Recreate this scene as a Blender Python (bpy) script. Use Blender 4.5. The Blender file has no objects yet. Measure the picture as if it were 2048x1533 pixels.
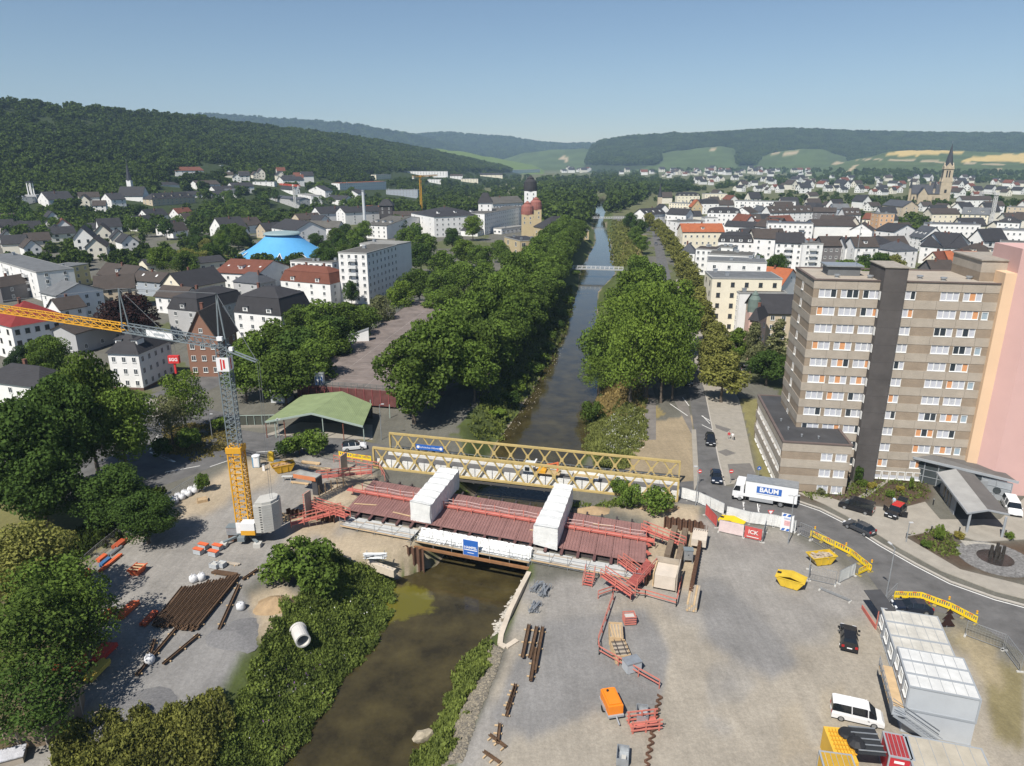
import bpy, bmesh, math, random
import numpy as np
from mathutils import Vector, Matrix
R = math.radians
random.seed(7); RNG = np.random.default_rng(7)
S = bpy.context.scene
C = S.collection

# -- camera
FPX, CX, CY, CAMH, PITCH = 1420.0, 1024.0, 766.5, 52.0, R(17.5)
cp, sp = math.cos(PITCH), math.sin(PITCH)
cam = bpy.data.cameras.new('camera'); camo = bpy.data.objects.new('camera', cam); C.objects.link(camo)
cam.sensor_width = 36; cam.lens = FPX / 2048 * 36; cam.clip_start = 1; cam.clip_end = 40000
camo.location = (0, 0, CAMH); camo.rotation_euler = (math.pi / 2 - PITCH, 0, 0)
S.camera = camo
# -- world, sun, exposure
SUN_EL, SUN_AZ = R(52), math.atan2(-0.53, -0.85)       # azimuth of the sun (from +Y, towards +X)
W = bpy.data.worlds.new('World'); S.world = W; W.use_nodes = True
nt = W.node_tree; bg = nt.nodes['Background']
sky = nt.nodes.new('ShaderNodeTexSky'); sky.sky_type = 'NISHITA'; sky.sun_disc = False
sky.sun_elevation = SUN_EL; sky.sun_rotation = SUN_AZ; sky.altitude = 100
sky.air_density = 1.0; sky.dust_density = 0.15; sky.ozone_density = 3.5
nt.links.new(sky.outputs[0], bg.inputs[0]); bg.inputs[1].default_value = 0.068
sun = bpy.data.lights.new('sun', 'SUN'); sun.energy = 5.0; sun.angle = R(0.53); sun.color = (1, 0.95, 0.87)
so = bpy.data.objects.new('sun', sun); C.objects.link(so)
sd = Vector((math.sin(SUN_AZ) * math.cos(SUN_EL), math.cos(SUN_AZ) * math.cos(SUN_EL), math.sin(SUN_EL)))
so.rotation_euler = (-sd).to_track_quat('-Z', 'Y').to_euler(); so.location = (-60, -90, 160)
S.view_settings.view_transform = 'Standard'; S.view_settings.look = 'None'
S.view_settings.exposure = 0.38; S.view_settings.gamma = 1; S.view_settings.use_curve_mapping = False
S.cycles.max_bounces = 5; S.cycles.diffuse_bounces = 2; S.cycles.glossy_bounces = 2
S.cycles.transmission_bounces = 2; S.cycles.transparent_max_bounces = 6; S.cycles.volume_bounces = 0
S.cycles.use_adaptive_sampling = True; S.cycles.use_denoising = True
S.cycles.sample_clamp_indirect = 4

# -- pixel <-> place
def ray(x, y):
 u = (x - CX) / FPX; v = (y - CY) / FPX
 return (u, cp - v * sp, -sp - v * cp)
def G(x, y, z=0.0):
 d = ray(x, y); t = (z - CAMH) / d[2]
 return Vector((d[0] * t, d[1] * t, z))
def Pn(X, Y, Z):
 dz = Z - CAMH; dep = np.maximum(Y * cp - dz * sp, 1e-3)
 return CX + FPX * X / dep, CY + FPX * (-Y * sp - dz * cp) / dep

# -- materials
MATS = {}
def mat(name, col, rough=0.8, var=0.12, scale=0.6, bump=0.0, metal=0.0, spec=0.3, col2=None, sharp=False):
 if name in MATS: return MATS[name]
 m = bpy.data.materials.new(name); m.use_nodes = True; n = m.node_tree.nodes; l = m.node_tree.links
 b = n['Principled BSDF']; b.inputs['Roughness'].default_value = rough; b.inputs['Metallic'].default_value = metal
 b.inputs['Specular IOR Level'].default_value = spec
 c = tuple(col) + (1,)
 if var > 0:
  tc = n.new('ShaderNodeTexCoord'); no = n.new('ShaderNodeTexNoise'); no.inputs['Scale'].default_value = scale
  no.inputs['Detail'].default_value = 5; no.inputs['Roughness'].default_value = 0.65
  l.new(tc.outputs['Object'], no.inputs['Vector'])
  mr = n.new('ShaderNodeMapRange'); mr.inputs['From Min'].default_value = 0.3; mr.inputs['From Max'].default_value = 0.7
  l.new(no.outputs['Fac'], mr.inputs['Value'])
  mx = n.new('ShaderNodeMix'); mx.data_type = 'RGBA'
  if col2 is None:
   mx.inputs['A'].default_value = tuple(min(1, x * (1 - var)) for x in col) + (1,)
   mx.inputs['B'].default_value = tuple(min(1, x * (1 + var)) for x in col) + (1,)
  else:
   mx.inputs['A'].default_value = c; mx.inputs['B'].default_value = tuple(col2) + (1,)
   if sharp: mr.inputs['From Min'].default_value = 0.48; mr.inputs['From Max'].default_value = 0.62
  l.new(mr.outputs[0], mx.inputs['Factor']); l.new(mx.outputs['Result'], b.inputs['Base Color'])
  if bump > 0:
   bp = n.new('ShaderNodeBump'); bp.inputs['Strength'].default_value = bump; bp.inputs['Distance'].default_value = 0.1
   no2 = n.new('ShaderNodeTexNoise'); no2.inputs['Scale'].default_value = scale * 9; no2.inputs['Detail'].default_value = 3
   l.new(tc.outputs['Object'], no2.inputs['Vector']); l.new(no2.outputs['Fac'], bp.inputs['Height']); l.new(bp.outputs[0], b.inputs['Normal'])
 else:
  b.inputs['Base Color'].default_value = c
 MATS[name] = m; return m
def glass(name, col=(0.03, 0.04, 0.05), rough=0.08):
 return mat(name, col, rough, 0.0, spec=0.6)
def stripes(name, col, scale, rot=0.0, rough=0.6, dark=0.75, bump=0.4, axis='X', metal=0.0):
 """ribbed sheet / tile courses: relief and slight tone along one object axis"""
 if name in MATS: return MATS[name]
 m = mat(name, col, rough, 0.14, 0.5, metal=metal); n = m.node_tree.nodes; l = m.node_tree.links
 b = n['Principled BSDF']; tc = n.new('ShaderNodeTexCoord'); w = n.new('ShaderNodeTexWave')
 w.bands_direction = axis; w.inputs['Scale'].default_value = scale; l.new(tc.outputs['Object'], w.inputs['Vector'])
 bp = n.new('ShaderNodeBump'); bp.inputs['Strength'].default_value = bump; bp.inputs['Distance'].default_value = 0.08
 l.new(w.outputs['Fac'], bp.inputs['Height']); l.new(bp.outputs[0], b.inputs['Normal'])
 return m
def leafmat(name, col, vary=0.35, trans=0.3, patch=0):
 if name in MATS: return MATS[name]
 m = bpy.data.materials.new(name); m.use_nodes = True; n = m.node_tree.nodes; l = m.node_tree.links
 n.remove(n['Principled BSDF']); out = n['Material Output']
 ge = n.new('ShaderNodeNewGeometry'); oi = n.new('ShaderNodeObjectInfo')
 ad = n.new('ShaderNodeMath'); ad.operation = 'MULTIPLY_ADD'; ad.inputs[1].default_value = 0.65
 ml = n.new('ShaderNodeMath'); ml.operation = 'MULTIPLY'; ml.inputs[1].default_value = 0.35
 l.new(oi.outputs['Random'], ml.inputs[0]); l.new(ge.outputs['Random Per Island'], ad.inputs[0]); l.new(ml.outputs[0], ad.inputs[2])
 cr = n.new('ShaderNodeValToRGB'); e = cr.color_ramp.elements
 e[0].color = tuple(c * (1 - vary) for c in col) + (1,); e[1].color = (min(1, col[0] * (1 + vary * 1.3)), min(1, col[1] * (1 + vary)), col[2] * (1 + vary * .4), 1)
 src = ad.outputs[0]
 if patch:
  no = n.new('ShaderNodeTexNoise'); no.inputs['Scale'].default_value = patch; no.inputs['Detail'].default_value = 3; l.new(ge.outputs['Position'], no.inputs['Vector'])
  mp = n.new('ShaderNodeMapRange'); mp.inputs['From Min'].default_value = .35; mp.inputs['From Max'].default_value = .65; l.new(no.outputs['Fac'], mp.inputs['Value'])
  av = n.new('ShaderNodeMath'); av.operation = 'MULTIPLY_ADD'; av.inputs[1].default_value = .5; l.new(mp.outputs[0], av.inputs[0])
  hv = n.new('ShaderNodeMath'); hv.operation = 'MULTIPLY'; hv.inputs[1].default_value = .5; l.new(src, hv.inputs[0]); l.new(hv.outputs[0], av.inputs[2]); src = av.outputs[0]
 l.new(src, cr.inputs['Fac'])
 df = n.new('ShaderNodeBsdfDiffuse'); tr = n.new('ShaderNodeBsdfTranslucent'); mx = n.new('ShaderNodeMixShader'); mx.inputs[0].default_value = trans
 l.new(cr.outputs[0], df.inputs[0]); l.new(cr.outputs[0], tr.inputs[0]); l.new(df.outputs[0], mx.inputs[1]); l.new(tr.outputs[0], mx.inputs[2])
 l.new(mx.outputs[0], out.inputs['Surface']); MATS[name] = m; return m

# -- mesh helpers
class MB:
 def __init__(s): s.v = []; s.f = []; s.m = []
 def add(s, vs, fs, mi=0):
  o = len(s.v); s.v += [tuple(v) for v in vs]; s.f += [tuple(i + o for i in f) for f in fs]; s.m += [mi] * len(fs); return s
 def box(s, c, d, rz=0.0, mi=0):
  x, y, z = d[0] / 2, d[1] / 2, d[2] / 2; ca, sa = math.cos(rz), math.sin(rz); vs = []
  for a in (-1, 1):
   for b in (-1, 1):
    for k in (-1, 1):
     px, py = a * x, b * y; vs.append((c[0] + px * ca - py * sa, c[1] + px * sa + py * ca, c[2] + k * z))
  return s.add(vs, [(0, 1, 3, 2), (4, 6, 7, 5), (0, 4, 5, 1), (2, 3, 7, 6), (0, 2, 6, 4), (1, 5, 7, 3)], mi)
 def bb(s, x0, x1, y0, y1, z0, z1, mi=0):
  return s.box(((x0 + x1) / 2, (y0 + y1) / 2, (z0 + z1) / 2), (x1 - x0, y1 - y0, z1 - z0), 0, mi)
 def beam(s, p, q, w, h=None, mi=0):
  h = h or w; p = Vector(p); q = Vector(q); d = (q - p)
  if d.length < 1e-6: return s
  d.normalize(); up = Vector((0, 0, 1)) if abs(d.z) < 0.98 else Vector((0, 1, 0))
  a = d.cross(up).normalized() * w / 2; b = a.cross(d).normalized() * h / 2
  vs = [p - a - b, p + a - b, p + a + b, p - a + b, q - a - b, q + a - b, q + a + b, q - a + b]
  return s.add(vs, [(0, 1, 2, 3), (7, 6, 5, 4), (0, 4, 5, 1), (1, 5, 6, 2), (2, 6, 7, 3), (3, 7, 4, 0)], mi)
 def tube(s, p, q, r0, r1=None, n=8, caps=True, mi=0):
  r1 = r0 if r1 is None else r1; p = Vector(p); q = Vector(q); d = (q - p).normalized()
  up = Vector((0, 0, 1)) if abs(d.z) < 0.95 else Vector((1, 0, 0)); a = d.cross(up).normalized(); b = a.cross(d)
  vs = []
  for k in range(n):
   t = 2 * math.pi * k / n; w = a * math.cos(t) + b * math.sin(t); vs += [p + w * r0, q + w * r1]
  fs = [(2 * k, 2 * k + 1, 2 * ((k + 1) % n) + 1, 2 * ((k + 1) % n)) for k in range(n)]
  if caps: fs += [tuple(2 * k for k in range(n)), tuple(2 * k + 1 for k in reversed(range(n)))]
  return s.add(vs, fs, mi)
 def prism(s, poly, z0, z1, mi=0):
  n = len(poly); vs = [(p[0], p[1], z0) for p in poly] + [(p[0], p[1], z1) for p in poly]
  a = sum(poly[i][0] * poly[(i + 1) % n][1] - poly[(i + 1) % n][0] * poly[i][1] for i in range(n))
  fs = [tuple(range(n - 1, -1, -1)), tuple(range(n, 2 * n))] + [(i, (i + 1) % n, n + (i + 1) % n, n + i) for i in range(n)]
  if a < 0: fs = [tuple(reversed(f)) for f in fs]
  return s.add(vs, fs, mi)
 def slab(s, quad, t, mi=0):
  """a plate of thickness t under a quad given in space"""
  q = [Vector(p) for p in quad]; nrm = (q[1] - q[0]).cross(q[-1] - q[0]).normalized()
  if nrm.z < 0: q.reverse(); nrm = -nrm
  lo = [p - nrm * t for p in q]; n = len(q); vs = q + lo
  fs = [tuple(range(n)), tuple(range(2 * n - 1, n - 1, -1))] + [(i, n + i, n + (i + 1) % n, (i + 1) % n) for i in range(n)]
  return s.add(vs, fs, mi)
 def lathe(s, prof, n=16, c=(0, 0, 0), mi=0):
  vs = []; 
  for r, z in prof:
   for k in range(n):
    t = 2 * math.pi * k / n; vs.append((c[0] + r * math.cos(t), c[1] + r * math.sin(t), c[2] + z))
  fs = [(j * n + k, j * n + (k + 1) % n, (j + 1) * n + (k + 1) % n, (j + 1) * n + k) for j in range(len(prof) - 1) for k in range(n)]
  fs += [tuple(range(n - 1, -1, -1)), tuple((len(prof) - 1) * n + k for k in range(n))]
  return s.add(vs, fs, mi)
 def mesh(s, name, mats, smooth=False):
  me = bpy.data.meshes.new(name); me.from_pydata(s.v, [], s.f)
  for m in (mats if isinstance(mats, (list, tuple)) else [mats]): me.materials.append(m)
  if any(s.m): me.polygons.foreach_set('material_index', s.m)
  if smooth: me.polygons.foreach_set('use_smooth', [True] * len(s.f))
  me.update(); return me
 def build(s, name, mats, parent=None, smooth=False):
  return obj(name, s.mesh(name, mats, smooth), parent)
def obj(name, me, parent=None, loc=None, rz=None, scale=None):
 o = bpy.data.objects.new(name, me); C.objects.link(o)
 if parent is not None: o.parent = parent
 if loc is not None: o.location = loc
 if rz is not None: o.rotation_euler = (0, 0, rz)
 if scale is not None: o.scale = scale
 return o
def tag(o, label, cat, group=None):
 o['label'] = label; o['category'] = cat
 if group: o['group'] = group
 return o
def thing(name, label, cat, loc=(0, 0, 0), rz=0.0, group=None, scale=None):
 return tag(obj(name, None, None, loc, rz, scale), label, cat, group)
def struct(o): o['kind'] = 'structure'; return o
def stuff(o, label=None, cat=None):
 o['kind'] = 'stuff'
 if label: tag(o, label, cat)
 return o
ORD = 'first second third fourth fifth sixth seventh eighth ninth tenth eleventh twelfth thirteenth fourteenth fifteenth sixteenth seventeenth eighteenth nineteenth twentieth'.split()
def nth(i): return ORD[i] if i < 20 else 'twenty-' + ORD[i - 20] if i < 29 else 'thirtieth' if i == 29 else 'thirty-' + ORD[i - 30]
def copytree(o, parent=None):
 c = o.copy(); C.objects.link(c); c.parent = parent
 for k in o.children: copytree(k, c)
 return c
def relabel(o, label): o['label'] = label; return o
def quads_mesh(name, V, m, n=4):
 """V: (k,n,3) separate polygons"""
 k = len(V); me = bpy.data.meshes.new(name)
 me.vertices.add(k * n); me.vertices.foreach_set('co', np.ascontiguousarray(V, dtype=np.float32).ravel())
 me.loops.add(k * n); me.loops.foreach_set('vertex_index', np.arange(k * n, dtype=np.int32))
 me.polygons.add(k); me.polygons.foreach_set('loop_start', np.arange(0, k * n, n, dtype=np.int32))
 me.update(calc_edges=True)
 for x in (m if isinstance(m, (list, tuple)) else [m]): me.materials.append(x)
 return me
def inpoly(px, py, poly):
 r = np.zeros(px.shape, bool); n = len(poly); j = n - 1
 for i in range(n):
  xi, yi = poly[i]; xj, yj = poly[j]
  if yi != yj:
   c = ((yi > py) != (yj > py)) & (px < (xj - xi) * (py - yi) / (yj - yi) + xi); r ^= c
  j = i
 return r
# -- terrain
WZ = -4.0
_L = [(562,1529),(614,1481),(646,1426),(678,1358),(726,1323),(749,1284),(778,1230),(792,1162),(850,1143),(887,1130),(1010,880),(1065,800),(1105,726),(1132,669),(1135,647),(1159,590),(1168,535),(1190,496),(1195,480),(1185,440)]
_R = [(826,1532),(868,1442),(897,1378),(929,1320),(967,1278),(987,1246),(1040,1160),(1172,880),(1171,822),(1188,784),(1184,707),(1181,669),(1190,584),(1225,548),(1220,499),(1217,480),(1205,440)]
LP = [G(x, y, WZ) for x, y in _L]; RP = [G(x, y, WZ) for x, y in _R]
LY = np.array([0] + [p.y for p in LP] + [1100, 1500]); LX = np.array([LP[0].x - 26] + [p.x for p in LP] + [132, 60])
RY = np.array([0] + [p.y for p in RP] + [1100, 1500]); RX = np.array([RP[0].x - 14] + [p.x for p in RP] + [144, 72])
def riv(Y): return np.interp(Y, LY, LX), np.interp(Y, RY, RX)
LAYERS = [ # kind, ridge points (px x, px y, distance, foot distance)
 ('forest', [(-900,180,850,400),(-400,195,950,450),(0,208,1100,520),(100,215,1170,540),(200,226,1250,560),(300,234,1350,590),(400,244,1500,620),(500,257,1650,660),(600,268,1800,720),(700,280,2000,800),(800,297,2250,900),(860,308,2400,1050),(900,318,2500,1150),(1000,336,2800,1500),(1060,350,3000,2200),(1100,390,3000,2200)]),
 ('meadow', [(700,330,3300,2500),(850,297,3300,2600),(930,304,3400,2600),(1000,318,3500,2700),(1070,333,3600,2700),(1110,350,3600,2700)]),
 ('forest', [(0,300,5500,4200),(300,250,5500,4200),(380,237,5500,4200),(430,235,5500,4200),(520,242,5500,4200),(640,250,5500,4200),(700,255,5500,4200),(760,265,5500,4200),(820,276,5500,4200),(900,296,5500,4200),(960,320,5500,4200)]),
 ('forest', [(700,330,6500,4600),(780,290,6500,4600),(830,275,6500,4600),(890,271,6500,4600),(960,277,6500,4600),(1020,281,6500,4600),(1080,291,6500,4600),(1130,294,6500,4600),(1180,293,6500,4600),(1240,302,6500,4600),(1320,330,6500,4600)]),
 ('vine', [(980,335,4500,3500),(1010,318,4500,3500),(1050,306,4500,3500),(1100,300,4500,3500),(1170,298,4500,3500),(1205,308,4500,3500),(1225,334,4500,3500)]),
 ('forest', [(1165,330,4300,3000),(1185,297,4300,3000),(1200,287,4300,3000),(1260,278,4300,3000),(1330,274,4300,3000),(1350,271,4300,3000),(1370,274,4300,3000),(1440,270,4300,3000),(1500,266,4300,3000),(1560,263,4300,3000),(1620,264,4300,3000),(1700,268,4300,3000),(1800,270,4300,3000),(1900,272,4300,3000),(2048,272,4300,3000),(2700,262,4300,3000)]),
 ('vine', [(1225,338,3700,2900),(1300,312,3700,2900),(1370,299,3700,2900),(1440,292,3700,2900),(1468,297,3700,2900),(1500,335,3700,2900)]),
 ('vine', [(1460,340,3500,2800),(1540,308,3500,2800),(1600,297,3500,2800),(1650,299,3500,2800),(1690,314,3500,2800),(1730,335,3500,2800)]),
 ('vine', [(1590,349,2900,1900),(1680,326,2900,1900),(1780,304,2900,1900),(1850,300,2900,1900),(1950,303,2900,1900),(2048,305,2900,1900),(2700,300,2900,1900)]),
]
_LT = []
for kind, pts in LAYERS:
 a, zr, D, Fo = [], [], [], []
 for x, y, d, fo in pts:
  r = ray(x, y); a.append(r[0] / r[1]); zr.append(CAMH + r[2] / r[1] * d); D.append(d); Fo.append(fo)
 _LT.append((kind, np.array(a), np.array(zr), np.array(D), np.array(Fo)))
def hills(X, Y):
 A = X / np.maximum(Y, 1); best = np.zeros_like(X); who = -np.ones(X.shape, int)
 for i, (kind, a, zr, D, Fo) in enumerate(_LT):
  z = np.interp(A, a, zr, left=zr[0] if i in (0,) else -50, right=zr[-1] if i in (5, 8) else -50)
  d = np.interp(A, a, D); fo = np.interp(A, a, Fo)
  s = (Y - fo) / (d - fo); sc = np.clip(s, 0, 1)
  pr = sc ** 1.15 * (1 - 0.12 * np.sin(sc * math.pi))
  pr = np.where(s > 1, np.maximum(1 - 0.35 * (s - 1), 0), pr)
  zz = np.where(s > 0, z * pr, -60); up = zz > best
  best = np.where(up, zz, best); who = np.where(up, i, who)
 return best, who
def fbm(X, Y, s, seed=0):
 r = np.zeros_like(X)
 for k in range(4):
  f = s * 2 ** k; r += (np.sin(X * f * 1.13 + seed + 1.7 * np.sin(Y * f * .71 + k)) * np.cos(Y * f * .93 + seed * 2 + 1.3 * np.sin(X * f * .57 + k * 2))) / 2 ** k
 return r
PIT = None
def bankw(Y):
 return (np.interp(Y, [0, 60, 80, 88, 94, 120, 135, 200, 900], [14, 12, 9, 5, 4, 4, 9, 9, 8]),
   np.interp(Y, [0, 60, 78, 86, 94, 120, 135, 200, 900], [6, 5.5, 4.5, 2, 3, 3.5, 10, 10, 8]))
def terrain(X, Y, col=False):
 X = np.asarray(X, float); Y = np.asarray(Y, float)
 h, who = hills(X, Y); xl, xr = riv(Y); bl, br = bankw(Y)
 dl = xl - X; dr = X - xr; d = np.maximum(dl, dr); bw = np.where(dl > dr, bl, br)
 t = np.clip(d / bw, 0, 1); chan = np.where(d < 0, WZ - 0.25 - np.minimum(0.9, -d * .2), WZ - .25 + (-WZ + .25) * (t * t * (3 - 2 * t)))
 fade = np.clip((1300 - Y) / 150, 0, 1)
 z = np.where(h > 0, h, 0) + np.where(d < bw, chan, 0) * fade
 bump = np.clip(fbm(X, Y, .35) * .16, -.3, .3) * np.where((d > 0) & (d < bw), 1, 0) * np.sin(np.clip(d / bw, 0, 1) * math.pi)
 z = z + bump
 if col: return z, who, d, t, dl > dr
 return z
def tz(x, y): return float(terrain(np.array([x]), np.array([y]))[0])
_TS = 20.0 * 1.006 ** np.arange(1000)
def GT(x, y, dz=0.0):
 """point of the ground below which the pixel's ray first comes within dz of the ground"""
 d = ray(x, y); X, Y, Z = d[0] * _TS, d[1] * _TS, CAMH + d[2] * _TS
 g = np.maximum(terrain(X, Y), WZ); hit = np.nonzero(Z <= g + dz)[0]
 if not len(hit): return Vector((X[-1], Y[-1], g[-1]))
 i = hit[0]
 if i == 0: return Vector((X[0], Y[0], g[0]))
 f0 = Z[i - 1] - g[i - 1] - dz; f1 = Z[i] - g[i] - dz; t = _TS[i - 1] + (_TS[i] - _TS[i - 1]) * f0 / (f0 - f1 + 1e-9)
 return Vector((d[0] * t, d[1] * t, max(tz(d[0] * t, d[1] * t), WZ)))

NA, = (760,)
aa = np.linspace(-1.5, 1.5, NA)
yy = np.concatenate([np.geomspace(10, 720, 400), np.geomspace(735, 7300, 110)])
AA, YY = np.meshgrid(aa, yy); XX = AA * YY
ZZ, WHO, DR, TT, LEFT = terrain(XX, YY, True)
far = np.clip((YY - 500) / 3000, 0, 1)
ZZ = ZZ + np.where(WHO >= 0, fbm(XX, YY, .02, 3) * np.clip(ZZ / 40, 0, 1) * 3.0, 0)
ZZ = np.where((YY > 3000) & (ZZ < 30) & (WHO < 0), -6, ZZ)
PX, PY = Pn(XX, YY, ZZ)
col = np.zeros(XX.shape + (3,)); col[:] = (.13, .125, .105)
def zone(c, poly=None, mask=None):
 m = mask if mask is not None else inpoly(PX, PY, poly)
 if mask is not None and poly is not None: m = m & inpoly(PX, PY, poly)
 col[m] = c
n1 = fbm(XX, YY, .11, 1); n2 = fbm(XX, YY, .045, 5)
GRASS, DRY, GRAV, SAND, SOIL, FOR, VINE, WHEAT = (.075,.095,.03), (.25,.20,.09), (.25,.235,.215), (.36,.295,.21), (.10,.075,.05), (.035,.05,.018), (.075,.105,.035), (.50,.37,.14)
zone((.10,.11,.05), mask=(n2 > .35) & (YY > 130))
zone((.12,.125,.06), mask=(YY > 700))
for i, (k, *_r) in enumerate(_LT):
 zone({'forest': FOR, 'vine': VINE, 'meadow': (.12,.17,.04)}[k], mask=WHO == i)
 if k == 'vine':
  st = np.sin(XX * .012 + YY * .035 + 2 * np.sin(YY * .004)); mm = (WHO == i)
  col[mm] *= (0.86 + .22 * (np.sin(XX[mm] * .021 + 3 * np.sin(YY[mm] * .006)) * np.sin(YY[mm] * .03) > 0))[:, None]
for p in [[(1768,308),(1800,300),(1860,299),(1940,304),(1900,306),(1840,312),(1800,313)], [(1915,322),(1960,313),(2048,307),(2400,305),(2400,326),(2048,326)]]: zone(WHEAT, p)
for p in [[(1690,346),(1697,346),(1716,331),(1708,331)], [(1975,350),(1988,350),(2008,336),(1998,336)], [(1298,317),(1303,318),(1316,310),(1312,309)], [(1420,300),(1428,302),(1440,294),(1434,293)], [(1550,303),(1600,305),(1590,309),(1545,307)], [(1120,318),(1132,324),(1140,318),(1128,313)], [(1700,320),(1760,318),(2048,331),(2048,333),(1760,320)], [(1660,326),(1668,330),(1690,326),(1676,323)]]: zone((.40,.32,.20), p)
zone((.10,.085,.055), mask=(DR < 0) & (YY < 1300))
zone(GRASS, mask=(DR >= 0) & (TT < 1) & (YY < 1300))
zone((.24,.20,.15), mask=(DR >= 0) & (DR < 1.1 + .8 * n1) & (YY < 1300))
# left building site and right building site
SITE_L = [(-400,1700),(60,1500),(210,1340),(190,1180),(140,1150),(230,1075),(330,1010),(420,965),(470,925),(560,915),(640,912),(700,920),(745,930),(740,990),(700,1075),(760,1120),(700,1130),(600,1085),(560,1120),(480,1180),(520,1220),(500,1290),(440,1360),(400,1440),(300,1560),(200,1700)]
SITE_R = [(1045,1165),(1290,1150),(1330,1030),(1390,1030),(1470,1060),(1560,1060),(1640,1110),(1760,1190),(1830,1230),(2048,1330),(2500,1500),(2400,2100),(700,2100),(820,1700),(900,1560),(960,1440),(1010,1320)]
zone(GRAV, SITE_L); zone(GRAV, SITE_R)
zone(SAND, SITE_L, (n1 + n2 > .55) & (XX > -60)); zone((.30,.268,.22), SITE_R, (n1 * .7 + n2 > .3)); zone((.27,.25,.22), SITE_R, (np.abs(n1 * .7 + n2 - .2) < .12))
for p in [[(700,930),(760,960),(720,1010),(660,1075),(570,1070),(600,1010)], [(640,1075),(790,1050),(870,1100),(800,1150),(700,1130)], [(1190,1010),(1400,1010),(1390,1180),(1290,1170),(1300,1040)], [(500,1190),(560,1170),(610,1200),(600,1270),(540,1300),(500,1260)]]: zone(SAND, p)
for p in [[(1385,1160),(1430,1155),(1520,1230),(1600,1330),(1540,1360),(1420,1290)], [(1060,1250),(1290,1215),(1340,1300),(1320,1420),(1200,1420),(1060,1480),(980,1440)], [(470,1180),(330,1290),(220,1400),(330,1500),(420,1430),(520,1240)]]: zone((.205,.198,.19), p)
for p in [[(1640,1380),(1690,1370),(1700,1500),(1640,1520)], [(1560,1420),(1600,1400),(1620,1500),(1560,1530)]]: zone((.31,.27,.21), p)
zone((.13,.11,.05), [(330,870),(470,845),(470,890),(390,925),(330,900)]); zone((.17,.15,.07), [(620,868),(745,880),(745,905),(640,905)])
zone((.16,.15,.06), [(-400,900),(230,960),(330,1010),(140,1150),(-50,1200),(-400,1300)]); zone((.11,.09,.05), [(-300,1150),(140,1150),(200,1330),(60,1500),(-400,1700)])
zone(DRY, [(1200,800),(1240,740),(1300,800),(1330,830),(1270,850),(1190,840)]); zone((.28,.225,.15), [(1270,850),(1385,830),(1395,960),(1350,985),(1240,970)])
zone((.20,.18,.08), [(1480,800),(1540,800),(1575,960),(1560,1000),(1520,960)]); zone((.085,.06,.042), [(1590,960),(1690,985),(1800,900),(1870,990),(1830,1020),(1700,1010),(1600,1000)])
zone((.085,.06,.042), [(1800,1060),(1890,1055),(1920,1090),(2048,1085),(2300,1085),(2300,1190),(2048,1160),(1920,1140),(1840,1100)])
zone(DRY, [(1250,470),(1290,470),(1280,520),(1240,520)]); zone((.20,.17,.08), [(440,510),(520,500),(480,540)])
zone((.30,.22,.13), [(497,440),(590,436),(600,446),(500,448)])
zone((.20,.17,.09), [(1840,1240),(2048,1340),(2048,1500),(1990,1480),(1960,1330)], n1 > -.2); zone((.30,.25,.16), [(1900,1250),(1990,1290),(2010,1380),(1960,1360)])
for _ in range(2):
 k_ = np.pad(col, ((1, 1), (1, 1), (0, 0)), mode='edge'); blur = (k_[:-2, 1:-1] + k_[2:, 1:-1] + k_[1:-1, :-2] + k_[1:-1, 2:] + k_[1:-1, 1:-1]) / 5
 mk = (YY < 130)[..., None] & (DR > 1)[..., None]; col = np.where(mk, blur, col)
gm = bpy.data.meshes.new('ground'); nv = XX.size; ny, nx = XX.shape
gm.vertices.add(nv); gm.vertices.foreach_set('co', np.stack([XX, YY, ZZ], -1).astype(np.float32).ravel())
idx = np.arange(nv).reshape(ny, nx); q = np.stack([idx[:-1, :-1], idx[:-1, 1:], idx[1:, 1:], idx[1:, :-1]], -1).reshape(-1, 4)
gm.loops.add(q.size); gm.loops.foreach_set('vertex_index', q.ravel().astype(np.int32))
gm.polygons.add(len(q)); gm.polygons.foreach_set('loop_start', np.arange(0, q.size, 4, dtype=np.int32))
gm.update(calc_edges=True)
ca = gm.color_attributes.new('zone', 'FLOAT_COLOR', 'POINT'); ca.data.foreach_set('color', np.concatenate([col, np.ones(XX.shape + (1,))], -1).astype(np.float32).ravel())
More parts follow.
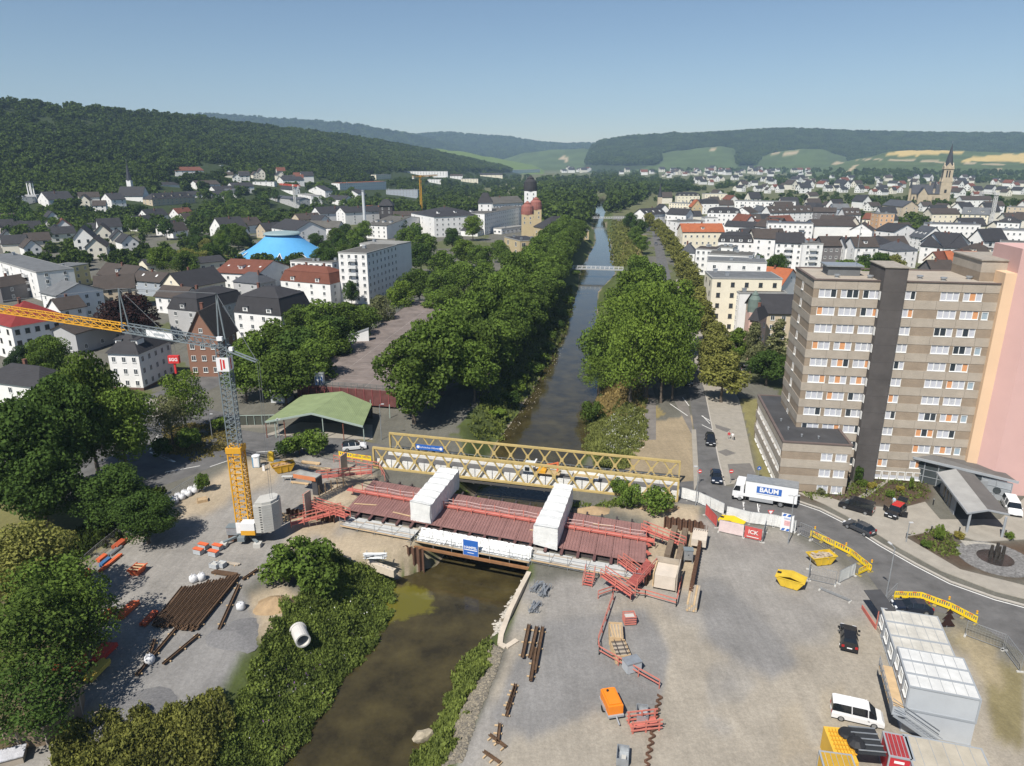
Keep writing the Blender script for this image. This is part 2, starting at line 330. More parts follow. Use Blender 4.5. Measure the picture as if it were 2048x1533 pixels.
def ground_mat():
 m = bpy.data.materials.new('ground'); m.use_nodes = True; n = m.node_tree.nodes; l = m.node_tree.links
 b = n['Principled BSDF']; b.inputs['Roughness'].default_value = .95; b.inputs['Specular IOR Level'].default_value = .15
 at = n.new('ShaderNodeVertexColor'); at.layer_name = 'zone'; tc = n.new('ShaderNodeTexCoord')
 def noise(s, d=6):
  k = n.new('ShaderNodeTexNoise'); k.inputs['Scale'].default_value = s; k.inputs['Detail'].default_value = d; k.inputs['Roughness'].default_value = .7; l.new(tc.outputs['Object'], k.inputs['Vector']); return k
 a, c, v = noise(.13, 9), noise(2.2, 8), n.new('ShaderNodeTexVoronoi'); v.inputs['Scale'].default_value = 6; l.new(tc.outputs['Object'], v.inputs['Vector'])
 mp = n.new('ShaderNodeMapping'); mp.inputs['Rotation'].default_value = (0, 0, .5); mp.inputs['Scale'].default_value = (1.1, .07, 1); l.new(tc.outputs['Object'], mp.inputs['Vector'])
 tr_ = noise(1.0, 4); l.new(mp.outputs[0], tr_.inputs['Vector'])
 def rng(src, lo, hi, f0=.3, f1=.7):
  k = n.new('ShaderNodeMapRange'); k.inputs['From Min'].default_value = f0; k.inputs['From Max'].default_value = f1; k.inputs['To Min'].default_value = lo; k.inputs['To Max'].default_value = hi; l.new(src, k.inputs['Value']); return k.outputs[0]
 def mul(x, y):
  k = n.new('ShaderNodeMath'); k.operation = 'MULTIPLY'; l.new(x, k.inputs[0]); l.new(y, k.inputs[1]); return k.outputs[0]
 f = mul(mul(mul(rng(a.outputs['Fac'], .78, 1.2), rng(tr_.outputs['Fac'], .9, 1.08)), rng(c.outputs['Fac'], .84, 1.14)), rng(v.outputs['Distance'], .9, 1.06, 0, .8))
 mx = n.new('ShaderNodeMix'); mx.data_type = 'RGBA'; mx.blend_type = 'MULTIPLY'; mx.inputs['Factor'].default_value = 1
 l.new(at.outputs['Color'], mx.inputs['A']); l.new(f, mx.inputs['B']); l.new(mx.outputs['Result'], b.inputs['Base Color'])
 bp = n.new('ShaderNodeBump'); bp.inputs['Strength'].default_value = .5; bp.inputs['Distance'].default_value = .12
 l.new(c.outputs['Fac'], bp.inputs['Height']); l.new(bp.outputs[0], b.inputs['Normal']); return m
gm.materials.append(ground_mat()); gm.polygons.foreach_set('use_smooth', [True] * len(q))
ground = struct(obj('ground', gm))

# -- river
wy = np.concatenate([np.linspace(5, 130, 60), np.geomspace(132, 1250, 120)]); xl, xr = riv(wy)
wb = MB(); K = 7
vs = [(xl[i] - 2.5 + (xr[i] - xl[i] + 5) * k / (K - 1), wy[i], WZ) for i in range(len(wy)) for k in range(K)]
wb.add(vs, [(i * K + k, i * K + k + 1, (i + 1) * K + k + 1, (i + 1) * K + k) for i in range(len(wy) - 1) for k in range(K - 1)])
def water_mat():
 m = bpy.data.materials.new('river_water'); m.use_nodes = True; n = m.node_tree.nodes; l = m.node_tree.links
 b = n['Principled BSDF']; b.inputs['Roughness'].default_value = .07; b.inputs['Specular IOR Level'].default_value = .5; b.inputs['IOR'].default_value = 1.4
 tc = n.new('ShaderNodeTexCoord'); k = n.new('ShaderNodeTexNoise'); k.inputs['Scale'].default_value = .22; k.inputs['Detail'].default_value = 7; k.inputs['Roughness'].default_value = .68; l.new(tc.outputs['Object'], k.inputs['Vector'])
 cr = n.new('ShaderNodeValToRGB'); e = cr.color_ramp.elements; e[0].position = .35; e[1].position = .72; e[0].color = (.026, .021, .010, 1); e[1].color = (.075, .06, .024, 1); l.new(k.outputs['Fac'], cr.inputs[0])
 # algae shallows: a patch of green water near the left bank below the bridge
 sx = n.new('ShaderNodeSeparateXYZ'); l.new(tc.outputs['Object'], sx.inputs[0])
 c0 = G(800, 1205, WZ); ds = n.new('ShaderNodeVectorMath'); ds.operation = 'DISTANCE'; ds.inputs[1].default_value = (c0.x, c0.y, WZ); l.new(tc.outputs['Object'], ds.inputs[0])
 ad = n.new('ShaderNodeMath'); ad.operation = 'MULTIPLY_ADD'; ad.inputs[1].default_value = 9; l.new(k.outputs['Fac'], ad.inputs[0]); l.new(ds.outputs['Value'], ad.inputs[2])
 mr = n.new('ShaderNodeMapRange'); mr.inputs['From Min'].default_value = 9.2; mr.inputs['From Max'].default_value = 8.2; l.new(ad.outputs[0], mr.inputs['Value'])
 mx = n.new('ShaderNodeMix'); mx.data_type = 'RGBA'; l.new(mr.outputs[0], mx.inputs['Factor']); l.new(cr.outputs[0], mx.inputs['A']); mx.inputs['B'].default_value = (.11, .10, .015, 1)
 l.new(mx.outputs['Result'], b.inputs['Base Color'])
 w = n.new('ShaderNodeTexNoise'); w.inputs['Scale'].default_value = 1.1; w.inputs['Detail'].default_value = 4; l.new(tc.outputs['Object'], w.inputs['Vector'])
 bp = n.new('ShaderNodeBump'); bp.inputs['Strength'].default_value = .09; bp.inputs['Distance'].default_value = .12; l.new(w.outputs['Fac'], bp.inputs['Height']); l.new(bp.outputs[0], b.inputs['Normal']); return m
struct(wb.build('river_water', water_mat(), smooth=True))

# -- roads, pavements
ASPH = mat('asphalt', (.115, .112, .110), .88, .28, .35, .3); PAV = mat('pavement', (.29, .265, .225), .9, .12, .8, .2)
CONC = mat('concrete_paving', (.30, .275, .235), .9, .14, .5, .2); PATHM = mat('path_tarmac', (.17, .155, .14), .9, .2, .5, .2)
KERB = mat('kerb_stone', (.40, .37, .33), .85, .1, 1); PAINT = mat('road_paint', (.72, .71, .68), .7, .1, 2); DARKPAV = mat('dark_paver', (.15, .14, .13), .9, .12, 1)
def sheet(name, pts, m, z=.004, parent=None, t=.0):
 b = MB(); P = [G(x, y) for x, y in pts]
 b.prism([(p.x, p.y) for p in P], -.3, z) if t == 0 else b.prism([(p.x, p.y) for p in P], -.3, t)
 o = b.build(name, m, parent)
 return o if parent else struct(o)
road_l = sheet('road_west', [(180,1010),(290,985),(400,945),(470,915),(540,907),(640,907),(752,914),(775,893),(700,876),(600,868),(520,866),(455,856),(480,830),(430,822),(380,800),(440,770),(480,745),(455,712),(380,760),(300,790),(200,830),(-60,900),(-60,1000),(60,985)], ASPH, .006)
road_r = sheet('road_east', [(1345,965),(1352,1006),(1400,1012),(1440,1026),(1500,1045),(1560,1052),(1620,1078),(1680,1108),(1735,1150),(1765,1190),(1790,1212),(1880,1225),(1960,1250),(2080,1330),(2600,1600),(2600,1330),(2080,1222),(1990,1198),(1900,1166),(1830,1130),(1760,1090),(1690,1045),(1640,1020),(1590,1003),(1450,972),(1437,920),(1425,860),(1410,785),(1395,740),(1378,690),(1362,640),(1349,590),(1338,540),(1325,490),(1314,455),(1303,455),(1308,490),(1316,540),(1325,590),(1340,640),(1352,690),(1365,740),(1378,785),(1388,860),(1394,930),(1394,962)], ASPH, .006)
sheet('pavement_street', [(1410,785),(1425,860),(1437,920),(1450,972),(1513,960),(1490,850),(1478,800),(1440,740),(1395,640),(1365,560),(1352,560),(1378,690)], PAV, t=.12)
sheet('forecourt', [(1592,985),(1650,1010),(1720,1048),(1800,1098),(1880,1142),(1990,1184),(2080,1207),(2600,1310),(2600,1230),(2048,1172),(1920,1140),(1810,1075),(1880,1060),(1960,1085),(2048,1080),(2500,1090),(2500,960),(2090,960),(2000,1040),(1880,1040),(1850,1005),(1800,1018),(1700,1010),(1640,990)], CONC, t=.10)
sheet('entrance_path', [(1700,1004),(1712,1010),(1790,955),(1720,945),(1720,952),(1775,960)], CONC, t=.11)
sheet('riverside_path', [(1283,880),(1312,880),(1312,800),(1300,760),(1285,700),(1275,700),(1286,760),(1294,800)], PATHM, .02)
sheet('parking_lane', [(1345,795),(1372,788),(1386,860),(1384,870)], PATHM, .008); sheet('pavement_narrow', [(1383,860),(1392,860),(1398,960),(1388,985),(1386,930)], PAV, t=.1)
for p in [[(1435,905),(1452,900),(1472,908),(1452,914)], [(1430,850),(1462,860),(1454,866),(1432,858)], [(1455,930),(1500,928),(1512,952),(1462,962)]]: sheet('paver_inlay', p, DARKPAV, .124)
def strip(name, pts, w, m, z0, z1, parent=None):
 b = MB(); P = [G(x, y) for x, y in pts]
 for i in range(len(P) - 1):
  d = (P[i + 1] - P[i]).normalized(); nn = Vector((-d.y, d.x, 0)) * w / 2
  b.prism([tuple((P[i] + nn).xy), tuple((P[i] - nn).xy), tuple((P[i + 1] - nn + d * .02).xy), tuple((P[i + 1] + nn + d * .02).xy)], z0, z1 + .0004 * (i % 2))
 o = b.build(name, m, parent); return o if parent else struct(o)
KP = [(1590,1001),(1640,1018),(1690,1043),(1760,1088),(1830,1128),(1900,1164),(1990,1196),(2080,1220),(2400,1290)]
strip('kerb', KP, .28, KERB, -.2, .135); strip('kerb_line', [(x - 1, y + 4) for x, y in KP], .16, PAINT, 0, .012, road_r)
strip('kerb', [(1410,785),(1425,860),(1437,920),(1450,972)], .2, KERB, -.2, .14)
for x0, y0, x1, y1 in [(1405,832,1420,848),(1400,838,1400,838),(1430,940,1437,955),(1486,1004,1488,1020),(1515,1008,1517,1024)]:
 if x0 != x1: strip('lane_mark', [(x0, y0), (x1, y1)], .14, PAINT, 0, .012, road_r)
for x0, y0, x1, y1 in [(1340,808,1375,832),(1365,795,1378,812),(1403,832,1432,849),(1404,850,1432,864)]: strip('lane_mark', [(x0, y0), (x1, y1)], .16, PAINT, 0, .014, road_r)
for x0, y0, x1, y1 in [(420,934,476,915),(512,905,560,901),(600,898,650,897),(330,945,400,932),(440,862,470,862),(300,900,316,870)]: strip('lane_mark', [(x0, y0), (x1, y1)], .15, PAINT, 0, .014, road_l)
for i in range(5): strip('lane_mark', [(300 + i * 7, 905 + i * 3), (322 + i * 7, 912 + i * 3)], .4, PAINT, 0, .013, road_l)
sheet('driveway', [(262,812),(290,800),(360,790),(400,800),(330,830),(280,838)], CONC, .008)
# -- haze
hz = bpy.data.materials.new('haze'); hz.use_nodes = True; hn = hz.node_tree.nodes; hn.remove(hn['Principled BSDF'])
pv = hn.new('ShaderNodeVolumePrincipled'); pv.inputs['Color'].default_value = (.52, .74, 1, 1); pv.inputs['Density'].default_value = 0.00009; pv.inputs['Anisotropy'].default_value = -.1
hz.node_tree.links.new(pv.outputs[0], hn['Material Output'].inputs['Volume'])
hb = MB().bb(-11500, 11500, -120, 7400, -9, 560).build('haze', hz); hb['kind'] = 'stuff'
# -- foliage
LEAF = {'mid': leafmat('leaf_mid', (0.117, 0.186, 0.0414)), 'dark': leafmat('leaf_dark', (0.0621, 0.11, 0.0304)), 'olive': leafmat('leaf_olive', (.2, .215, .068)),
  'fresh': leafmat('leaf_fresh', (.135, .205, .042)), 'purple': leafmat('leaf_purple', (0.0483, 0.0276, 0.0276)), 'yellow': leafmat('leaf_yellow', (0.304, 0.276, 0.069)),
  'fir': leafmat('leaf_fir', (0.0483, 0.0828, 0.0386)), 'grey': leafmat('leaf_grey', (0.166, 0.186, 0.0966)), 'chest': leafmat('leaf_chestnut', (0.0856, 0.135, 0.0331))}
BARK = mat('bark', (.13, .105, .08), .95, .3, 2, .5)
def leafquads(rng, cen, rad, n, leaf, out=.6, flat=.75, core=0.0):
 k = rng.integers(0, len(cen), n); w = rad[k] ** 2; 
 k = rng.choice(len(cen), n, p=rad ** 2 / np.sum(rad ** 2))
 d = rng.normal(size=(n, 3)); d[:, 2] += .25; d /= np.linalg.norm(d, axis=1)[:, None]
 r = rad[k] * (1 - rng.random(n) ** 2 * .45)
 p = cen[k] + d * r[:, None] * np.array([1, 1, flat])
 nr = d + rng.normal(size=(n, 3)) * out; nr /= np.linalg.norm(nr, axis=1)[:, None]
 t = np.cross(nr, rng.normal(size=(n, 3))); t /= np.linalg.norm(t, axis=1)[:, None] + 1e-9
 b = np.cross(nr, t); s = (leaf * (.55 + .8 * rng.random(n)))[:, None] / 2; a = (.6 + .4 * rng.random(n))[:, None]
 bend = nr * s * .35
 return np.stack([p - t * s - bend, p - b * s * a, p + t * s - bend, p + b * s * a], 1)
def crown_mesh(name, seed, Rr, Hh, nl, nq, leaf, shape='round'):
 """crown of unit tree: foliage from z=Hh*.25 to Hh, radius Rr"""
 rng = np.random.default_rng(seed); cs = []; rs = []
 for i in range(nl):
  u = (i + .5) / nl; z = .30 + .62 * u
  if shape == 'round': prof = math.sqrt(max(.02, 1 - ((u - .42) / .62) ** 2))
  elif shape == 'cone': prof = (1 - u) * .95 + .06
  elif shape == 'lime': prof = min(1, 1.25 * math.sqrt(max(.02, 1 - u)) ) * (0.75 + .25 * min(1, u * 4))
  else: prof = .55 + .3 * math.sin(u * 3)
  a = i * 2.39996 + rng.normal() * .5; rr = Rr * prof * math.sqrt(rng.random()) * .78
  cs.append((rr * math.cos(a), rr * math.sin(a), Hh * z)); rs.append(Rr * (.26 + .2 * rng.random()) * (.55 + .5 * prof))
 q = leafquads(rng, np.array(cs), np.array(rs), nq, leaf)
 me = quads_mesh(name, q, LEAF['mid']); return me, cs
def trunk_mesh(name, seed, cs, Hh, r=.32, lean=.3):
 rng = random.Random(seed); b = MB(); p = Vector((0, 0, -.3)); zz = [0, .12, .3, .5, .72]; prev = p; pr = r * 1.35; ax = [p]
 for k in range(1, 5):
  q = Vector((rng.uniform(-lean, lean), rng.uniform(-lean, lean), Hh * zz[k])); rr = r * (1.0, .95, .75, .45, .18)[k]
  b.tube(prev, q, pr, rr, 7, False); prev = q; pr = rr; ax.append(q)
 for c in rng.sample(list(cs), min(len(cs), 11)):
  c = Vector(c); a = ax[2] if c.z < Hh * .6 else ax[3]; m = (a + c) / 2 + Vector((0, 0, -.4)); b.tube(a, m, r * .42, r * .25, 5, False); b.tube(m, c, r * .25, r * .06, 5, False)
 return b.mesh(name, BARK, True)
TREES = {}
def deftree(key, n, Rr, Hh, nl, nq, leaf, shape='round', r=.32):
 TREES[key] = []
 for i in range(n):
  me, cs = crown_mesh('crown_' + key, hash(key) % 0 if False else sum(map(ord, key)) * 13 + i, Rr, Hh, nl, nq, leaf, shape)
  TREES[key].append((me, trunk_mesh('trunk_' + key, i + 3, cs, Hh, r), Rr, Hh))
deftree('broad', 4, 6.5, 16, 34, 6500, .62)           # canopy trees
deftree('near', 3, 6.5, 16, 40, 15000, .42)           # foreground trees
deftree('thin', 2, 6.5, 15, 30, 6500, .4)
deftree('lime', 3, 4.6, 13, 26, 5000, .5, 'lime', .25)
deftree('cone', 2, 3.6, 16, 22, 3000, .5, 'cone', .25)
deftree('far', 4, 6, 13, 18, 900, 1.15, 'round', .3)
deftree('bush', 3, 2.6, 3.6, 14, 1600, .36, 'round', .08)
def tree(kind, loc, h, rad=None, leaf='mid', label='', group=None, name=None, cat='tree', rz=None):
 me, tr, Rr, Hh = random.choice(TREES[kind]); sz = h / Hh; sx = (rad / Rr) if rad else sz
 t = thing(name or {'bush': 'shrub', 'cone': 'conifer'}.get(kind, 'broadleaf_tree'), label, cat, loc, random.uniform(0, 6.28) if rz is None else rz, group, (sx, sx, sz))
 obj('trunk', tr, t); c = obj('crown', me, t)
 if leaf != 'mid': c.material_slots[0].link = 'OBJECT'; c.material_slots[0].material = LEAF[leaf]
 return t
def tree_at(kind, px, ytop, h, rad=None, leaf='mid', label='', group=None, **k):
 p = GT(px, ytop, h); z0 = p.z
 return tree(kind, (p.x, p.y, z0), h, rad, leaf, label, group, **k)

# ---- avenue on the left river bank
def bankpt(Y, off, side='L'):
 a, b = riv(np.array([Y])); return (float(a[0]) - off) if side == 'L' else (float(b[0]) + off)
Y = 137.; i = 0
while Y < 475:
 tree('broad', (bankpt(Y, 19 + random.uniform(-1.5, 1.5)), Y, 0), random.uniform(17.5, 21) * (1 if Y < 320 else .9), random.uniform(6.8, 8), 'mid' if i % 3 else 'chest',
         'foremost large chestnut of the avenue beside the green-roofed hall' if i == 0 else nth(i) + ' tree of the dense avenue beside the parking deck, counted from the hall', 'avenue trees beside the parking deck')
 if i % 1 == 0 and Y > 142:
  tree('broad', (bankpt(Y + 4, 10 + random.uniform(-1, 1.5)), Y + 4, tz(bankpt(Y + 4, 10), Y + 4)), random.uniform(14, 17.5), random.uniform(5.8, 7), 'mid' if i % 2 else 'chest',
             nth(i - 1) + ' low dark tree on the left bank slope, counted upstream from the truss bridge', 'slope trees on the left bank')
 Y += 9.5 if Y < 300 else 12; i += 1
for ws_, Y in enumerate((148, 156, 165, 174, 184, 195, 207, 220, 236, 255, 280, 310, 350)):
 tree('bush', (bankpt(Y, 3.2 + random.uniform(-.6, 1.2)), Y, tz(bankpt(Y, 3.2), Y)), random.uniform(2.2, 4), random.uniform(2.2, 3.4), random.choice(['dark', 'fresh', 'mid']), nth(ws_) + ' low shrub along the left water edge, counted upstream', 'shrubs along the left water edge')
# ---- big trees on the right bank
rb = [(1291,797,27,8.5,'tall forked tree with a bare grey trunk on the right bank'), (1322,806,21,5.5,'tree with a leaning bare trunk beside the riverside path')]
for x, y, h, r, lab in rb:
 p = G(x, y); tree('thin', p, h, r, 'fresh', lab)
for k, (x, yt, h, r, lf) in enumerate(sorted([(1240,588,22,8,'fresh'),(1296,566,24,8.5,'mid'),(1345,556,22,8,'fresh'),(1212,640,17,6.5,'mid'),(1200,712,10,5.5,'fresh'),(1350,606,20,7,'mid'),(1270,632,20,7.5,'fresh'),(1262,538,20,7,'fresh'),(1310,527,20,7,'mid'),(1282,508,18,6.5,'mid'),(1352,672,15,5,'fresh'),(1330,585,22,7,'mid')])):
 tree_at('broad' if k % 2 else 'thin', x, yt, h, r, lf, nth(k) + ' tree from the left in the bright green clump on the right bank', 'bright green trees on the right bank')
for k, (x, yt, h) in enumerate([(1452,702,12),(1440,668,13),(1432,640,13.5),(1412,596,14),(1402,570,13),(1393,548,13),(1385,530,13),(1376,514,13),(1368,500,13),(1360,487,13),(1352,476,13),(1345,466,13),(1338,457,13),(1331,449,13),(1324,442,13),(1317,436,13)]):
 tree_at('lime', x, yt, h, 5.4 if k == 0 else 5, 'olive', 'olive-yellow lime tree at the near end of the street avenue' if k == 0 else nth(k) + ' olive-yellow lime tree in the avenue along the right street, counted from the near end', None if k == 0 else 'lime trees along the right street', name='lime_tree')
tree_at('lime', 1478, 652, 12, 4, 'fresh', 'small bright green tree behind the nearest lime, in front of the pink house')
tree_at('lime', 1512, 640, 14, 3.5, 'grey', 'loose grey-green tree in front of the pink house'); tree_at('cone', 1562, 632, 16, 5, 'grey', 'greyish pine in front of the beige banded building', cat='tree', name='pine_tree')
tree_at('broad', 1540, 700, 9, 5, 'dark', 'dark spreading tree at the foot of the beige building beside the tower')
for x, yt, h, r, lf in [(1272,452,12,5,'mid'),(1280,437,14,6,'dark'),(1285,470,11,5,'mid'),(1262,424,15,6,'dark'),(1300,425,14,5,'olive')]: tree_at('broad', x, yt, h, r, lf, 'green tree at the upstream end of the right bank', 'upstream bank trees')
# ---- trees left of the parking deck
for k, (x, yt, h, r, lf) in enumerate(sorted([(505,668,13,6,'mid'),(540,640,15,7,'chest'),(585,655,14,7,'dark'),(640,600,15,6.5,'mid'),(690,602,14,6.5,'chest'),(560,700,13,6.5,'chest'),(620,680,13,6,'mid'),(480,700,12,5,'mid'),(665,630,14,6,'dark'),(725,610,11,5,'mid'),(760,590,12,4.5,'grey'),(800,560,13,5,'fresh'),(700,560,10,3,'dark'),(600,610,13,6,'chest'),(650,640,13,6,'mid')])):
 tree_at('broad', x, yt, h, r, lf, nth(k) + ' tree from the left in the belt beside the parking deck', 'tree belt left of the parking deck')
for k, (x, yt, h, r, lf) in enumerate(sorted([(850,465,15,7,'mid'),(885,500,15,7,'mid'),(930,478,15,7,'fresh'),(965,490,14,7,'mid'),(835,535,14,7,'chest'),(880,540,14,7,'mid'),(925,520,15,7,'mid'),(970,525,13,6,'mid'),(1000,480,12,6,'mid'),(905,455,14,6,'dark'),(945,430,17,7,'fresh'),(840,485,15,6,'dark'),(810,455,14,6,'mid'),(870,580,10,5,'mid'),(905,575,10,5,'chest'),(1015,500,10,5,'mid')])):
 tree_at('broad', x, yt, h, r, lf, nth(k) + ' tree from the left in the park behind the parking deck', 'park trees behind the parking deck')
# ---- left foreground trees
fg = [(105,752,20,6.5,'dark','tall dark tree with a bare trunk at the left edge of the yard'),(150,700,22,6,'chest','tallest dark tree beside the left road junction'),(225,775,16,6,'mid','sunlit tree in front of the white hip-roofed house'),(358,742,13,5.5,'fresh','light green tree on the traffic island'),(330,790,10,4,'grey','grey-green tree at the corner of the traffic island'),(20,800,20,8,'dark','dark spreading tree at the left picture edge'),(60,880,15,6,'dark','dark tree under the tallest ones at the left'),
      (280,985,8,4.5,'dark','low dark tree beside the yard fence'),(215,935,10,5.5,'dark','dark tree by the shaded road edge'),(40,1050,12,5.5,'olive','yellowish tree at the left picture edge'),(85,1120,12,6,'mid','large feathery tree overhanging the left storage yard'),(40,1190,12,6,'chest','dark tree at the lower left picture edge'),(150,1165,10,4,'mid','slender tree branch crown over the red stacks'),(50,1330,8,5,'dark','shaded tree behind the timber fence'),(85,670,13,5,'mid','green tree in front of the red hipped roof'),(35,690,11,3.5,'fir','dark fir beside the red-roofed white house'),(135,740,12,8,'dark','flat-topped dark tree before the low white house')]
for x, yt, h, r, lf, lab in fg: tree_at('thin' if yt > 1100 or lf in ('fresh', 'grey') else 'near', x, yt, h, r, lf, lab)
tree_at('broad', 258, 588, 15, 9, 'purple', 'dark purple copper beech between the town houses', name='copper_beech')
for x, yt, h, r, lf, lab in [(595,868,4.2,3,'mid','bushy shrub left of the white car'),(628,862,4.5,3,'mid','tall shrub right behind the yellow skip'),(570,885,3,2,'dark','small dark shrub by the letter box'),(1256,970,4,2.2,'mid','light green shrub at the right end of the truss bridge'),(1318,980,4,2.8,'mid','shrub between truss bridge and red deck'),(1189,806,5,3,'chest','round dark shrub at the right water edge'),(600,1085,5.5,4.2,'mid','tall bush on the weedy bank beside the crane'),(560,1110,4,3,'mid','bush at the yard edge right of the steel piles'),(640,1130,4,3,'chest','bush in the weeds below the crane'),
      (1240,958,3,1.6,'mid','little shrub at the foot of the truss'),(400,950,3,1.6,'mid','shrub beside the white bags'),(1720,935,3,1,'dark','dark shrub at the tower wall'),(440,835,3,2,'fresh','round bush at the lane end'),(370,860,4,3,'mid','bush under the island trees'),(320,880,3.5,2.6,'dark','shrub at the island tip')]:
 tree_at('bush', x, yt, h, r, lf, lab, cat='shrub')
# ---- town and hillside trees
TOWN = []
def scatter(n, poly, h, rad, leafs, label, group, kind='far', seed=0, avoid=0):
 rng = random.Random(seed); xs = [p[0] for p in poly]; ys = [p[1] for p in poly]; k = 0
 while k < n:
  x, y = rng.uniform(min(xs), max(xs)), rng.uniform(min(ys), max(ys))
  if inpoly(np.array([x]), np.array([y]), poly)[0]:
   hh = rng.uniform(*h); tree_at(kind, x, y, hh, rng.uniform(*rad), rng.choice(leafs), label, group); k += 1
MIX = ['mid', 'dark', 'chest', 'mid', 'dark']
for k, (poly, n, lab) in enumerate([
  ([(300,470),(420,440),(440,470),(430,500),(300,505)], 13, 'green park tree left of the blue dome'),
  ([(440,440),(520,440),(480,462),(430,470)], 8, 'green tree close left of the blue dome'),
  ([(610,455),(730,430),(735,490),(640,500)], 16, 'green tree right of the blue dome'),
  ([(400,375),(580,375),(590,420),(400,430)], 34, 'green tree in the park below the hillside houses'),
  ([(0,395),(75,400),(200,420),(180,450),(0,455)], 34, 'green tree between the hillside houses at the left'),
  ([(180,420),(300,430),(330,420),(420,420),(300,445)], 12, 'tree among the white gabled hillside houses'),
  ([(590,360),(690,360),(730,400),(640,410)], 18, 'tree among the houses below the long school'),
  ([(1500,510),(1560,505),(1560,525),(1510,530)], 5, 'courtyard tree behind the white balcony house'),
  ([(1680,510),(1760,500),(1850,500),(1830,525),(1690,525)], 11, 'courtyard tree behind the concrete tower'),
  ([(780,420),(850,425),(850,455),(790,450)], 8, 'tree in front of the white hotel')]):
 scatter(n, poly, (9, 15), (4, 6.5), MIX + (['fresh'] if k == 0 else []) + (['olive'] if k in (0, 8) else []), lab, lab.replace('tree', 'trees'), 'broad' if poly[0][1] > 430 else 'far', k)

# ---- weeds, reeds and grass on the banks
def weeds(name, poly, n, h, leaf, m, label, z=None, seed=1, tall=.5, dens=None, clump=.4):
 rng = np.random.default_rng(seed); xs = np.array([p[0] for p in poly]); ys = np.array([p[1] for p in poly])
 W = [G(x, y, -2 if z is None else z) for x, y in poly]; wx = [p.x for p in W]; wy_ = [p.y for p in W]
 cx = rng.uniform(min(wx), max(wx), n * 5); cy = rng.uniform(min(wy_), max(wy_), n * 5); cz = terrain(cx, cy); px, py = Pn(cx, cy, cz); jx = fbm(cx, cy, 1.1, seed + 4) * 9; px = px + jx; py = py + jx * .6
 d = riv(cy); ok = inpoly(px, py, poly) & ~((cx > d[0] + .5) & (cx < d[1] - .5)); nn = fbm(cx, cy, .5, seed)
 ok &= rng.random(len(cx)) < .55 + .4 * nn; cx, cy, cz, nn = (v[ok][:n] for v in (cx, cy, cz, nn)); k = len(cx)
 n3 = np.clip(.5 + .5 * fbm(cx, cy, .8, seed + 9), 0, 1.4); hh = h * (.3 + .7 * rng.random(k)) * (.35 + 1.25 * n3); zz = cz + hh * rng.random(k) ** .6
 p = np.stack([cx + rng.normal(size=k) * .1, cy, zz], -1); s = (leaf * (.6 + .8 * rng.random(k)))[:, None]
 up = np.stack([rng.normal(size=k) * .5, rng.normal(size=k) * .5, np.full(k, tall) + rng.random(k) * .5], -1); up /= np.linalg.norm(up, axis=1)[:, None]
 sd_ = np.cross(up, rng.normal(size=(k, 3))); sd_ /= np.linalg.norm(sd_, axis=1)[:, None] + 1e-9
 w = .2 + .3 * rng.random(k)[:, None]
 q = np.stack([p - up * s * .6, p + sd_ * s * w, p + up * s * .7, p - sd_ * s * w], 1)
 return stuff(obj(name, quads_mesh(name, q, m)), label, 'plants')
weeds('bank_weeds', [(430,1560),(450,1440),(510,1330),(560,1240),(600,1180),(640,1110),(700,1125),(790,1165),(785,1200),(760,1290),(690,1370),(650,1430),(560,1560)], 125000, 1.1, .24, leafmat('weed_green', (.135, .19, .055), .6, .3, .45), 'dense green weeds covering the left bank below the crane', seed=3)
weeds('scrub', [(100,1533),(120,1470),(230,1420),(330,1440),(440,1380),(470,1440),(420,1560),(60,1620)], 45000, 1.3, .25, leafmat('weed_olive', (.15, .17, .055), .6, .3, .4), 'yellow-green scrub at the lower left corner', z=-1, seed=4)
weeds('bank_reeds', [(800,1560),(880,1440),(905,1380),(935,1320),(975,1280),(985,1300),(950,1380),(915,1450),(880,1560)], 26000, .9, .3, leafmat('reed_green', (.15, .2, .06), .5, .3, .5), 'grassy reeds along the right water edge', seed=5, tall=1.2)
weeds('bank_herbs', [(1180,840),(1200,830),(1285,800),(1290,880),(1250,940),(1200,960),(1170,900)], 26000, .9, .36, leafmat('herb_green', (.15, .18, .065), .5, .3, .3), 'flowering herbs on the right bank above the truss bridge', seed=6)
weeds('herb_flowers', [(1205,850),(1280,815),(1285,880),(1250,930),(1210,930)], 900, 1.3, .13, mat('white_flower', (.7, .7, .68), .8, 0), 'tiny white flowers over the right bank herbs', seed=16)
weeds('dry_grass', [(1195,800),(1240,735),(1290,780),(1290,815),(1200,835)], 9000, .7, .45, leafmat('straw', (.30, .24, .11), .35), 'dry straw-coloured grass under the tall forked tree', seed=7, tall=1.2)
weeds('left_bank_grass', [(930,880),(1000,880),(1050,800),(1100,720),(1130,660),(1150,590),(1120,560),(1040,680),(960,800)], 16000, 1.2, .6, leafmat('bank_green', (.11, .145, .045), .55, .3, .2), 'grass and herbs on the shaded left bank', seed=8)
weeds('upstream_grass', [(1222,530),(1225,500),(1222,470),(1230,445),(1262,445),(1275,480),(1280,530),(1240,540)], 7000, 1, 1.2, leafmat('upstream_green', (.13, .15, .05), .5), 'grassy upstream right bank beyond the footbridge', seed=9)
weeds('slope_grass', [(800,1010),(880,975),(1190,1010),(1300,1000),(1330,1040),(1200,1030),(830,990)], 3500, .6, .35, leafmat('weed_green', (.1, .15, .04), .5), 'weeds between the two bridges', seed=10)
weeds('verge_grass', [(330,850),(470,845),(470,892),(390,925),(330,905)], 5000, .4, .4, leafmat('verge_straw', (.19, .17, .07), .4), 'dry grass of the traffic island', z=0, seed=11)
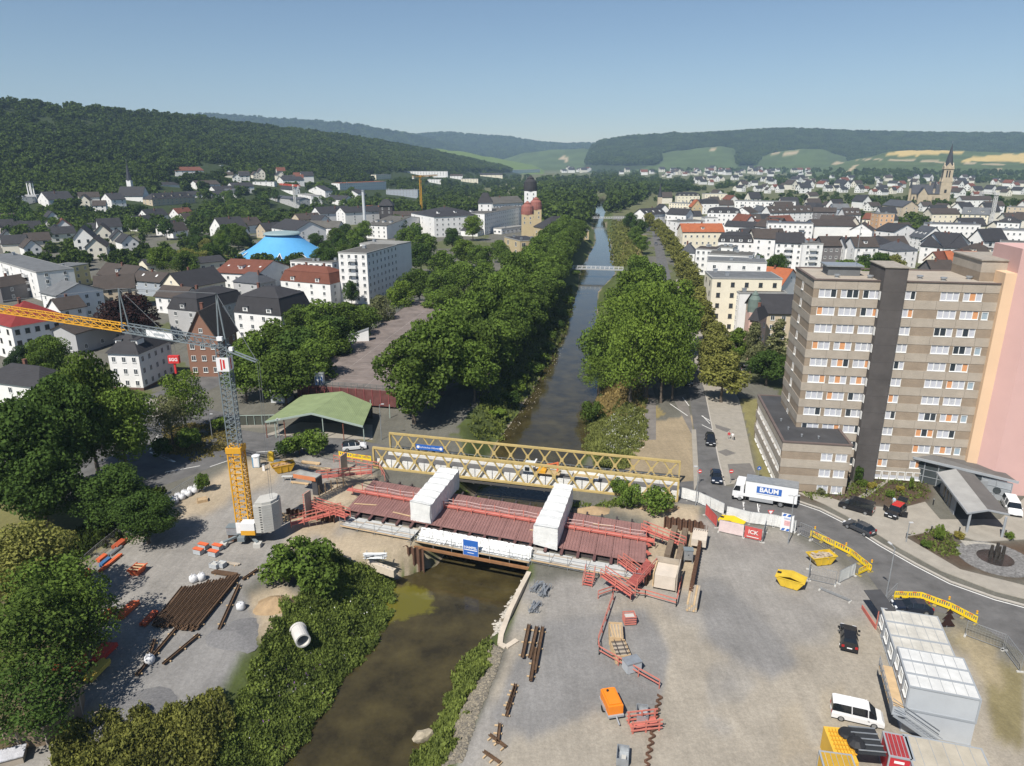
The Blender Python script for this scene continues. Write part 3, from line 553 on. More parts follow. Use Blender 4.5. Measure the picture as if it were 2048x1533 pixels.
weeds('hedge_bottom', [(130,1150),(230,1075),(330,1010),(330,985),(250,990),(150,1080),(60,1150)], 9000, 1.2, .5, leafmat('hedge_dark', (.05, .075, .02), .4), 'dark undergrowth along the path behind the yard fence', z=0, seed=12)
weeds('bed_plants', [(1600,985),(1690,975),(1800,905),(1860,980),(1830,1010),(1700,1000),(1620,1000)], 2600, .5, .3, leafmat('bed_green', (.12, .16, .05), .5), 'low plants in the flower bed before the tower', z=0, seed=13)
weeds('bed_plants', [(1820,1065),(1890,1060),(1915,1095),(1900,1125),(1850,1095)], 900, .5, .3, leafmat('bed_green', (.12, .16, .05), .5), 'low plants in the round bed beside the fountain', z=0, seed=14)
weeds('purple_flowers', [(500,1500),(560,1350),(690,1250),(740,1280),(640,1420)], 80, 1.5, .2, mat('purple_flower', (.22, .10, .30), .8, 0), 'scattered purple flower spikes in the bank weeds', seed=17)
weeds('pale_flowers', [(470,1500),(540,1330),(640,1200),(760,1200),(700,1340),(600,1480)], 220, 1.4, .13, mat('white_flower', (.7, .7, .68), .8, 0), 'scattered white flowers in the bank weeds', seed=18)
# -- buildings
WALLC = {'w': (.74, .73, .71), 'c': (.72, .66, .52), 'y': (.66, .55, .28), 'b': (.50, .42, .31), 'g': (.42, .42, .42), 'd': (.16, .15, .15), 'p': (.62, .42, .36), 'o': (.60, .38, .22), 'k': (.24, .13, .09), 's': (.34, .37, .41), 't': (.46, .37, .22)}
ROOFC = {'d': (.038, .037, .040), 'n': (.062, .050, .043), 'r': (.15, .055, .035), 'o': (.34, .105, .045), 'e': (.20, .03, .028), 'g': (.13, .135, .14), 'l': (.24, .235, .22), 'm': (.10, .095, .085), 's': (.07, .075, .085)}
def WM(k): return mat('wall_' + k, WALLC[k], .9, .07, .25, .1)
def RM(k): return stripes('roof_' + k, ROOFC[k], 1.3, axis='Z', rough=.8, bump=.5) if k not in 'lgm' else mat('roof_' + k, ROOFC[k], .9, .2, .3)
FRAME = mat('window_frame', (.72, .72, .70), .5, 0); PANE = mat('window_glass', (.035, .045, .055), .12, 0, spec=.7); DFRAME = mat('dark_frame', (.06, .055, .05), .5, 0)
CURT = mat('net_curtain', (.42, .43, .46), .8, .2, 3); RAIL = mat('balcony_rail', (.62, .62, .61), .6, .05); METAL = mat('galvanised_steel', (.36, .38, .40), .45, .15, 2, metal=.5)
_wc = {}
def window_mesh(w, h, dark=False, n=2):
 k = (round(w, 2), round(h, 2), dark, n)
 if k not in _wc:
  b = MB(); t = .09; z1 = h
  for x0, x1, z0, zz in ((-w / 2, w / 2, 0, t), (-w / 2, w / 2, h - t, h), (-w / 2, -w / 2 + t, t, h - t), (w / 2 - t, w / 2, t, h - t)): b.bb(x0, x1, -.07, .02, z0, zz)
  for i in range(1, n): x = -w / 2 + w * i / n; b.bb(x - .035, x + .035, -.06, .02, t, h - t)
  b.add([(-w / 2 + t, -.015, t), (w / 2 - t, -.015, t), (w / 2 - t, -.015, h - t), (-w / 2 + t, -.015, h - t)], [(0, 1, 2, 3)], 1)
  b.bb(-w / 2 - .06, w / 2 + .06, -.14, .02, -.07, -.003)
  _wc[k] = b.mesh('window', [DFRAME if dark else FRAME, PANE])
 return _wc[k]
def win_grid(par, org, ax, L, z0, floors, fh, cols, w=1.15, h=1.35, dark=False, n=2, skip=0.0, nrm=None, m0=.0):
 """windows along a wall from org in direction ax (unit, seen left to right from outside)"""
 rz = math.atan2(ax[1], ax[0]); rr = random.Random(int(L * 100) + cols)
 if cols < 1: return
 w = min(w, (L - m0) / cols * .62)
 for f in range(floors):
  for c in range(cols):
   if rr.random() < skip: continue
   s = m0 / 2 + (L - m0) * (c + .5) / cols
   obj('window', window_mesh(w, h, dark, n), par, (org[0] + ax[0] * s, org[1] + ax[1] * s, z0 + fh * f + .95), rz)
HOUSEBOX = []; HOUSEFOOT = []
def roof_build(t, kind, w, d, h, rh, rm, wm, ov=.45):
 b = MB(); g = MB(); e = h
 if kind == 'flat':
  b.bb(-.12, w + .12, -.12, d + .12, h - .28, h + .12); b2 = MB().bb(.25, w - .25, .25, d - .25, h + .121, h + .14); 
  r = b.build('roof', WALLTRIM, t); b2.build('roof_felt', rm, r); return r
 if kind == 'gx':
  s = rh / (d / 2)
  b.slab([(-ov, -ov, e - s * ov), (w + ov, -ov, e - s * ov), (w + ov, d / 2, e + rh), (-ov, d / 2, e + rh)], -.22); b.slab([(-ov, d + ov, e - s * ov), (w + ov, d + ov, e - s * ov), (w + ov, d / 2 + .01, e + rh), (-ov, d / 2 + .01, e + rh)], -.22)
  for x in (.0, w): g.add([(x, 0, h), (x, d, h), (x, d / 2, h + rh)], [(0, 1, 2)] if x else [(0, 2, 1)])
 if kind == 'gy':
  s = rh / (w / 2)
  b.slab([(-ov, -ov, e - s * ov), (-ov, d + ov, e - s * ov), (w / 2, d + ov, e + rh), (w / 2, -ov, e + rh)], -.22); b.slab([(w + ov, -ov, e - s * ov), (w + ov, d + ov, e - s * ov), (w / 2 + .01, d + ov, e + rh), (w / 2 + .01, -ov, e + rh)], -.22)
  for y in (0, d): g.add([(0, y, h), (w, y, h), (w / 2, y, h + rh)], [(0, 1, 2)] if not y else [(0, 2, 1)])
 if kind in ('hip', 'man'):
  o = ov; z = h - .05
  def frus(x0, x1, y0, y1, z0, X0, X1, Y0, Y1, z1, cap=True):
   b.add([(x0, y0, z0), (x1, y0, z0), (x1, y1, z0), (x0, y1, z0), (X0, Y0, z1), (X1, Y0, z1), (X1, Y1, z1), (X0, Y1, z1)], [(0, 1, 5, 4), (1, 2, 6, 5), (2, 3, 7, 6), (3, 0, 4, 7), (4, 5, 6, 7), (3, 2, 1, 0)])
  if kind == 'hip':
   m = min(w, d) / 2 - .15; frus(-o, w + o, -o, d + o, z, m, w - m, m, d - m, h + rh)
  else:
   i1 = min(1.3, min(w, d) * .14); m = min(w, d) * .42
   frus(-.2, w + .2, -.2, d + .2, z, i1, w - i1, i1, d - i1, h + rh * .68); frus(i1 - .1, w - i1 + .1, i1 - .1, d - i1 + .1, h + rh * .68 + .003, m, w - m, m, d - m, h + rh)
 if g.v: g.build('gable', wm, t)
 return b.build('roof', rm, t)
WALLTRIM = mat('roof_edge', (.30, .30, .29), .7, .1, 1)
def house(A, B, h, dep, roof='gx', rh=4, wc='w', rc='d', label='', fl=3, nf=3, ns=2, chim=1, dorm=0, balc=0, dark=False, name='house', cat='house', group=None, ww=1.15, wh=1.35, base=None, sky_l=0, z0=None):
 zz = 0.0 if z0 is None else z0
 if z0 is None: zz = max(GT((A[0] + B[0]) / 2, (A[1] + B[1]) / 2, h).z - .4, 0)
 a = G(A[0], A[1], zz + h); b_ = G(B[0], B[1], zz + h); ax = (b_ - a); ax.z = 0; w = ax.length; ax.normalize(); ay = Vector((-ax.y, ax.x, 0))
 if ay.dot(Vector((a.x, a.y, 0))) < 0: ay = -ay
 flip = ax.cross(ay).z < 0
 d = dep if not isinstance(dep, tuple) else abs((G(dep[0], dep[1], zz + h) - b_).dot(ay))
 d = max(4.0, min(d, 60))
 t = thing(name, label, cat, (a.x, a.y, zz), math.atan2(ax.y, ax.x), group)
 wm = WM(wc); MB().bb(0, w, 0, d, -3 if zz > 1 else 0, h - (.3 if roof == 'flat' else 0)).build('wall', wm, t)
 if base: MB().bb(-.04, w + .04, -.04, d + .04, 0, .7).build('plinth', mat('plinth', (.14, .09, .07), .9), t)
 r = roof_build(t, roof, w, d, h, rh, RM(rc), wm)
 fh = (h - .5) / fl
 win_grid(t, (0, -.005), (1, 0), w, .15, fl, fh, nf, ww, wh, dark); win_grid(t, (-.005, d), (0, -1), d, .15, fl, fh, ns, ww, wh, dark); win_grid(t, (w + .005, 0), (0, 1), d, .15, fl, fh, ns, ww, wh, dark)
 rr = random.Random(int(A[0] * 7 + A[1]))
 if roof == 'gy' and rh > 3: obj('window', window_mesh(.9, 1.1, dark), t, (w / 2, -.005, h + rh * .25), 0)
 for i in range(chim):
  cx, cy = w * rr.uniform(.25, .75), d * rr.uniform(.4, .6); zt = h + (rh if roof != 'flat' else 0) + .9
  MB().bb(cx - .35, cx + .35, cy - .3, cy + .3, h - .2, zt).bb(cx - .42, cx + .42, cy - .37, cy + .37, zt - .001, zt + .12).build('chimney', mat('chimney_brick', (.16, .075, .055), .9), r)
 for i in range(dorm):
  x = w * (i + .5) / dorm; k = .28 if roof != 'man' else .1; yb = d * .5 * k; z = h + rh * k
  if roof == 'man': yb = -.05; z = h + .35
  dm = MB().bb(x - .85, x + .85, yb, yb + min(d * .3, 2.6), z - .1, z + 1.5).build('dormer', wm, r)
  MB().slab([(x - 1.05, yb - .25, z + 1.5), (x + 1.05, yb - .25, z + 1.5), (x + 1.05, yb + min(d * .3, 2.6), z + 1.75), (x - 1.05, yb + min(d * .3, 2.6), z + 1.75)], -.12).build('dormer_roof', RM(rc), dm)
  obj('window', window_mesh(1.1, 1.05, dark), dm, (x, yb - .005, z + .25), 0)
 for i in range(sky_l):
  x = w * (i + .5) / sky_l + rr.uniform(-.4, .4)
  if roof in ('gx',):
   s = rh / (d / 2); y = d * .22; MB().slab([(x - .4, y, h + y * s + .30), (x + .4, y, h + y * s + .30), (x + .4, y + 1, h + (y + 1) * s + .30), (x - .4, y + 1, h + (y + 1) * s + .30)], .08).build('skylight', FRAME, r)
 if roof == 'flat' and chim == 0 and w > 8:
  for i in range(rr.randint(1, 3)):
   x, y = rr.uniform(1.5, w - 1.5), rr.uniform(1.5, d - 1.5); MB().bb(x - .6, x + .6, y - .5, y + .5, h + .1, h + 1.1).bb(x - .7, x + .7, y - .6, y + .6, h + 1.1, h + 1.2).build('roof_vent', METAL, r)
 for c in range(balc):
  x = w * (c + .5) / balc
  for f in range(1, fl):
   z = .1 + fh * f; bw = min(3.2, w / balc * .7)
   bo = MB().bb(x - bw / 2, x + bw / 2, -1.3, 0, z, z + .16).build('balcony', wm, t); MB().bb(x - bw / 2, x + bw / 2, -1.3, -1.24, z + .161, z + 1.05).bb(x - bw / 2, x - bw / 2 + .06, -1.239, -.01, z + .161, z + 1.05).bb(x + bw / 2 - .06, x + bw / 2, -1.239, -.01, z + .161, z + 1.05).build('railing', RAIL, bo)
 X = np.array([a.x, b_.x, a.x, b_.x, a.x, b_.x]); Yv = np.array([a.y, b_.y, a.y, b_.y, a.y, b_.y]); Zv = np.array([zz, zz, zz + h, zz + h, zz + h + rh, zz + h + rh]); px, py = Pn(X, Yv, Zv); HOUSEBOX.append((px.min(), py.min(), px.max(), py.max(), a.y)); cc = a + ax * w / 2 + ay * d / 2; HOUSEFOOT.append((cc.x, cc.y, max(w, d) * .62))
 return t
HS = [ # eave corners A, B in pixels, wall height, depth (m or a pixel), roof, rise, wall, roof colour, label, options
 ((215,706),(276,708),9,(372,682),'hip',4.5,'w','d','white three-storey house with dark hipped roof behind the crane jib',dict(nf=3,ns=5,dorm=2,chim=0,base=1,ww=1)),
 ((372,680),(435,680),9.5,12,'gy',7,'k','n','dark half-timbered brick house with steep brown gable',dict(nf=3,ns=3,chim=1)),
 ((22,654),(139,634),9.5,15,'hip',5,'w','e','white house under a wide red hipped roof',dict(nf=6,ns=3,chim=1,dark=True)),
 ((82,585),(113,592),9,(190,576),'gx',3,'w','g','white house with grey sheet-metal roof and roof terrace',dict(nf=2,ns=4,chim=0)),
 ((189,580),(268,575),8,11,'gx',4,'b','n','beige-brown house with low brown roof left of the copper beech',dict(nf=4,dark=True)),
 ((70,536),(112,538),9,(172,527),'flat',0,'y','g','yellow flat-roofed apartment house',dict(nf=2,ns=4,chim=0)),
 ((-40,512),(72,545),11,13,'flat',0,'w','g','white stepped apartment block with balconies at the left edge',dict(fl=4,nf=6,balc=3,chim=0)),
 ((322,572),(366,577),7,(434,560),'gy',5,'c','d','long house with cream gable and black roof',dict(nf=2,ns=5,fl=2)),
 ((335,617),(396,623),8.5,(468,598),'man',5,'g','d','grey gabled apartment house with white dormer behind the timbered house',dict(nf=2,ns=7,dorm=1)),
 ((468,624),(562,632),8.5,(608,612),'man',7,'w','d','large white house with slate mansard roof and roof terraces',dict(nf=4,ns=4,dorm=2,chim=1,balc=0)),
 ((466,563),(517,568),6,9,'hip',3.5,'g','s','small house with anthracite hipped roof and skylights',dict(fl=2,nf=2,chim=1)),
 ((430,545),(515,549),7,(577,533),'gx',4,'w','r','white building with wide red-brown tiled roof before the blue dome',dict(fl=2,nf=5,dorm=1,sky_l=4,chim=0)),
 ((580,522),(664,526),9,10,'flat',0,'w','m','low white flat-roofed block with glazed top floor',dict(nf=7,chim=0,ww=1.8)),
 ((561,561),(660,569),8,(690,560),'man',5.5,'w','r','red-brown mansard house with a scaffolded side',dict(nf=4,dorm=2,chim=2)),
 ((676,505),(733,507),19,(786,490),'flat',0,'w','m','tall white apartment block behind the parking deck trees',dict(fl=7,nf=4,ns=8,balc=1,chim=0)),
 ((676,551),(737,550),9,(770,535),'flat',0,'w','g','lower white front wing of the tall apartment block',dict(fl=3,nf=4,balc=1,chim=0)),
 ((786,491),(822,484),19,16,'flat',0,'w','l','white gable slab with red mark at the right end of the tall block',dict(fl=7,nf=0,ns=3,chim=0)),
 ((294,531),(372,524),7,12,'gx',2,'c','d','cream row house with flat dark roof left of the cream twin',dict(fl=2,nf=4,chim=0,ww=1.5)),
 ((378,529),(450,522),7,12,'gx',2,'c','d','cream row house with flat dark roof nearest the park lawn',dict(fl=2,nf=4,chim=0,ww=1.5)),
 ((0,640),(28,660),6,8,'flat',0,'w','l','low white annex in front of the red hipped roof',dict(fl=2,nf=1,chim=0)),
 ((-40,760),(78,775),6,9,'hip',3,'w','d','white house with dark tiled roof at the left picture edge',dict(fl=2,nf=3)),
 ((150,668),(245,640),6,9,'gx',2,'g','n','grey garage wing with brown roof behind the white hipped house',dict(fl=1,nf=3,chim=0)),
 ((160,790),(225,775),4,10,'flat',0,'w','m','low white annex with lattice wall left of the white hipped house',dict(fl=1,nf=2,chim=0)),
 ((120,620),(170,612),6,8,'gx',3,'w','n','small white house behind the red hipped roof',dict(fl=2,nf=2)),
 ((0,575),(85,560),6,9,'hip',3,'d','n','dark-roofed low house beside the white metal-roofed one',dict(fl=2,nf=2)),
 ((310,592),(365,597),6,9,'gx',3,'w','n','brown-roofed white house between copper beech and grey gable',dict(fl=2,nf=3)),
 ((195,548),(262,556),6,10,'gx',4,'w','n','white dormer house right of the yellow apartments',dict(fl=2,nf=3,dorm=1)),
 ((262,560),(320,565),6,9,'gx',3,'s','n','blue-grey house with brown roof before the cream rows',dict(fl=2,nf=3,sky_l=2)),
 ((470,640),(475,640),5,6,'flat',0,'g','g','narrow grey lean-to beside the slate mansard house',dict(fl=1,nf=0,ns=1,chim=0)),
 # hillside and middle distance, left
 ((236,392),(285,392),7,13,'gx',8,'w','d','white church nave with steep dark roof on the hillside',dict(fl=1,nf=4,chim=0,name='church_nave',cat='church')),
 ((202,398),(222,400),8,12,'gy',5,'w','d','white gabled house at the foot of the hillside church',dict(nf=2)),
 ((304,399),(390,394),8,12,'hip',5,'b','d','long beige apartment house with dark hipped roof on the hillside',dict(nf=10,dorm=5,chim=2)),
 ((75,398),(96,400),8,(113,395),'gy',6,'w','d','tall white gabled house at the far left of the slope',dict(nf=2)),
 ((45,396),(72,394),8,9,'flat',0,'w','g','white flat-roofed house below the white belfry',dict(nf=2,chim=0)),
 ((255,446),(274,447),6,(290,443),'gy',5,'w','d','white gabled house above the red hip roof',dict(fl=2,nf=2)),
 ((275,432),(296,433),6,(318,429),'gy',5,'w','d','white gabled house with blue side below the hillside church',dict(fl=2,nf=2)),
 ((338,429),(358,430),6,(372,427),'gy',5,'w','r','white gabled house with reddish roof on the slope',dict(fl=2,nf=2)),
 ((352,440),(372,441),6,(396,437),'gy',5,'w','n','white gabled house with brown roof under the reddish one',dict(fl=2,nf=2)),
 ((311,457),(328,458),5,(342,454),'gy',5,'w','d','small white gable with two windows above the park trees',dict(fl=2,nf=2)),
 ((330,461),(345,462),5,12,'gy',5,'w','n','little white gable right beside its twin above the park',dict(fl=2,nf=1)),
 ((419,456),(446,460),8,(462,452),'gy',7,'w','d','broad white gable wall left of the blue dome',dict(nf=3)),
 ((466,450),(488,452),6,(512,448),'gy',5,'w','n','white gabled house behind the trees left of the blue dome',dict(fl=2,nf=2)),
 ((512,458),(530,460),6,(545,455),'gy',4,'b','d','beige gabled house next to the bright gravel lot',dict(fl=2,nf=2)),
 ((543,455),(590,462),9,(610,452),'gx',5,'w','d','white building with rounded gable right behind the blue dome',dict(nf=4)),
 ((582,438),(600,440),8,(614,434),'gy',4,'b','n','brown-gabled house below the red and white crane',dict(nf=2)),
 ((615,455),(676,456),7,11,'gx',4,'w','m','white row house with grey roof right of the blue dome',dict(fl=2,nf=6)),
 ((602,440),(640,443),7,10,'gx',4,'w','d','white house with brown roof behind the grey-roofed row',dict(fl=2,nf=3)),
 ((622,426),(640,428),8,(670,421),'gy',5,'w','d','white pointed gable with black roof at the town edge',dict(nf=2)),
 ((672,424),(690,426),10,(722,418),'gy',4,'w','d','white modern gabled house with dark brick front block',dict(fl=4,nf=2)),
 ((337,341),(350,342),6,(367,339),'gy',4,'w','r','lone white house with red roof high on the wooded slope',dict(fl=2,nf=2)),
 ((395,331),(442,331),6,9,'flat',0,'w','g','white flat villa highest on the wooded slope',dict(fl=2,nf=5,chim=0)),
 ((318,371),(359,370),5,9,'hip',3,'w','d','white bungalow with dark hip roof under the lone red roof',dict(fl=1,nf=3)),
 ((379,369),(395,370),6,(407,367),'gy',4,'w','n','white gabled house left of three dark-roofed neighbours',dict(fl=2,nf=2)),
 ((417,380),(430,381),5,(444,378),'gy',4,'w','d','first of the dark-roofed white houses on the upper slope',dict(fl=2,nf=2)),
 ((453,373),(466,374),6,(480,371),'gy',4,'w','d','second dark-roofed white house, in front of the crane jib tip',dict(fl=2,nf=2)),
 ((372,390),(455,388),5,10,'gx',3,'w','d','long low white building with dark roof below the slope gables',dict(fl=2,nf=6)),
 ((448,386),(472,386),5,9,'gx',4,'w','s','small house with blue-grey roof beside the park trees',dict(fl=2,nf=2)),
 ((505,364),(548,364),6,10,'flat',0,'w','g','white modern villa under the red and white crane jib',dict(fl=2,nf=4,chim=0)),
 ((554,360),(566,361),6,(577,358),'gy',4,'w','d','white gable right of the modern villa on the slope',dict(fl=2,nf=2)),
 ((560,378),(585,380),5,9,'gx',4,'w','d','white sloping-roofed house below the crane jib',dict(fl=2,nf=2)),
 ((533,394),(598,400),7,12,'gx',2,'g','s','long grey institutional building behind the park trees',dict(fl=2,nf=8,chim=0)),
 ((595,388),(622,392),8,12,'flat',0,'w','l','white terraced flats right of the red and white crane mast',dict(nf=4,balc=2,chim=0)),
 ((679,367),(772,363),11,14,'flat',0,'w','o','long white school with orange end bays under the forest',dict(fl=3,nf=22,chim=0,ww=.9,wh=1.6)),
 ((772,380),(835,380),9,14,'flat',0,'s','g','blue-grey office building right of the long school',dict(nf=10,chim=0)),
 ((752,350),(782,349),9,14,'flat',0,'c','g','cream clinic block left of the yellow crane',dict(nf=6,chim=0)),
 ((782,343),(895,343),9,16,'flat',0,'w','g','long white clinic building at the forest edge',dict(nf=20,chim=0,ww=1.4)),
 ((855,359),(882,359),8,12,'flat',0,'w','l','small white block under the yellow crane jib',dict(nf=5,chim=0)),
 ((900,352),(925,352),8,12,'gx',3,'w','n','white house right of the small white block',dict(nf=4)),
 ((922,358),(956,358),8,12,'flat',0,'c','g','cream block at the foot of the meadow hill',dict(nf=6,chim=0)),
 ((960,350),(1005,350),7,12,'gx',4,'c','d','row of gabled houses left of the big white clinic',dict(nf=5)),
 ((1012,341),(1080,339),14,16,'flat',0,'w','l','big white clinic at the end of the wooded hill',dict(fl=4,nf=14,chim=0)),
 ((617,380),(650,382),7,10,'gy',5,'w','d','white gabled house left of the long school',dict(fl=2,nf=2)),
 ((655,398),(690,400),7,11,'gx',4,'w','d','white pair of houses below the long school',dict(fl=2,nf=4)),
 ((690,385),(716,388),7,10,'gy',4,'w','d','white narrow house left of the slim chimney',dict(fl=2,nf=2)),
 ((732,424),(756,424),7,10,'gx',5,'c','o','small house with orange roof behind the slim chimney',dict(fl=2,nf=2)),
 ((731,450),(773,452),9,(794,434),'gx',4,'w','m','white house with grey roof in front of the dark tower',dict(nf=4,dorm=3)),
 ((787,432),(870,431),8,14,'gx',3,'w','n','long low white wing with brown roof left of the hotel',dict(fl=2,nf=9)),
 ((868,434),(968,430),14,(985,420),'hip',5,'w','d','large white hotel front with dark hipped roof',dict(fl=4,nf=9,ns=3,dorm=3,chim=1,name='hotel',cat='hotel')),
 ((969,428),(1050,413),15,16,'flat',0,'w','m','long white hotel wing with a grid of small windows',dict(fl=5,nf=22,ns=2,chim=0,name='hotel_wing',cat='hotel',ww=1)),
 ((985,408),(1046,405),16,16,'gx',5,'w','m','hotel rear wing with long grey roof below the domed tower',dict(fl=4,nf=10,chim=1,name='hotel_wing',cat='hotel')),
 ((900,460),(955,462),4,10,'hip',5,'w','d','small pavilion with dark hip roof in the hotel garden',dict(fl=1,nf=4)),
 ((1092,458),(1160,455),9,18,'hip',7,'t','d','ochre spa hall with big dark hipped roof by the river',dict(fl=2,nf=5,dorm=1,chim=0,name='spa_hall',cat='building')),
 ((1040,482),(1084,480),9,(1100,470),'flat',0,'t','d','ochre brick bath house with black flat roof before the avenue',dict(fl=2,nf=3,chim=0,ww=2.2,wh=2.4,name='bath_house',cat='building')),
 ((1003,458),(1052,452),4,8,'flat',0,'w','l','glazed white connecting gallery beside the hotel lawn',dict(fl=1,nf=6,chim=0,ww=2)),
 ((1150,462),(1178,462),6,12,'flat',0,'t','l','small ochre pavilion on the river edge',dict(fl=1,nf=3,chim=0)),
 # right-hand town
 ((1425,556),(1565,558),17,(1578,545),'flat',0,'c','g','cream hotel block with dark windows right of the lime avenue',dict(fl=5,nf=5,ns=2,dark=True,chim=0)),
 ((1415,522),(1534,526),17,12,'flat',0,'w','g','white apartment block behind the cream hotel',dict(fl=5,nf=4,ns=3,chim=0)),
 ((1480,586),(1574,586),13,12,'flat',0,'w','m','white balcony house with brown stripes before the cream hotel',dict(fl=4,nf=0,ns=3,chim=0)),
 ((1513,626),(1602,628),11,14,'gx',4,'b','d','beige banded building with slate roof beside the concrete tower',dict(fl=4,nf=4,chim=0)),
 ((1500,640),(1516,642),11,8,'hip',3,'p','d','pink house front beside the beige banded building',dict(fl=3,nf=1)),
 ((1562,572),(1600,560),8,12,'gy',5,'w','o','white house with orange tiled gable behind the concrete tower',dict(fl=2,nf=2)),
 ((1366,464),(1448,464),12,14,'gx',4,'c','o','cream villa with curved gable and orange roof',dict(nf=7,dorm=1)),
 ((1437,484),(1508,486),10,12,'man',5,'w','d','white house with large black mansard roof',dict(nf=5,dorm=4)),
 ((1508,476),(1551,478),13,12,'gx',4,'w','n','white block with blank gables and brown roof',dict(fl=4,nf=2)),
 ((1552,485),(1606,487),14,12,'gx',4,'w','d','white flats with orange awnings and a gabled balcony bay',dict(fl=5,nf=4,balc=1)),
 ((1607,488),(1647,488),14,12,'flat',0,'w','m','white flats with full-width balconies',dict(fl=5,nf=2,balc=1,chim=0)),
 ((1647,492),(1692,492),11,12,'gx',4,'d','n','dark-clad house with brown roof right of the balcony flats',dict(nf=4)),
 ((1711,494),(1757,494),12,12,'gx',4,'w','n','white house with wide dormer and balcony behind the tower roof',dict(fl=4,nf=3,dorm=1,balc=1)),
 ((1692,494),(1711,494),11,11,'gx',4,'w','d','narrow white house between two brown roofs',dict(nf=2)),
 ((1536,446),(1627,448),14,14,'flat',0,'w','s','long white apartment house with glass balconies',dict(fl=4,nf=9,balc=2,chim=0)),
 ((1630,452),(1713,453),12,24,'gx',3,'w','n','huge blank white hall wall in the middle of the town',dict(fl=1,nf=0,ns=0,chim=0,name='market_hall',cat='building')),
 ((1482,442),(1523,442),9,12,'gx',4,'c','n','low cream house with broad brown roof',dict(fl=2,nf=3,sky_l=2)),
 ((1416,426),(1482,427),13,13,'man',4,'w','d','white corner block with black mansard and checkered bay',dict(fl=4,nf=7,dorm=4)),
 ((1292,430),(1331,427),12,12,'gx',4,'w','d','white riverside house with dark roof at the street end',dict(nf=4,dorm=3)),
 ((1334,428),(1372,430),12,12,'gx',4,'w','d','white house with grey roof second from the river corner',dict(nf=3)),
 ((1355,444),(1410,442),12,12,'flat',0,'w','m','white flat house with roof terrace near the lime avenue',dict(fl=4,nf=4,chim=0)),
 ((1410,436),(1436,436),10,10,'flat',0,'w','l','small white cube left of the low cream house',dict(nf=2,chim=0)),
 ((1450,452),(1510,455),9,11,'gx',3,'w','d','white house with red-framed windows behind the orange roof',dict(fl=2,nf=6)),
 ((1510,452),(1538,455),10,12,'gx',4,'g','n','brown-roofed house left of the long apartment house',dict(nf=2)),
 ((1338,406),(1383,408),11,12,'flat',0,'c','g','cream flat-roofed hotel near the river bend',dict(fl=4,nf=8,chim=0)),
 ((1384,414),(1405,414),9,12,'gy',6,'t','o','small ochre house with orange gable front',dict(nf=2)),
 ((1405,408),(1438,408),10,12,'man',5,'w','d','house with tall black mansard right of the orange gable',dict(nf=3)),
 ((1355,392),(1400,392),11,12,'man',4,'c','d','long house with dormered slate roof at the far street end',dict(nf=6,dorm=5)),
 ((1410,388),(1455,388),12,14,'flat',0,'c','l','pale glass-fronted block before the tree belt',dict(nf=6,chim=0)),
 ((1437,410),(1468,410),9,12,'gx',4,'g','n','broad brown roof right of the tall black mansard',dict(fl=2,nf=3)),
 ((1470,402),(1592,404),13,14,'flat',0,'w','g','long pale-grey residential terrace with roof sheds',dict(fl=4,nf=14,balc=4,chim=0)),
 ((1468,424),(1500,426),9,12,'gy',4,'w','n','white gable before the long pale terrace',dict(nf=2)),
 ((1507,424),(1541,424),8,12,'hip',5,'s','s','house with blue-black hipped roof in the town centre',dict(fl=2,nf=3)),
 ((1541,426),(1627,424),9,12,'gx',5,'w','n','row of shops with long brown roof and small dormers',dict(nf=8,dorm=6)),
 ((1540,412),(1600,412),9,12,'gx',4,'w','d','dark roof with white gable behind the brown shop row',dict(fl=2,nf=5)),
 ((1627,424),(1672,425),13,12,'gx',3,'d','n','black-clad town house with white balconies',dict(fl=4,nf=4,balc=1)),
 ((1527,444),(1560,446),9,10,'gx',3,'k','n','red-brick house with small white dormers',dict(nf=3,dorm=2)),
 ((1575,444),(1590,446),8,10,'flat',0,'w','m','tiny white block behind the long apartment house',dict(nf=1,chim=0)),
 ((1362,505),(1390,506),9,10,'hip',4,'w','s','low house with rounded slate roof by the lime avenue',dict(nf=2)),
 ((1392,498),(1434,500),12,12,'flat',0,'w','n','white penthouse block beside the rounded slate roof',dict(fl=4,nf=4,chim=0)),
 ((1432,494),(1466,496),12,10,'flat',0,'w','m','white cube with grey roof right of the penthouse block',dict(fl=4,nf=2,chim=0)),
 ((1418,508),(1506,512),14,12,'flat',0,'w','m','white roof-garden block behind the white apartments',dict(fl=4,nf=6,chim=0)),
 ((1788,464),(1836,462),10,14,'gy',4,'w','d','white gable house before the grey slab block',dict(nf=3)),
 ((1760,428),(1790,428),17,12,'flat',0,'o','m','tall pinkish slab block left of the church',dict(fl=6,nf=3,chim=0)),
 ((1725,438),(1760,440),9,12,'gx',4,'c','r','beige house with reddish roof before the slab block',dict(nf=3)),
 ((1860,448),(1962,450),11,14,'flat',0,'w','s','long white department house with grey metal roof',dict(nf=10,chim=0)),
 ((1842,484),(1888,496),9,12,'gy',6,'w','d','steep white gable with dormered side behind the tower',dict(nf=2)),
 ((1892,496),(1940,486),9,12,'gy',6,'w','d','second steep white gable with black stripe roof',dict(nf=2)),
 ((1820,472),(1845,476),8,14,'gx',6,'w','s','white house with grey dormer roof left of the twin gables',dict(nf=3,dorm=3)),
 ((1788,502),(1836,500),9,13,'hip',4,'w','s','white house under a plain anthracite hipped roof',dict(nf=3)),
 ((1757,490),(1790,488),10,12,'hip',4,'w','d','white house with dark hip roof left of the anthracite one',dict(nf=2)),
 ((1848,520),(1880,524),8,12,'gy',4,'c','r','cream gable with brown roof and red chimney',dict(fl=2,nf=2)),
 ((1900,524),(1962,524),8,10,'gx',4,'b','o','house with bright orange tiled roof behind the tower',dict(fl=2,nf=4)),
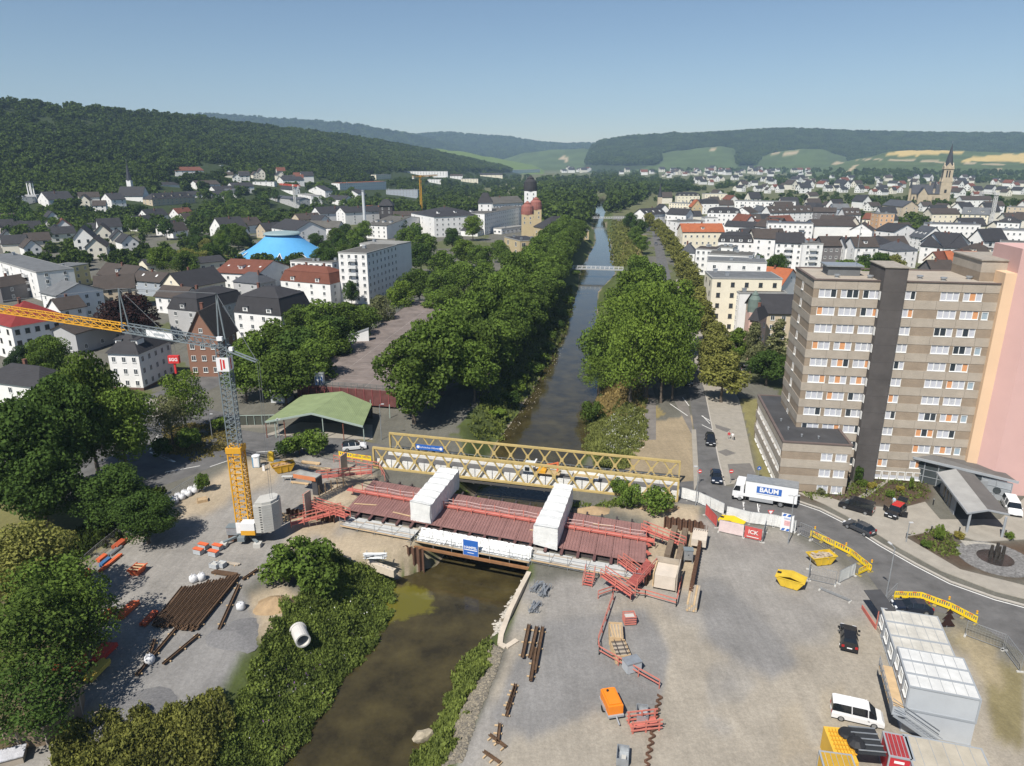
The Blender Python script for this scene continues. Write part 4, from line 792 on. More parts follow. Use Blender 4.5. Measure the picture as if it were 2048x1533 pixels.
 ((1866,544),(1912,544),8,11,'gx',4,'d','n','brown-roofed house with wooden balcony just behind the tower roof',dict(fl=2,nf=3)),
 ((1912,546),(1966,546),8,11,'hip',4,'d','d','dark house with white window band behind the tower roof',dict(fl=2,nf=4)),
 ((1935,512),(2005,512),9,14,'hip',5,'c','n','ornate cream house with huge brown hipped roof',dict(nf=5,dorm=2)),
 ((1988,460),(2060,462),11,14,'flat',0,'w','g','white flat-roofed block at the right picture edge',dict(nf=6,chim=0)),
 ((2000,484),(2075,488),9,12,'flat',0,'w','m','low white building with grey roof at the right edge',dict(nf=6,chim=0)),
 ((1995,444),(2040,446),10,12,'hip',4,'w','d','house with black roof and white dormer near the white crane',dict(nf=4,dorm=1)),
 ((1924,428),(1978,430),9,14,'gx',5,'c','g','house with pale blue-grey metal roof beside the church',dict(nf=5,dorm=2)),
 ((1865,428),(1920,428),8,14,'gx',4,'c','n','brown-roofed parish building at the church foot',dict(fl=2,nf=5)),
 ((1765,410),(1806,414),9,16,'gx',5,'b','s','grey-roofed school left of the church',dict(nf=5)),
 ((2014,414),(2070,416),12,14,'flat',0,'b','m','beige modern block at the far right',dict(fl=4,nf=5,chim=0)),
 ((1975,412),(2010,412),9,12,'gx',4,'w','n','white house with brown roof before the beige modern block',dict(nf=4)),
 ((1925,400),(1985,400),8,12,'gx',4,'w','n','white row with brown roof right of the church tower',dict(fl=2,nf=6)),
 ((1690,430),(1722,430),9,12,'gx',5,'w','n','white house with dormered brown roof right of the black-clad one',dict(nf=4,dorm=3)),
 ((1668,418),(1700,418),9,12,'gx',4,'s','g','house with silver-grey roof in the town centre',dict(nf=3)),
 ((1640,440),(1690,442),10,12,'gx',3,'w','n','white house with brown roof behind the blank hall',dict(nf=4)),
 ((1700,460),(1745,462),11,14,'gy',4,'w','n','white asymmetrical gable right of the blank hall',dict(nf=1)),
 ((1945,470),(1985,472),9,12,'flat',0,'w','l','white stepped house below the white crane',dict(nf=3,chim=0)),
]
for A_, B_, h_, d_, rf, rh_, wc_, rc_, lab, kw in HS:
 house(A_, B_, h_, d_, rf, rh_, wc_, rc_, lab, **kw)
# far town: houses too small to show parts
FARH = []
for k, (wcol, rcol) in enumerate([((.74,.73,.7), 'd'), ((.74,.73,.7), 'n'), ((.7,.66,.56), 'n'), ((.74,.73,.7), 'r'), ((.7,.66,.56), 'd'), ((.74,.73,.7), 'd')]):
 b = MB(); w, d, h, rh = 11, 9, 5.5, 4
 b.bb(-w / 2, w / 2, -d / 2, d / 2, -2, h); s = rh / (d / 2); o = .4
 for y in (-1, 1): b.slab([(-w / 2 - o, y * (d / 2 + o), h - s * o), (w / 2 + o, y * (d / 2 + o), h - s * o), (w / 2 + o, y * .01, h + rh), (-w / 2 - o, y * .01, h + rh)], -.25, 1)
 for x in (-w / 2, w / 2): b.add([(x, -d / 2, h), (x, d / 2, h), (x, 0, h + rh)], [(0, 1, 2)] if x > 0 else [(0, 2, 1)])
 for i in (-1, 1):
  for f in (0, 1): b.bb(i * 2.5 - .7, i * 2.5 + .7, -d / 2 - .03, -d / 2 + .1, .9 + f * 2.6, 2.2 + f * 2.6, 2); b.bb(w / 2 - .1, w / 2 + .03, i * 2 - .6, i * 2 + .6, .9 + f * 2.6, 2.2 + f * 2.6, 2); b.bb(-w / 2 - .03, -w / 2 + .1, i * 2 - .6, i * 2 + .6, .9 + f * 2.6, 2.2 + f * 2.6, 2)
 FARH.append(b.mesh('distant_house', [mat('far_wall_%d' % k, wcol, .9, .05), RM(rcol), PANE]))
rr = random.Random(11)
def farhouses(n, poly, label, group, smin=.8, smax=1.4, rot=None):
 xs = [p[0] for p in poly]; ys = [p[1] for p in poly]; k = 0; tries = 0
 while k < n and tries < n * 40:
  tries += 1; x, y = rr.uniform(min(xs), max(xs)), rr.uniform(min(ys), max(ys))
  if not inpoly(np.array([x]), np.array([y]), poly)[0]: continue
  p = GT(x, y, 0); z = max(p.z, 0)
  if abs(p.x - bankpt(min(p.y, 1200), 0)) < 40 and p.y < 1300: continue
  if any((p.x - f[0]) ** 2 + (p.y - f[1]) ** 2 < (f[2] + 6) ** 2 for f in HOUSEFOOT): continue
  s = rr.uniform(smin, smax); HOUSEFOOT.append((p.x, p.y, 8 * s)); o = obj('distant_house', rr.choice(FARH), None, (p.x, p.y, z), (rot if rot is not None else .3) + rr.choice([0, math.pi / 2, math.pi]) + rr.uniform(-.2, .2), (s * rr.uniform(.9, 1.5), s, s * rr.uniform(.85, 1.3)))
  tag(o, label, 'house', group); px, py = Pn(np.array([p.x]), np.array([p.y]), np.array([z + 5])); HOUSEBOX.append((px[0] - 8, py[0] - 6, px[0] + 8, py[0] + 6, p.y)); k += 1
farhouses(120, [(1300,352),(1500,346),(1700,352),(2060,362),(2060,392),(1900,398),(1700,392),(1500,388),(1420,372)], 'small pale house in the distant quarter behind the right-hand town', 'distant houses behind the right-hand town')
farhouses(45, [(1230,345),(1500,341),(1640,345),(1500,350),(1250,352)], 'tiny pale house at the foot of the vineyards', 'tiny houses at the foot of the vineyards', 1, 1.8)
farhouses(46, [(1290,402),(1500,398),(1800,402),(1840,420),(2060,410),(2060,500),(1840,540),(1620,520),(1500,540),(1440,470),(1320,440)], 'plain town house filling in between the larger blocks right of the river', 'infill houses of the right-hand town', 1, 1.35, .25)
farhouses(22, [(0,440),(120,450),(240,470),(300,500),(180,520),(0,510)], 'gabled house in the dense quarter at the left edge', 'dense quarter at the left edge', .9, 1.2, .6)
farhouses(10, [(60,410),(200,405),(330,412),(200,425)], 'small house among the trees of the left slope', 'small houses on the left slope', .8, 1.1, .5)
farhouses(12, [(1130,338),(1190,342),(1190,348),(1120,346)], 'tiny house in the valley beyond the river bend', 'tiny houses beyond the river bend', 1, 1.8)
farhouses(14, [(440,350),(620,352),(640,366),(460,366)], 'small villa on the upper slope below the forest', 'small villas below the forest', .8, 1.2, .5)
# -- the concrete tower block
ZT = 33.7; LIGHTC = mat('washed_concrete', (.36, .315, .26), .95, .13, .5, .4); BROWNC = mat('brown_concrete', (.275, .22, .165), .95, .14, .5, .4); DARKC = mat('dark_concrete', (.085, .078, .075), .95, .22, .25, .3)
PINK = mat('pink_plaster', (.56, .36, .33), .9, .04, .2); PEACH = mat('peach_plaster', (.66, .47, .31), .9, .04, .2); GRAVROOF = mat('gravel_roof', (.30, .27, .23), .95, .2, 1, .3); FELT = mat('roof_felt', (.055, .055, .058), .85, .25, .3, .1)
ORCURT = mat('orange_curtain', (.55, .27, .13), .85, .1, 3); GREYB = mat('grey_blind', (.45, .46, .50), .8, .1, 3); BLUEG = mat('blueish_glass', (.30, .37, .42), .2, .1, 2)
q0 = G(1629, 560, ZT); q1 = G(1757, 561, ZT); q2 = G(1997, 569, ZT)
ax = (q2 - q0); ax.z = 0; ax.normalize(); ay = Vector((-ax.y, ax.x, 0)); TRZ = math.atan2(ax.y, ax.x)
tb = thing('tower_block', 'tall beige concrete tower block with banded facade and dark stair shaft', 'building', (q0.x, q0.y, 0), TRZ)
def loc(p, o=q0): d = Vector(p) - o; return d.dot(ax), d.dot(ay)
x1 = loc(q1)[0]; xs0 = loc(G(1757, 561, ZT))[0]; xs1 = loc(G(1811, 566, ZT))[0]; x2 = loc(q2)[0] + .5; DEP = 13.0; FH = 2.85; NFL = 11
def winbig(w, h, kind, n):
 k = ('big', round(w, 2), kind, n)
 if k not in _wc:
  b = MB(); t = .11
  for a0, a1, z0, zz in ((-w / 2, w / 2, 0, t), (-w / 2, w / 2, h - t, h), (-w / 2, -w / 2 + t, t, h - t), (w / 2 - t, w / 2, t, h - t)): b.bb(a0, a1, -.05, .06, z0, zz)
  for i in range(1, n): xx = -w / 2 + w * i / n; b.bb(xx - .06, xx + .06, -.045, .06, t, h - t)
  b.bb(-w / 2 - .05, w / 2 + .05, -.16, .02, -.08, -.004); _wc[k] = b.mesh('window', FRAME)
 return _wc[k]
def panemesh(w, h): 
 k = ('pane', round(w, 2), round(h, 2))
 if k not in _wc: _wc[k] = MB().bb(-w / 2, w / 2, 0, .02, 0, h).mesh('pane', PANE)
 return _wc[k]
PM = [GREYB, GREYB, CURT, ORCURT, GREYB, PANE]; rw = random.Random(5)
def bigwin(par, x, y, z, w, h, n, rz=0, one=None):
 o = obj('window', winbig(w, h, 'a', n), par, (x, y, z), rz)
 for i in range(n):
  pw = w / n - .12; c = obj('pane', panemesh(pw, h - .2), o, (-w / 2 + w * (i + .5) / n, .035, .1)); c.material_slots[0].link = 'OBJECT'; c.material_slots[0].material = one or rw.choice(PM)
 return o
# body: light bands (one per storey) and darker window bands with piers between the windows
def cols_for(sect):
 return {0: [(x1 * .0 + 1.05 + i * 3.32 + 1.25, 2.75, 3) for i in range(3)], 1: [(xs1 + 1.0, 2.3, 3), (xs1 + 7.05, 2.75, 3), (xs1 + 10.35, 2.75, 3), (xs1 + 14.6, 1.15, 1)]}[sect]
core = MB().bb(0.25, x2 - .25, .3, DEP, 0, ZT - .5).build('core', BROWNC, tb)
for f in range(NFL + 1):
 zt = ZT - f * FH; zb = zt - 1.40
 MB().bb(0, xs0 + .4, 0, DEP + .1, zb, zt - (.0 if f else .001)).build('light_band', LIGHTC, tb); MB().bb(xs1 - .4, x2, 0, DEP + .1, zb, zt).build('light_band', LIGHTC, tb)
 for j in range(int(xs0 // 3.3)): MB().bb(3.3 * (j + 1) - .015, 3.3 * (j + 1) + .015, -.004, .02, zb + .02, zt - .02).build('panel_joint', DARKC, tb)
 for j in range(6): xx = xs1 + 3.3 * j + 2; MB().bb(xx - .015, xx + .015, -.004, .02, zb + .02, zt - .02).build('panel_joint', DARKC, tb)
 if f == NFL: break
 wz = zb - 1.45
 for s in (0, 1):
  cs = cols_for(s); e0, e1 = (0.06, xs0 + .4) if s == 0 else (xs1 - .4, x2 - .06); xx = e0
  if s == 1 and f % 2: cs = cs[:3] + [(xs1 + 12.6, 1.0, 1), (xs1 + 15.0, 1.05, 1)]
  for cx_, w, n in cs:
   if cx_ - w / 2 > xx: MB().bb(xx, cx_ - w / 2, .05, .35, wz - .004, zb).build('pier', BROWNC, tb)
   bigwin(tb, cx_, .16, wz + .02, w, 1.42, n, 0, (PANE if n == 1 and (f + s) % 2 else (BLUEG if n == 1 else None))); xx = cx_ + w / 2
  MB().bb(xx, e1, .05, .35, wz - .004, zb).build('pier', BROWNC, tb)
 MB().bb(.06, .34, .36, DEP, wz - .004, zb).build('pier', BROWNC, tb)
 if f < NFL: bigwin(tb, .045, DEP * .55, wz + .1, 1.0, 1.3, 1, -math.pi / 2, GREYB)
# dark stair shaft
MB().bb(xs0, xs1, -1.3, 6, 0, ZT + 2.3).build('stair_shaft', DARKC, tb); MB().bb(xs0 - .15, xs1 + .15, -1.45, 6.15, ZT + 2.3, ZT + 2.45).build('shaft_coping', GRAVROOF, tb)
for i in range(NFL):
 MB().bb(xs0 - .08, xs0, -.9, -.2, ZT - 1.5 - i * FH - 1.3, ZT - 1.5 - i * FH).build('shaft_window', FRAME, tb)
 MB().bb(xs0 + .02, xs1 - .02, -1.312, -1.3, ZT - 1.42 - i * FH, ZT - 1.39 - i * FH).build('shaft_joint', mat('joint', (.05, .045, .045), .9, 0), tb)
rf = MB().bb(.3, x2 - .3, .3, DEP - .2, ZT - .5, ZT - .25).build('roof', GRAVROOF, tb)
for a0, a1, b0, b1 in ((-.15, xs0 - .002, -.15, .3), (xs1 + .002, x2, -.15, .3), (-.15, .3, .301, DEP), (-.15, x2, DEP, DEP + .4)): MB().bb(a0, a1, b0, b1, ZT - .002, ZT + .18).build('parapet_coping', mat('coping', (.13, .10, .09), .7), tb)
sh = MB().bb(3.2, 8.2, 5.0, 8.5, ZT - .25, ZT + 1.5).build('roof_shed', mat('shed_cladding', (.13, .135, .14), .7), rf); MB().bb(2.8, 8.6, 4.6, 8.9, ZT + 1.5, ZT + 1.72).build('shed_roof', METAL, sh)
for x, y in ((4.2, 3.2), (9.2, 3), (17, 4), (20, 2.6), (24.5, 4.5), (28, 3)): MB().lathe([(.35, 0), (.35, .5), (.5, .55), (.5, .75), (.05, .8)], 10, (x, y, ZT - .25)).build('roof_vent', METAL, rf)
MB().tube((7.6, 6, ZT + 1.7), (7.6, 6, ZT + 9), .06, .03, 6).beam((6.2, 6, ZT + 7.5), (9, 6, ZT + 7.5), .04).build('antenna_mast', METAL, rf)
ph = MB().bb(x2 - 2.2, x2 + 8, 2.6, DEP, ZT - .5, ZT + 3.2).build('penthouse', BROWNC, tb); MB().bb(x2 - 2.21, x2 + 8.01, 2.59, DEP + .01, ZT + 1.4, ZT + 3.2).build('penthouse_band', LIGHTC, ph); MB().bb(x2 - 2.4, x2 + 8.2, 2.4, DEP + .2, ZT + 3.2, ZT + 3.4).build('penthouse_roof', GRAVROOF, ph)
# peach and pink shaft at the right, and the far wing
MB().bb(x2 - .1, x2 + 1.5, -.7, 8, 0, ZT + 1.8).build('peach_wall', PEACH, tb); 
pk = MB().prism([(x2 + 1.5, -.7), (x2 + 3.3, -2.9), (x2 + 9, -2.9), (x2 + 9, 8), (x2 + 1.5, 8)], 0, ZT + 5.5).build('pink_shaft', PINK, tb)
for i in range(3): MB().bb(x2 + 4.4, x2 + 8, -2.96, -2.9, 21.5 + i * 2.7, 23.9 + i * 2.7).build('shaft_glazing', mat('grey_glazing', (.16, .19, .22), .15, .1, 2, spec=.6), pk)
MB().bb(x2 + 9, x2 + 26, .6, DEP, 0, ZT).build('far_wing', BROWNC, tb)
for f in range(NFL + 1):
 MB().bb(x2 + 8.99, x2 + 26, .5, DEP, ZT - f * FH - 1.4, ZT - f * FH).build('light_band', LIGHTC, tb)
 if f < NFL and f > 6:
  for i in range(3): bigwin(tb, x2 + 10.4 + i * 3.1, .56, ZT - f * FH - 2.83, 1.3, 1.42, 1, 0, PANE)
# ground floor of the tower
for i in range(6): bigwin(tb, xs1 + .9 + i * 1.25, -.02, .25, 1.15, 1.75, 1, 0, GREYB)
# -- low annex
a0 = G(1566, 885, 8.6); a1 = G(1705, 893, 8.6); axx = (a1 - a0); axx.z = 0; AL = axx.length; axx.normalize(); ayy = Vector((-axx.y, axx.x, 0)); AD = abs((G(1540, 792, 8.6) - a0).dot(ayy))
an = thing('annex', 'three-storey banded concrete annex with black flat roof before the tower block', 'building', (a0.x, a0.y, 0), math.atan2(axx.y, axx.x))
MB().bb(.2, AL - .2, .3, AD - .2, 0, 8.2).build('core', BROWNC, an)
for f in range(4):
 zt = 8.6 - f * 2.8; MB().bb(0, AL, 0, AD, max(0, zt - 1.45), zt).build('light_band', LIGHTC, an) if zt > .3 else None
 if f == 3: break
 wz = zt - 1.45 - 1.38; xx = .05
 for cx_, w in ((AL - 3.6, 1.75), (AL - 1.4, 1.75)):
  MB().bb(xx, cx_ - w / 2, .05, .35, wz + .003, zt - 1.45).build('pier', BROWNC, an); bigwin(an, cx_, .12, wz + .03, w, 1.32, 2, 0, GREYB); xx = cx_ + w / 2
 MB().bb(xx, AL - .05, .05, .35, wz + .003, zt - 1.45).build('pier', BROWNC, an); MB().bb(AL - .35, AL - .05, .36, AD - .05, wz + .003, zt - 1.45).build('pier', BROWNC, an)
 yy_ = .36
 for i in range(8): bigwin(an, .1, 1.6 + i * (AD - 2) / 8 + .7, wz + .03, (AD - 2) / 8 * .72, 1.32, 2, -math.pi / 2, GREYB)
 MB().bb(.13, .3, .36, AD - .05, wz + .003, zt - 1.45).build('pier', BROWNC, an)
ar = MB().bb(.3, AL - .3, .3, AD - .3, 8.3, 8.64).build('roof', FELT, an)
for c in ((-.1, AL + .1, -.1, .32), (-.1, .32, .321, AD), (AL - .32, AL + .1, .321, AD), (.321, AL - .321, AD - .3, AD)): MB().bb(*c, 8.602, 8.80).build('parapet_coping', mat('coping', (.13, .10, .09), .7), an)
for x, y in ((2, 6), (3.5, 3), (6, 2.5), (1.6, 10)): MB().lathe([(.12, 0), (.12, .35), (.2, .4), (.02, .5)], 8, (x, y, 8.64)).build('roof_vent', METAL, ar)
# -- glazed entrance hall
GRST = mat('grey_steel', (.34, .36, .38), .5, .06, 1, metal=.2); RSHEET = stripes('grey_roof_sheet', (.125, .12, .115), 2.4, axis='Y', rough=.7, bump=.4); RLIGHT = stripes('light_roof_sheet', (.34, .34, .33), 2.2, axis='Y', rough=.55, bump=.5)
TG = mat('tinted_glass', (.05, .06, .065), .06, .25, .3, spec=.8)
z1, z2 = 4.4, 5.6
e0 = G(1825, 912, z1); e1 = G(2027, 963, z1 - .6); e2 = G(1980, 925, z1); e3 = G(1803, 888, z2)
eh = thing('entrance_hall', 'glazed entrance hall with slanted grey roof at the foot of the tower block', 'building', (e0.x, e0.y, 0), 0)
def L3(p): return Vector((p.x - e0.x, p.y - e0.y, p.z))
eb = e1 + ay * 7; 
rq = [L3(e3) + Vector((-.6, 0, 0)), L3(e0) + Vector((-.2, -.7, -.05)), L3(e1) + Vector((.5, -.5, 0)), L3(eb)]
MB().slab(rq, .28).build('roof', RSHEET, eh)
MB().beam(rq[0], rq[1], .18, .4).beam(rq[1], rq[2], .18, .4).build('roof_edge', GRST, eh)
b0, b1 = Vector((0, 0, 0)), L3(e1); b1.z = 0; dirv = (b1 - b0).normalized(); LW = (b1 - b0).length; nv_ = 7
for i in range(nv_ + 1):
 p = b0 + dirv * LW * i / nv_; zt = z1 - .55 - .55 * i / nv_; MB().beam(p, p + Vector((0, 0, zt)), .12).build('mullion', GRST, eh)
 if i < nv_:
  q = b0 + dirv * LW * (i + 1) / nv_
  for k in range(3):
   za, zb_ = zt * k / 3, zt * (k + 1) / 3; o = MB().slab([p + Vector((0, .05, za + .04)), q + Vector((0, .05, za + .04)), q + Vector((0, .05, zb_ - .04)), p + Vector((0, .05, zb_ - .04))], .04).build('pane', TG if i < 5 else GRST, eh); MB().beam(p + Vector((0, 0, zb_)), q + Vector((0, 0, zb_)), .07).build('transom', GRST, eh)
sideb = L3(e3); sideb.z = 0
for i in range(4):
 p = sideb * (i / 4); q = sideb * ((i + 1) / 4); MB().beam(p, p + Vector((0, 0, z1 - .5 + .9 * i / 4)), .11).build('mullion', GRST, eh)
 for k in range(3): MB().slab([p + Vector((.04, 0, 1.35 * k + .04)), q + Vector((.04, 0, 1.35 * k + .04)), q + Vector((.04, 0, 1.35 * k + 1.3)), p + Vector((.04, 0, 1.35 * k + 1.3))], .04).build('pane', TG, eh); MB().beam(p + Vector((0, 0, 1.35 * k + 1.33)), q + Vector((0, 0, 1.35 * k + 1.33)), .07).build('transom', GRST, eh)
MB().bb(.3, LW * .8, .3, 5, 0, .2).build('hall_floor', CONC, eh)
ow = MB().lathe([(.55, -.05), (.55, .05)], 16).build('round_window', TG, eh); ow.rotation_euler = (math.pi / 2, 0, math.atan2(dirv.y, dirv.x)); ow.location = b0 + dirv * LW * .87 + Vector((0, -.06, 1.7))
# canopy
c0 = G(1873, 945, 3.7); c1 = G(1912, 938, 4.1); c2 = G(1948, 948, 3.7); k0 = G(1935, 1027, 3.3); k1 = G(1977, 1021, 3.7); k2 = G(2020, 1030, 3.3)
cn = thing('entrance_canopy', 'gabled grey canopy on two columns in front of the entrance hall', 'canopy', (k0.x, k0.y, 0))
def L4(p): return Vector((p.x - k0.x, p.y - k0.y, p.z))
MB().slab([L4(c0), L4(k0), L4(k1), L4(c1)], .2).build('roof_left', RLIGHT, cn); MB().slab([L4(c1) + Vector((.02, 0, 0)), L4(k1) + Vector((.02, 0, 0)), L4(k2), L4(c2)], .2).build('roof_right', RSHEET, cn)
MB().beam(L4(c0), L4(k0), .16, .3).build('edge_beam', GRST, cn); MB().beam(L4(k0), L4(k1), .12, .26).beam(L4(k1), L4(k2), .12, .26).build('gable_beam', GRST, cn)
for p, q in ((k0, (1933, 1066)), (k2, (2003, 1076))):
 g = G(*q); MB().tube((g.x - k0.x, g.y - k0.y, 0), (g.x - k0.x, g.y - k0.y, 3.35), .17, n=10).build('column', GRST, cn)
w0 = L4(G(1880, 985)); w1 = L4(G(1907, 1030)); w0.z = w1.z = 0; MB().beam(w0 + Vector((0, 0, 1.4)), w1 + Vector((0, 0, 1.4)), .2, 2.8).build('side_wall', mat('grey_panel', (.28, .29, .30), .6, .05), cn)
for i in range(3): p = w0.lerp(w1, .3 + .2 * i); MB().box((p.x - .12, p.y, 1.2), (.06, .8, 2.1), math.atan2(w1.y - w0.y, w1.x - w0.x)+math.pi/2).build('door_pane', TG, cn)
rb_ = L4(G(1950, 990)); MB().bb(rb_.x - 3.5, rb_.x + 3, rb_.y - 1, rb_.y - .8, 0, 2.9).build('back_wall', mat('grey_panel', (.28, .29, .30), .6, .05), cn)
# fountain with stone stelae on a round pebble bed
f0 = G(1990, 1118)
pb = struct(MB().lathe([(4.6, 0), (4.6, .1), (3.0, .13), (2.2, .14)], 40, (f0.x, f0.y, 0)).build('pebble_bed', mat('pebble_stone', (.20, .195, .19), .9, .5, 3, .8))); 
ft = thing('fountain', 'fountain of upright dark stone stelae on a round pebble bed', 'fountain', (f0.x, f0.y, 0))
MB().lathe([(2.2, .1), (2.2, .16), (1.9, .17), (.1, .17)], 32).build('basin', mat('wet_stone', (.035, .03, .028), .25, .2, 1), ft)
for x, y, h in ((-.6, .1, 1.5), (-.2, -.35, 1.2), (.15, .25, 2.3), (.55, .3, 1.7), (.75, -.25, 2.1), (.25, -.5, 1.0), (-.35, .5, 1.8)):
 MB().tube((x, y, .1), (x + .03, y, h), .24, .19, 7).build('stele', mat('dark_basalt', (.045, .04, .035), .5, .3, 2, .5), ft)
MB().prism([tuple((G(*p) ).xy) for p in [(1920,1082),(1998,1090),(1990,1104),(1935,1098)]], -.2, .115).build('checker_paving', mat('checker_paving', (.34, .32, .28), .9, .3, 4), None)['kind'] = 'structure'
for i, (x, y) in enumerate([(1812,1078),(1862,1064),(1918,1066),(2010,1072),(1866,1010),(1732,990),(1858,1086),(1810,1066)][:6]):
 p = G(x, y); t = thing('bollard', ['dark bollard at the left tip of the round bed', 'dark bollard behind the slim green shrub', 'dark bollard left of the canopy column', 'dark bollard right of the canopy', 'dark bollard at the entrance flower bed', 'dark bollard beside the black van'][i], 'bollard', p, 0, 'forecourt bollards'); MB().tube((0, 0, 0), (0, 0, .95), .09, n=8).build('post', mat('black_steel', (.02, .02, .022), .5, 0), t); MB().lathe([(.1, .95), (.1, 1.0), (.03, 1.04)], 8).build('cap', METAL, t)
for x, yt, h, r, lab in [(1883,1050,2.6,.7,'slim bright green column shrub in the round bed'),(1824,955,2.4,.5,'slim green column shrub at the glazed hall corner')]: tree_at('bush', x, yt, h, r, 'fresh', lab, cat='shrub')
for x, y, r, lf, lab in [(1745,978,.9,'yellow','yellow flowering shrub beside the entrance path'),(1802,985,.9,'yellow','yellow shrub before the glazed hall'),(1780,995,.8,'mid','rounded shrub right of the entrance path'),(1725,972,1,'fresh','green shrub left of the entrance path'),(1918,1078,.8,'yellow','low yellow-green shrub at the checkered paving'),(2018,1080,.8,'fresh','round green shrub right of the fountain'),(1850,1095,.8,'mid','low shrub in the middle of the round bed'),(1640,990,.8,'grey','grey-green shrub along the annex foot')]:
 p = G(x, y); tree('bush', p, 1.1, r, lf, lab, cat='shrub')

# -- parking deck, hall with green roof
DZ = 4.2; dk = [G(592, 768, DZ), G(745, 782, DZ), G(940, 606, DZ), G(826, 602, DZ)]
DECK = mat('deck_asphalt', (.175, .145, .13), .92, .3, .25, .2)
pd = thing('parking_deck', 'long brown-tarmac parking deck between tree belts', 'parking deck', (dk[0].x, dk[0].y, 0))
def LD(p): return (p.x - dk[0].x, p.y - dk[0].y)
DP = [LD(p) for p in dk]; DP[1] = (DP[1][0] + 5, DP[1][1]); DP[2] = (DP[2][0] + 8, DP[2][1])
MB().prism(DP, DZ - .6, DZ).build('deck_slab', DECK, pd)
for i in range(14):
 t = i / 13; 
 for a, b in ((0, 3), (1, 2)): x = DP[a][0] * (1 - t) + DP[b][0] * t; y = DP[a][1] * (1 - t) + DP[b][1] * t; MB().bb(x - .2 + (.5 if a == 0 else -.5), x + .2 + (.5 if a == 0 else -.5), y + .3, y + .7, 0, DZ - .6).build('column', mat('deck_concrete', (.25, .24, .22), .9), pd)
def railing(par, p, q, z, n, m, h=1.0, name='railing'):
 b = MB(); p = Vector((p[0], p[1], z)); q = Vector((q[0], q[1], z))
 for i in range(n + 1): c = p.lerp(q, i / n); b.beam(c, c + Vector((0, 0, h)), .06)
 for k in (.35, .7, 1.0): b.beam(p + Vector((0, 0, h * k)), q + Vector((0, 0, h * k)), .05)
 return b.build(name, m, par)
GRR = mat('green_grey_paint', (.10, .13, .13), .6, .1, 1)
for a, b, n in ((0, 1, 16), (0, 3, 60), (3, 2, 16)): railing(pd, DP[a], DP[b], DZ, n, GRR)
def dpt(u, v): # u along width 0..1, v along length
 x0 = np.array(DP[0]) * (1 - v) + np.array(DP[3]) * v; x1_ = np.array(DP[1]) * (1 - v) + np.array(DP[2]) * v; return x0 * (1 - u) + x1_ * u
FAINT = mat('worn_paint', (.30, .27, .25), .9, .35, .6)
for i in range(26):
 v = .02 + i * .034; a = dpt(.30, v); b = dpt(.68 if i % 3 else .8, v); 
 MB().beam((a[0], a[1], DZ + .004), (b[0], b[1], DZ + .004), .09, .006).build('bay_line', FAINT, pd)
for u in (.3, .68): a = dpt(u, .01); b = dpt(u, .95); MB().beam((a[0], a[1], DZ + .009), (b[0], b[1], DZ + .009), .1, .006).build('bay_line', FAINT, pd)
for v in (.3, .52, .72):
 c = dpt(.62, v); n = 20; b = MB()
 for k in range(n): t0, t1 = 2 * math.pi * k / n, 2 * math.pi * (k + 1) / n; b.beam((c[0] + 3 * math.cos(t0), c[1] + 3 * math.sin(t0), DZ + .016), (c[0] + 3 * math.cos(t1), c[1] + 3 * math.sin(t1), DZ + .016), .09, .006)
 b.build('painted_circle', FAINT, pd)
MB().prism([tuple(dpt(0, 0) + np.array((.2, -.3))), tuple(dpt(1, 0) + np.array((0, -.3))), tuple(dpt(1, 0) + np.array((0, -.02))), tuple(dpt(0, 0) + np.array((.2, -.02)))], .5, DZ - .2).build('front_wall', mat('red_brown_panel', (.13, .05, .045), .8, .25, .8), pd)
for i in range(12): c = dpt(.05 + i * .08, 0); MB().bb(c[0] - .05, c[0] + .05, c[1] - .42, c[1] - .31, .5, DZ + .1).build('front_post', mat('rose_paint', (.35, .10, .10), .7), pd)
# lift tower, ticket hut, store on the deck
LGT = mat('pale_sheet', (.55, .58, .60), .6, .08, .5)
l0 = G(542, 806); lt = thing('lift_tower', 'pale sheet-metal lift tower with slanted roof at the deck corner', 'tower', l0, math.radians(-6))
MB().add([(0, 0, 0), (4, 0, 0), (4, 3.4, 0), (0, 3.4, 0), (0, 0, 4.6), (4, 0, 6.4), (4, 3.4, 6.4), (0, 3.4, 4.6)], [(0, 1, 5, 4), (1, 2, 6, 5), (2, 3, 7, 6), (3, 0, 4, 7), (3, 2, 1, 0), (4, 5, 6, 7)]).build('wall', LGT, lt)
MB().slab([(-.1, -.1, 4.6), (2.1, -.1, 5.55), (2.1, 3.5, 5.55), (-.1, 3.5, 4.6)], -.12).build('roof', METAL, lt); obj('door', MB().bb(-.5, .5, -.05, 0, 0, 2).mesh('door', FRAME), lt, (1.2, -.02, .05)); obj('window', window_mesh(.8, 1), lt, (.9, -.02, 2.9))
t0 = G(640, 768, DZ); tk = thing('ticket_hut', 'small white and blue hut on the parking deck', 'hut', t0); MB().bb(-.9, .9, -.8, .8, 0, 2.4).build('wall', mat('white_panel', (.72, .72, .72), .6, .04), tk); MB().bb(-1, 1, -.9, .9, 2.4, 2.5).build('roof', METAL, tk)
for x in (-.6, .1, .7): MB().bb(x - .12, x + .12, -.83, -.8, 0, 1.9).build('blue_stripe', mat('blue_paint', (.05, .14, .42), .6, 0), tk)
MB().tube((-1.1, .9, 0), (-1.1, .9, 4.2), .05, n=6).build('lamp_pole', METAL, tk)
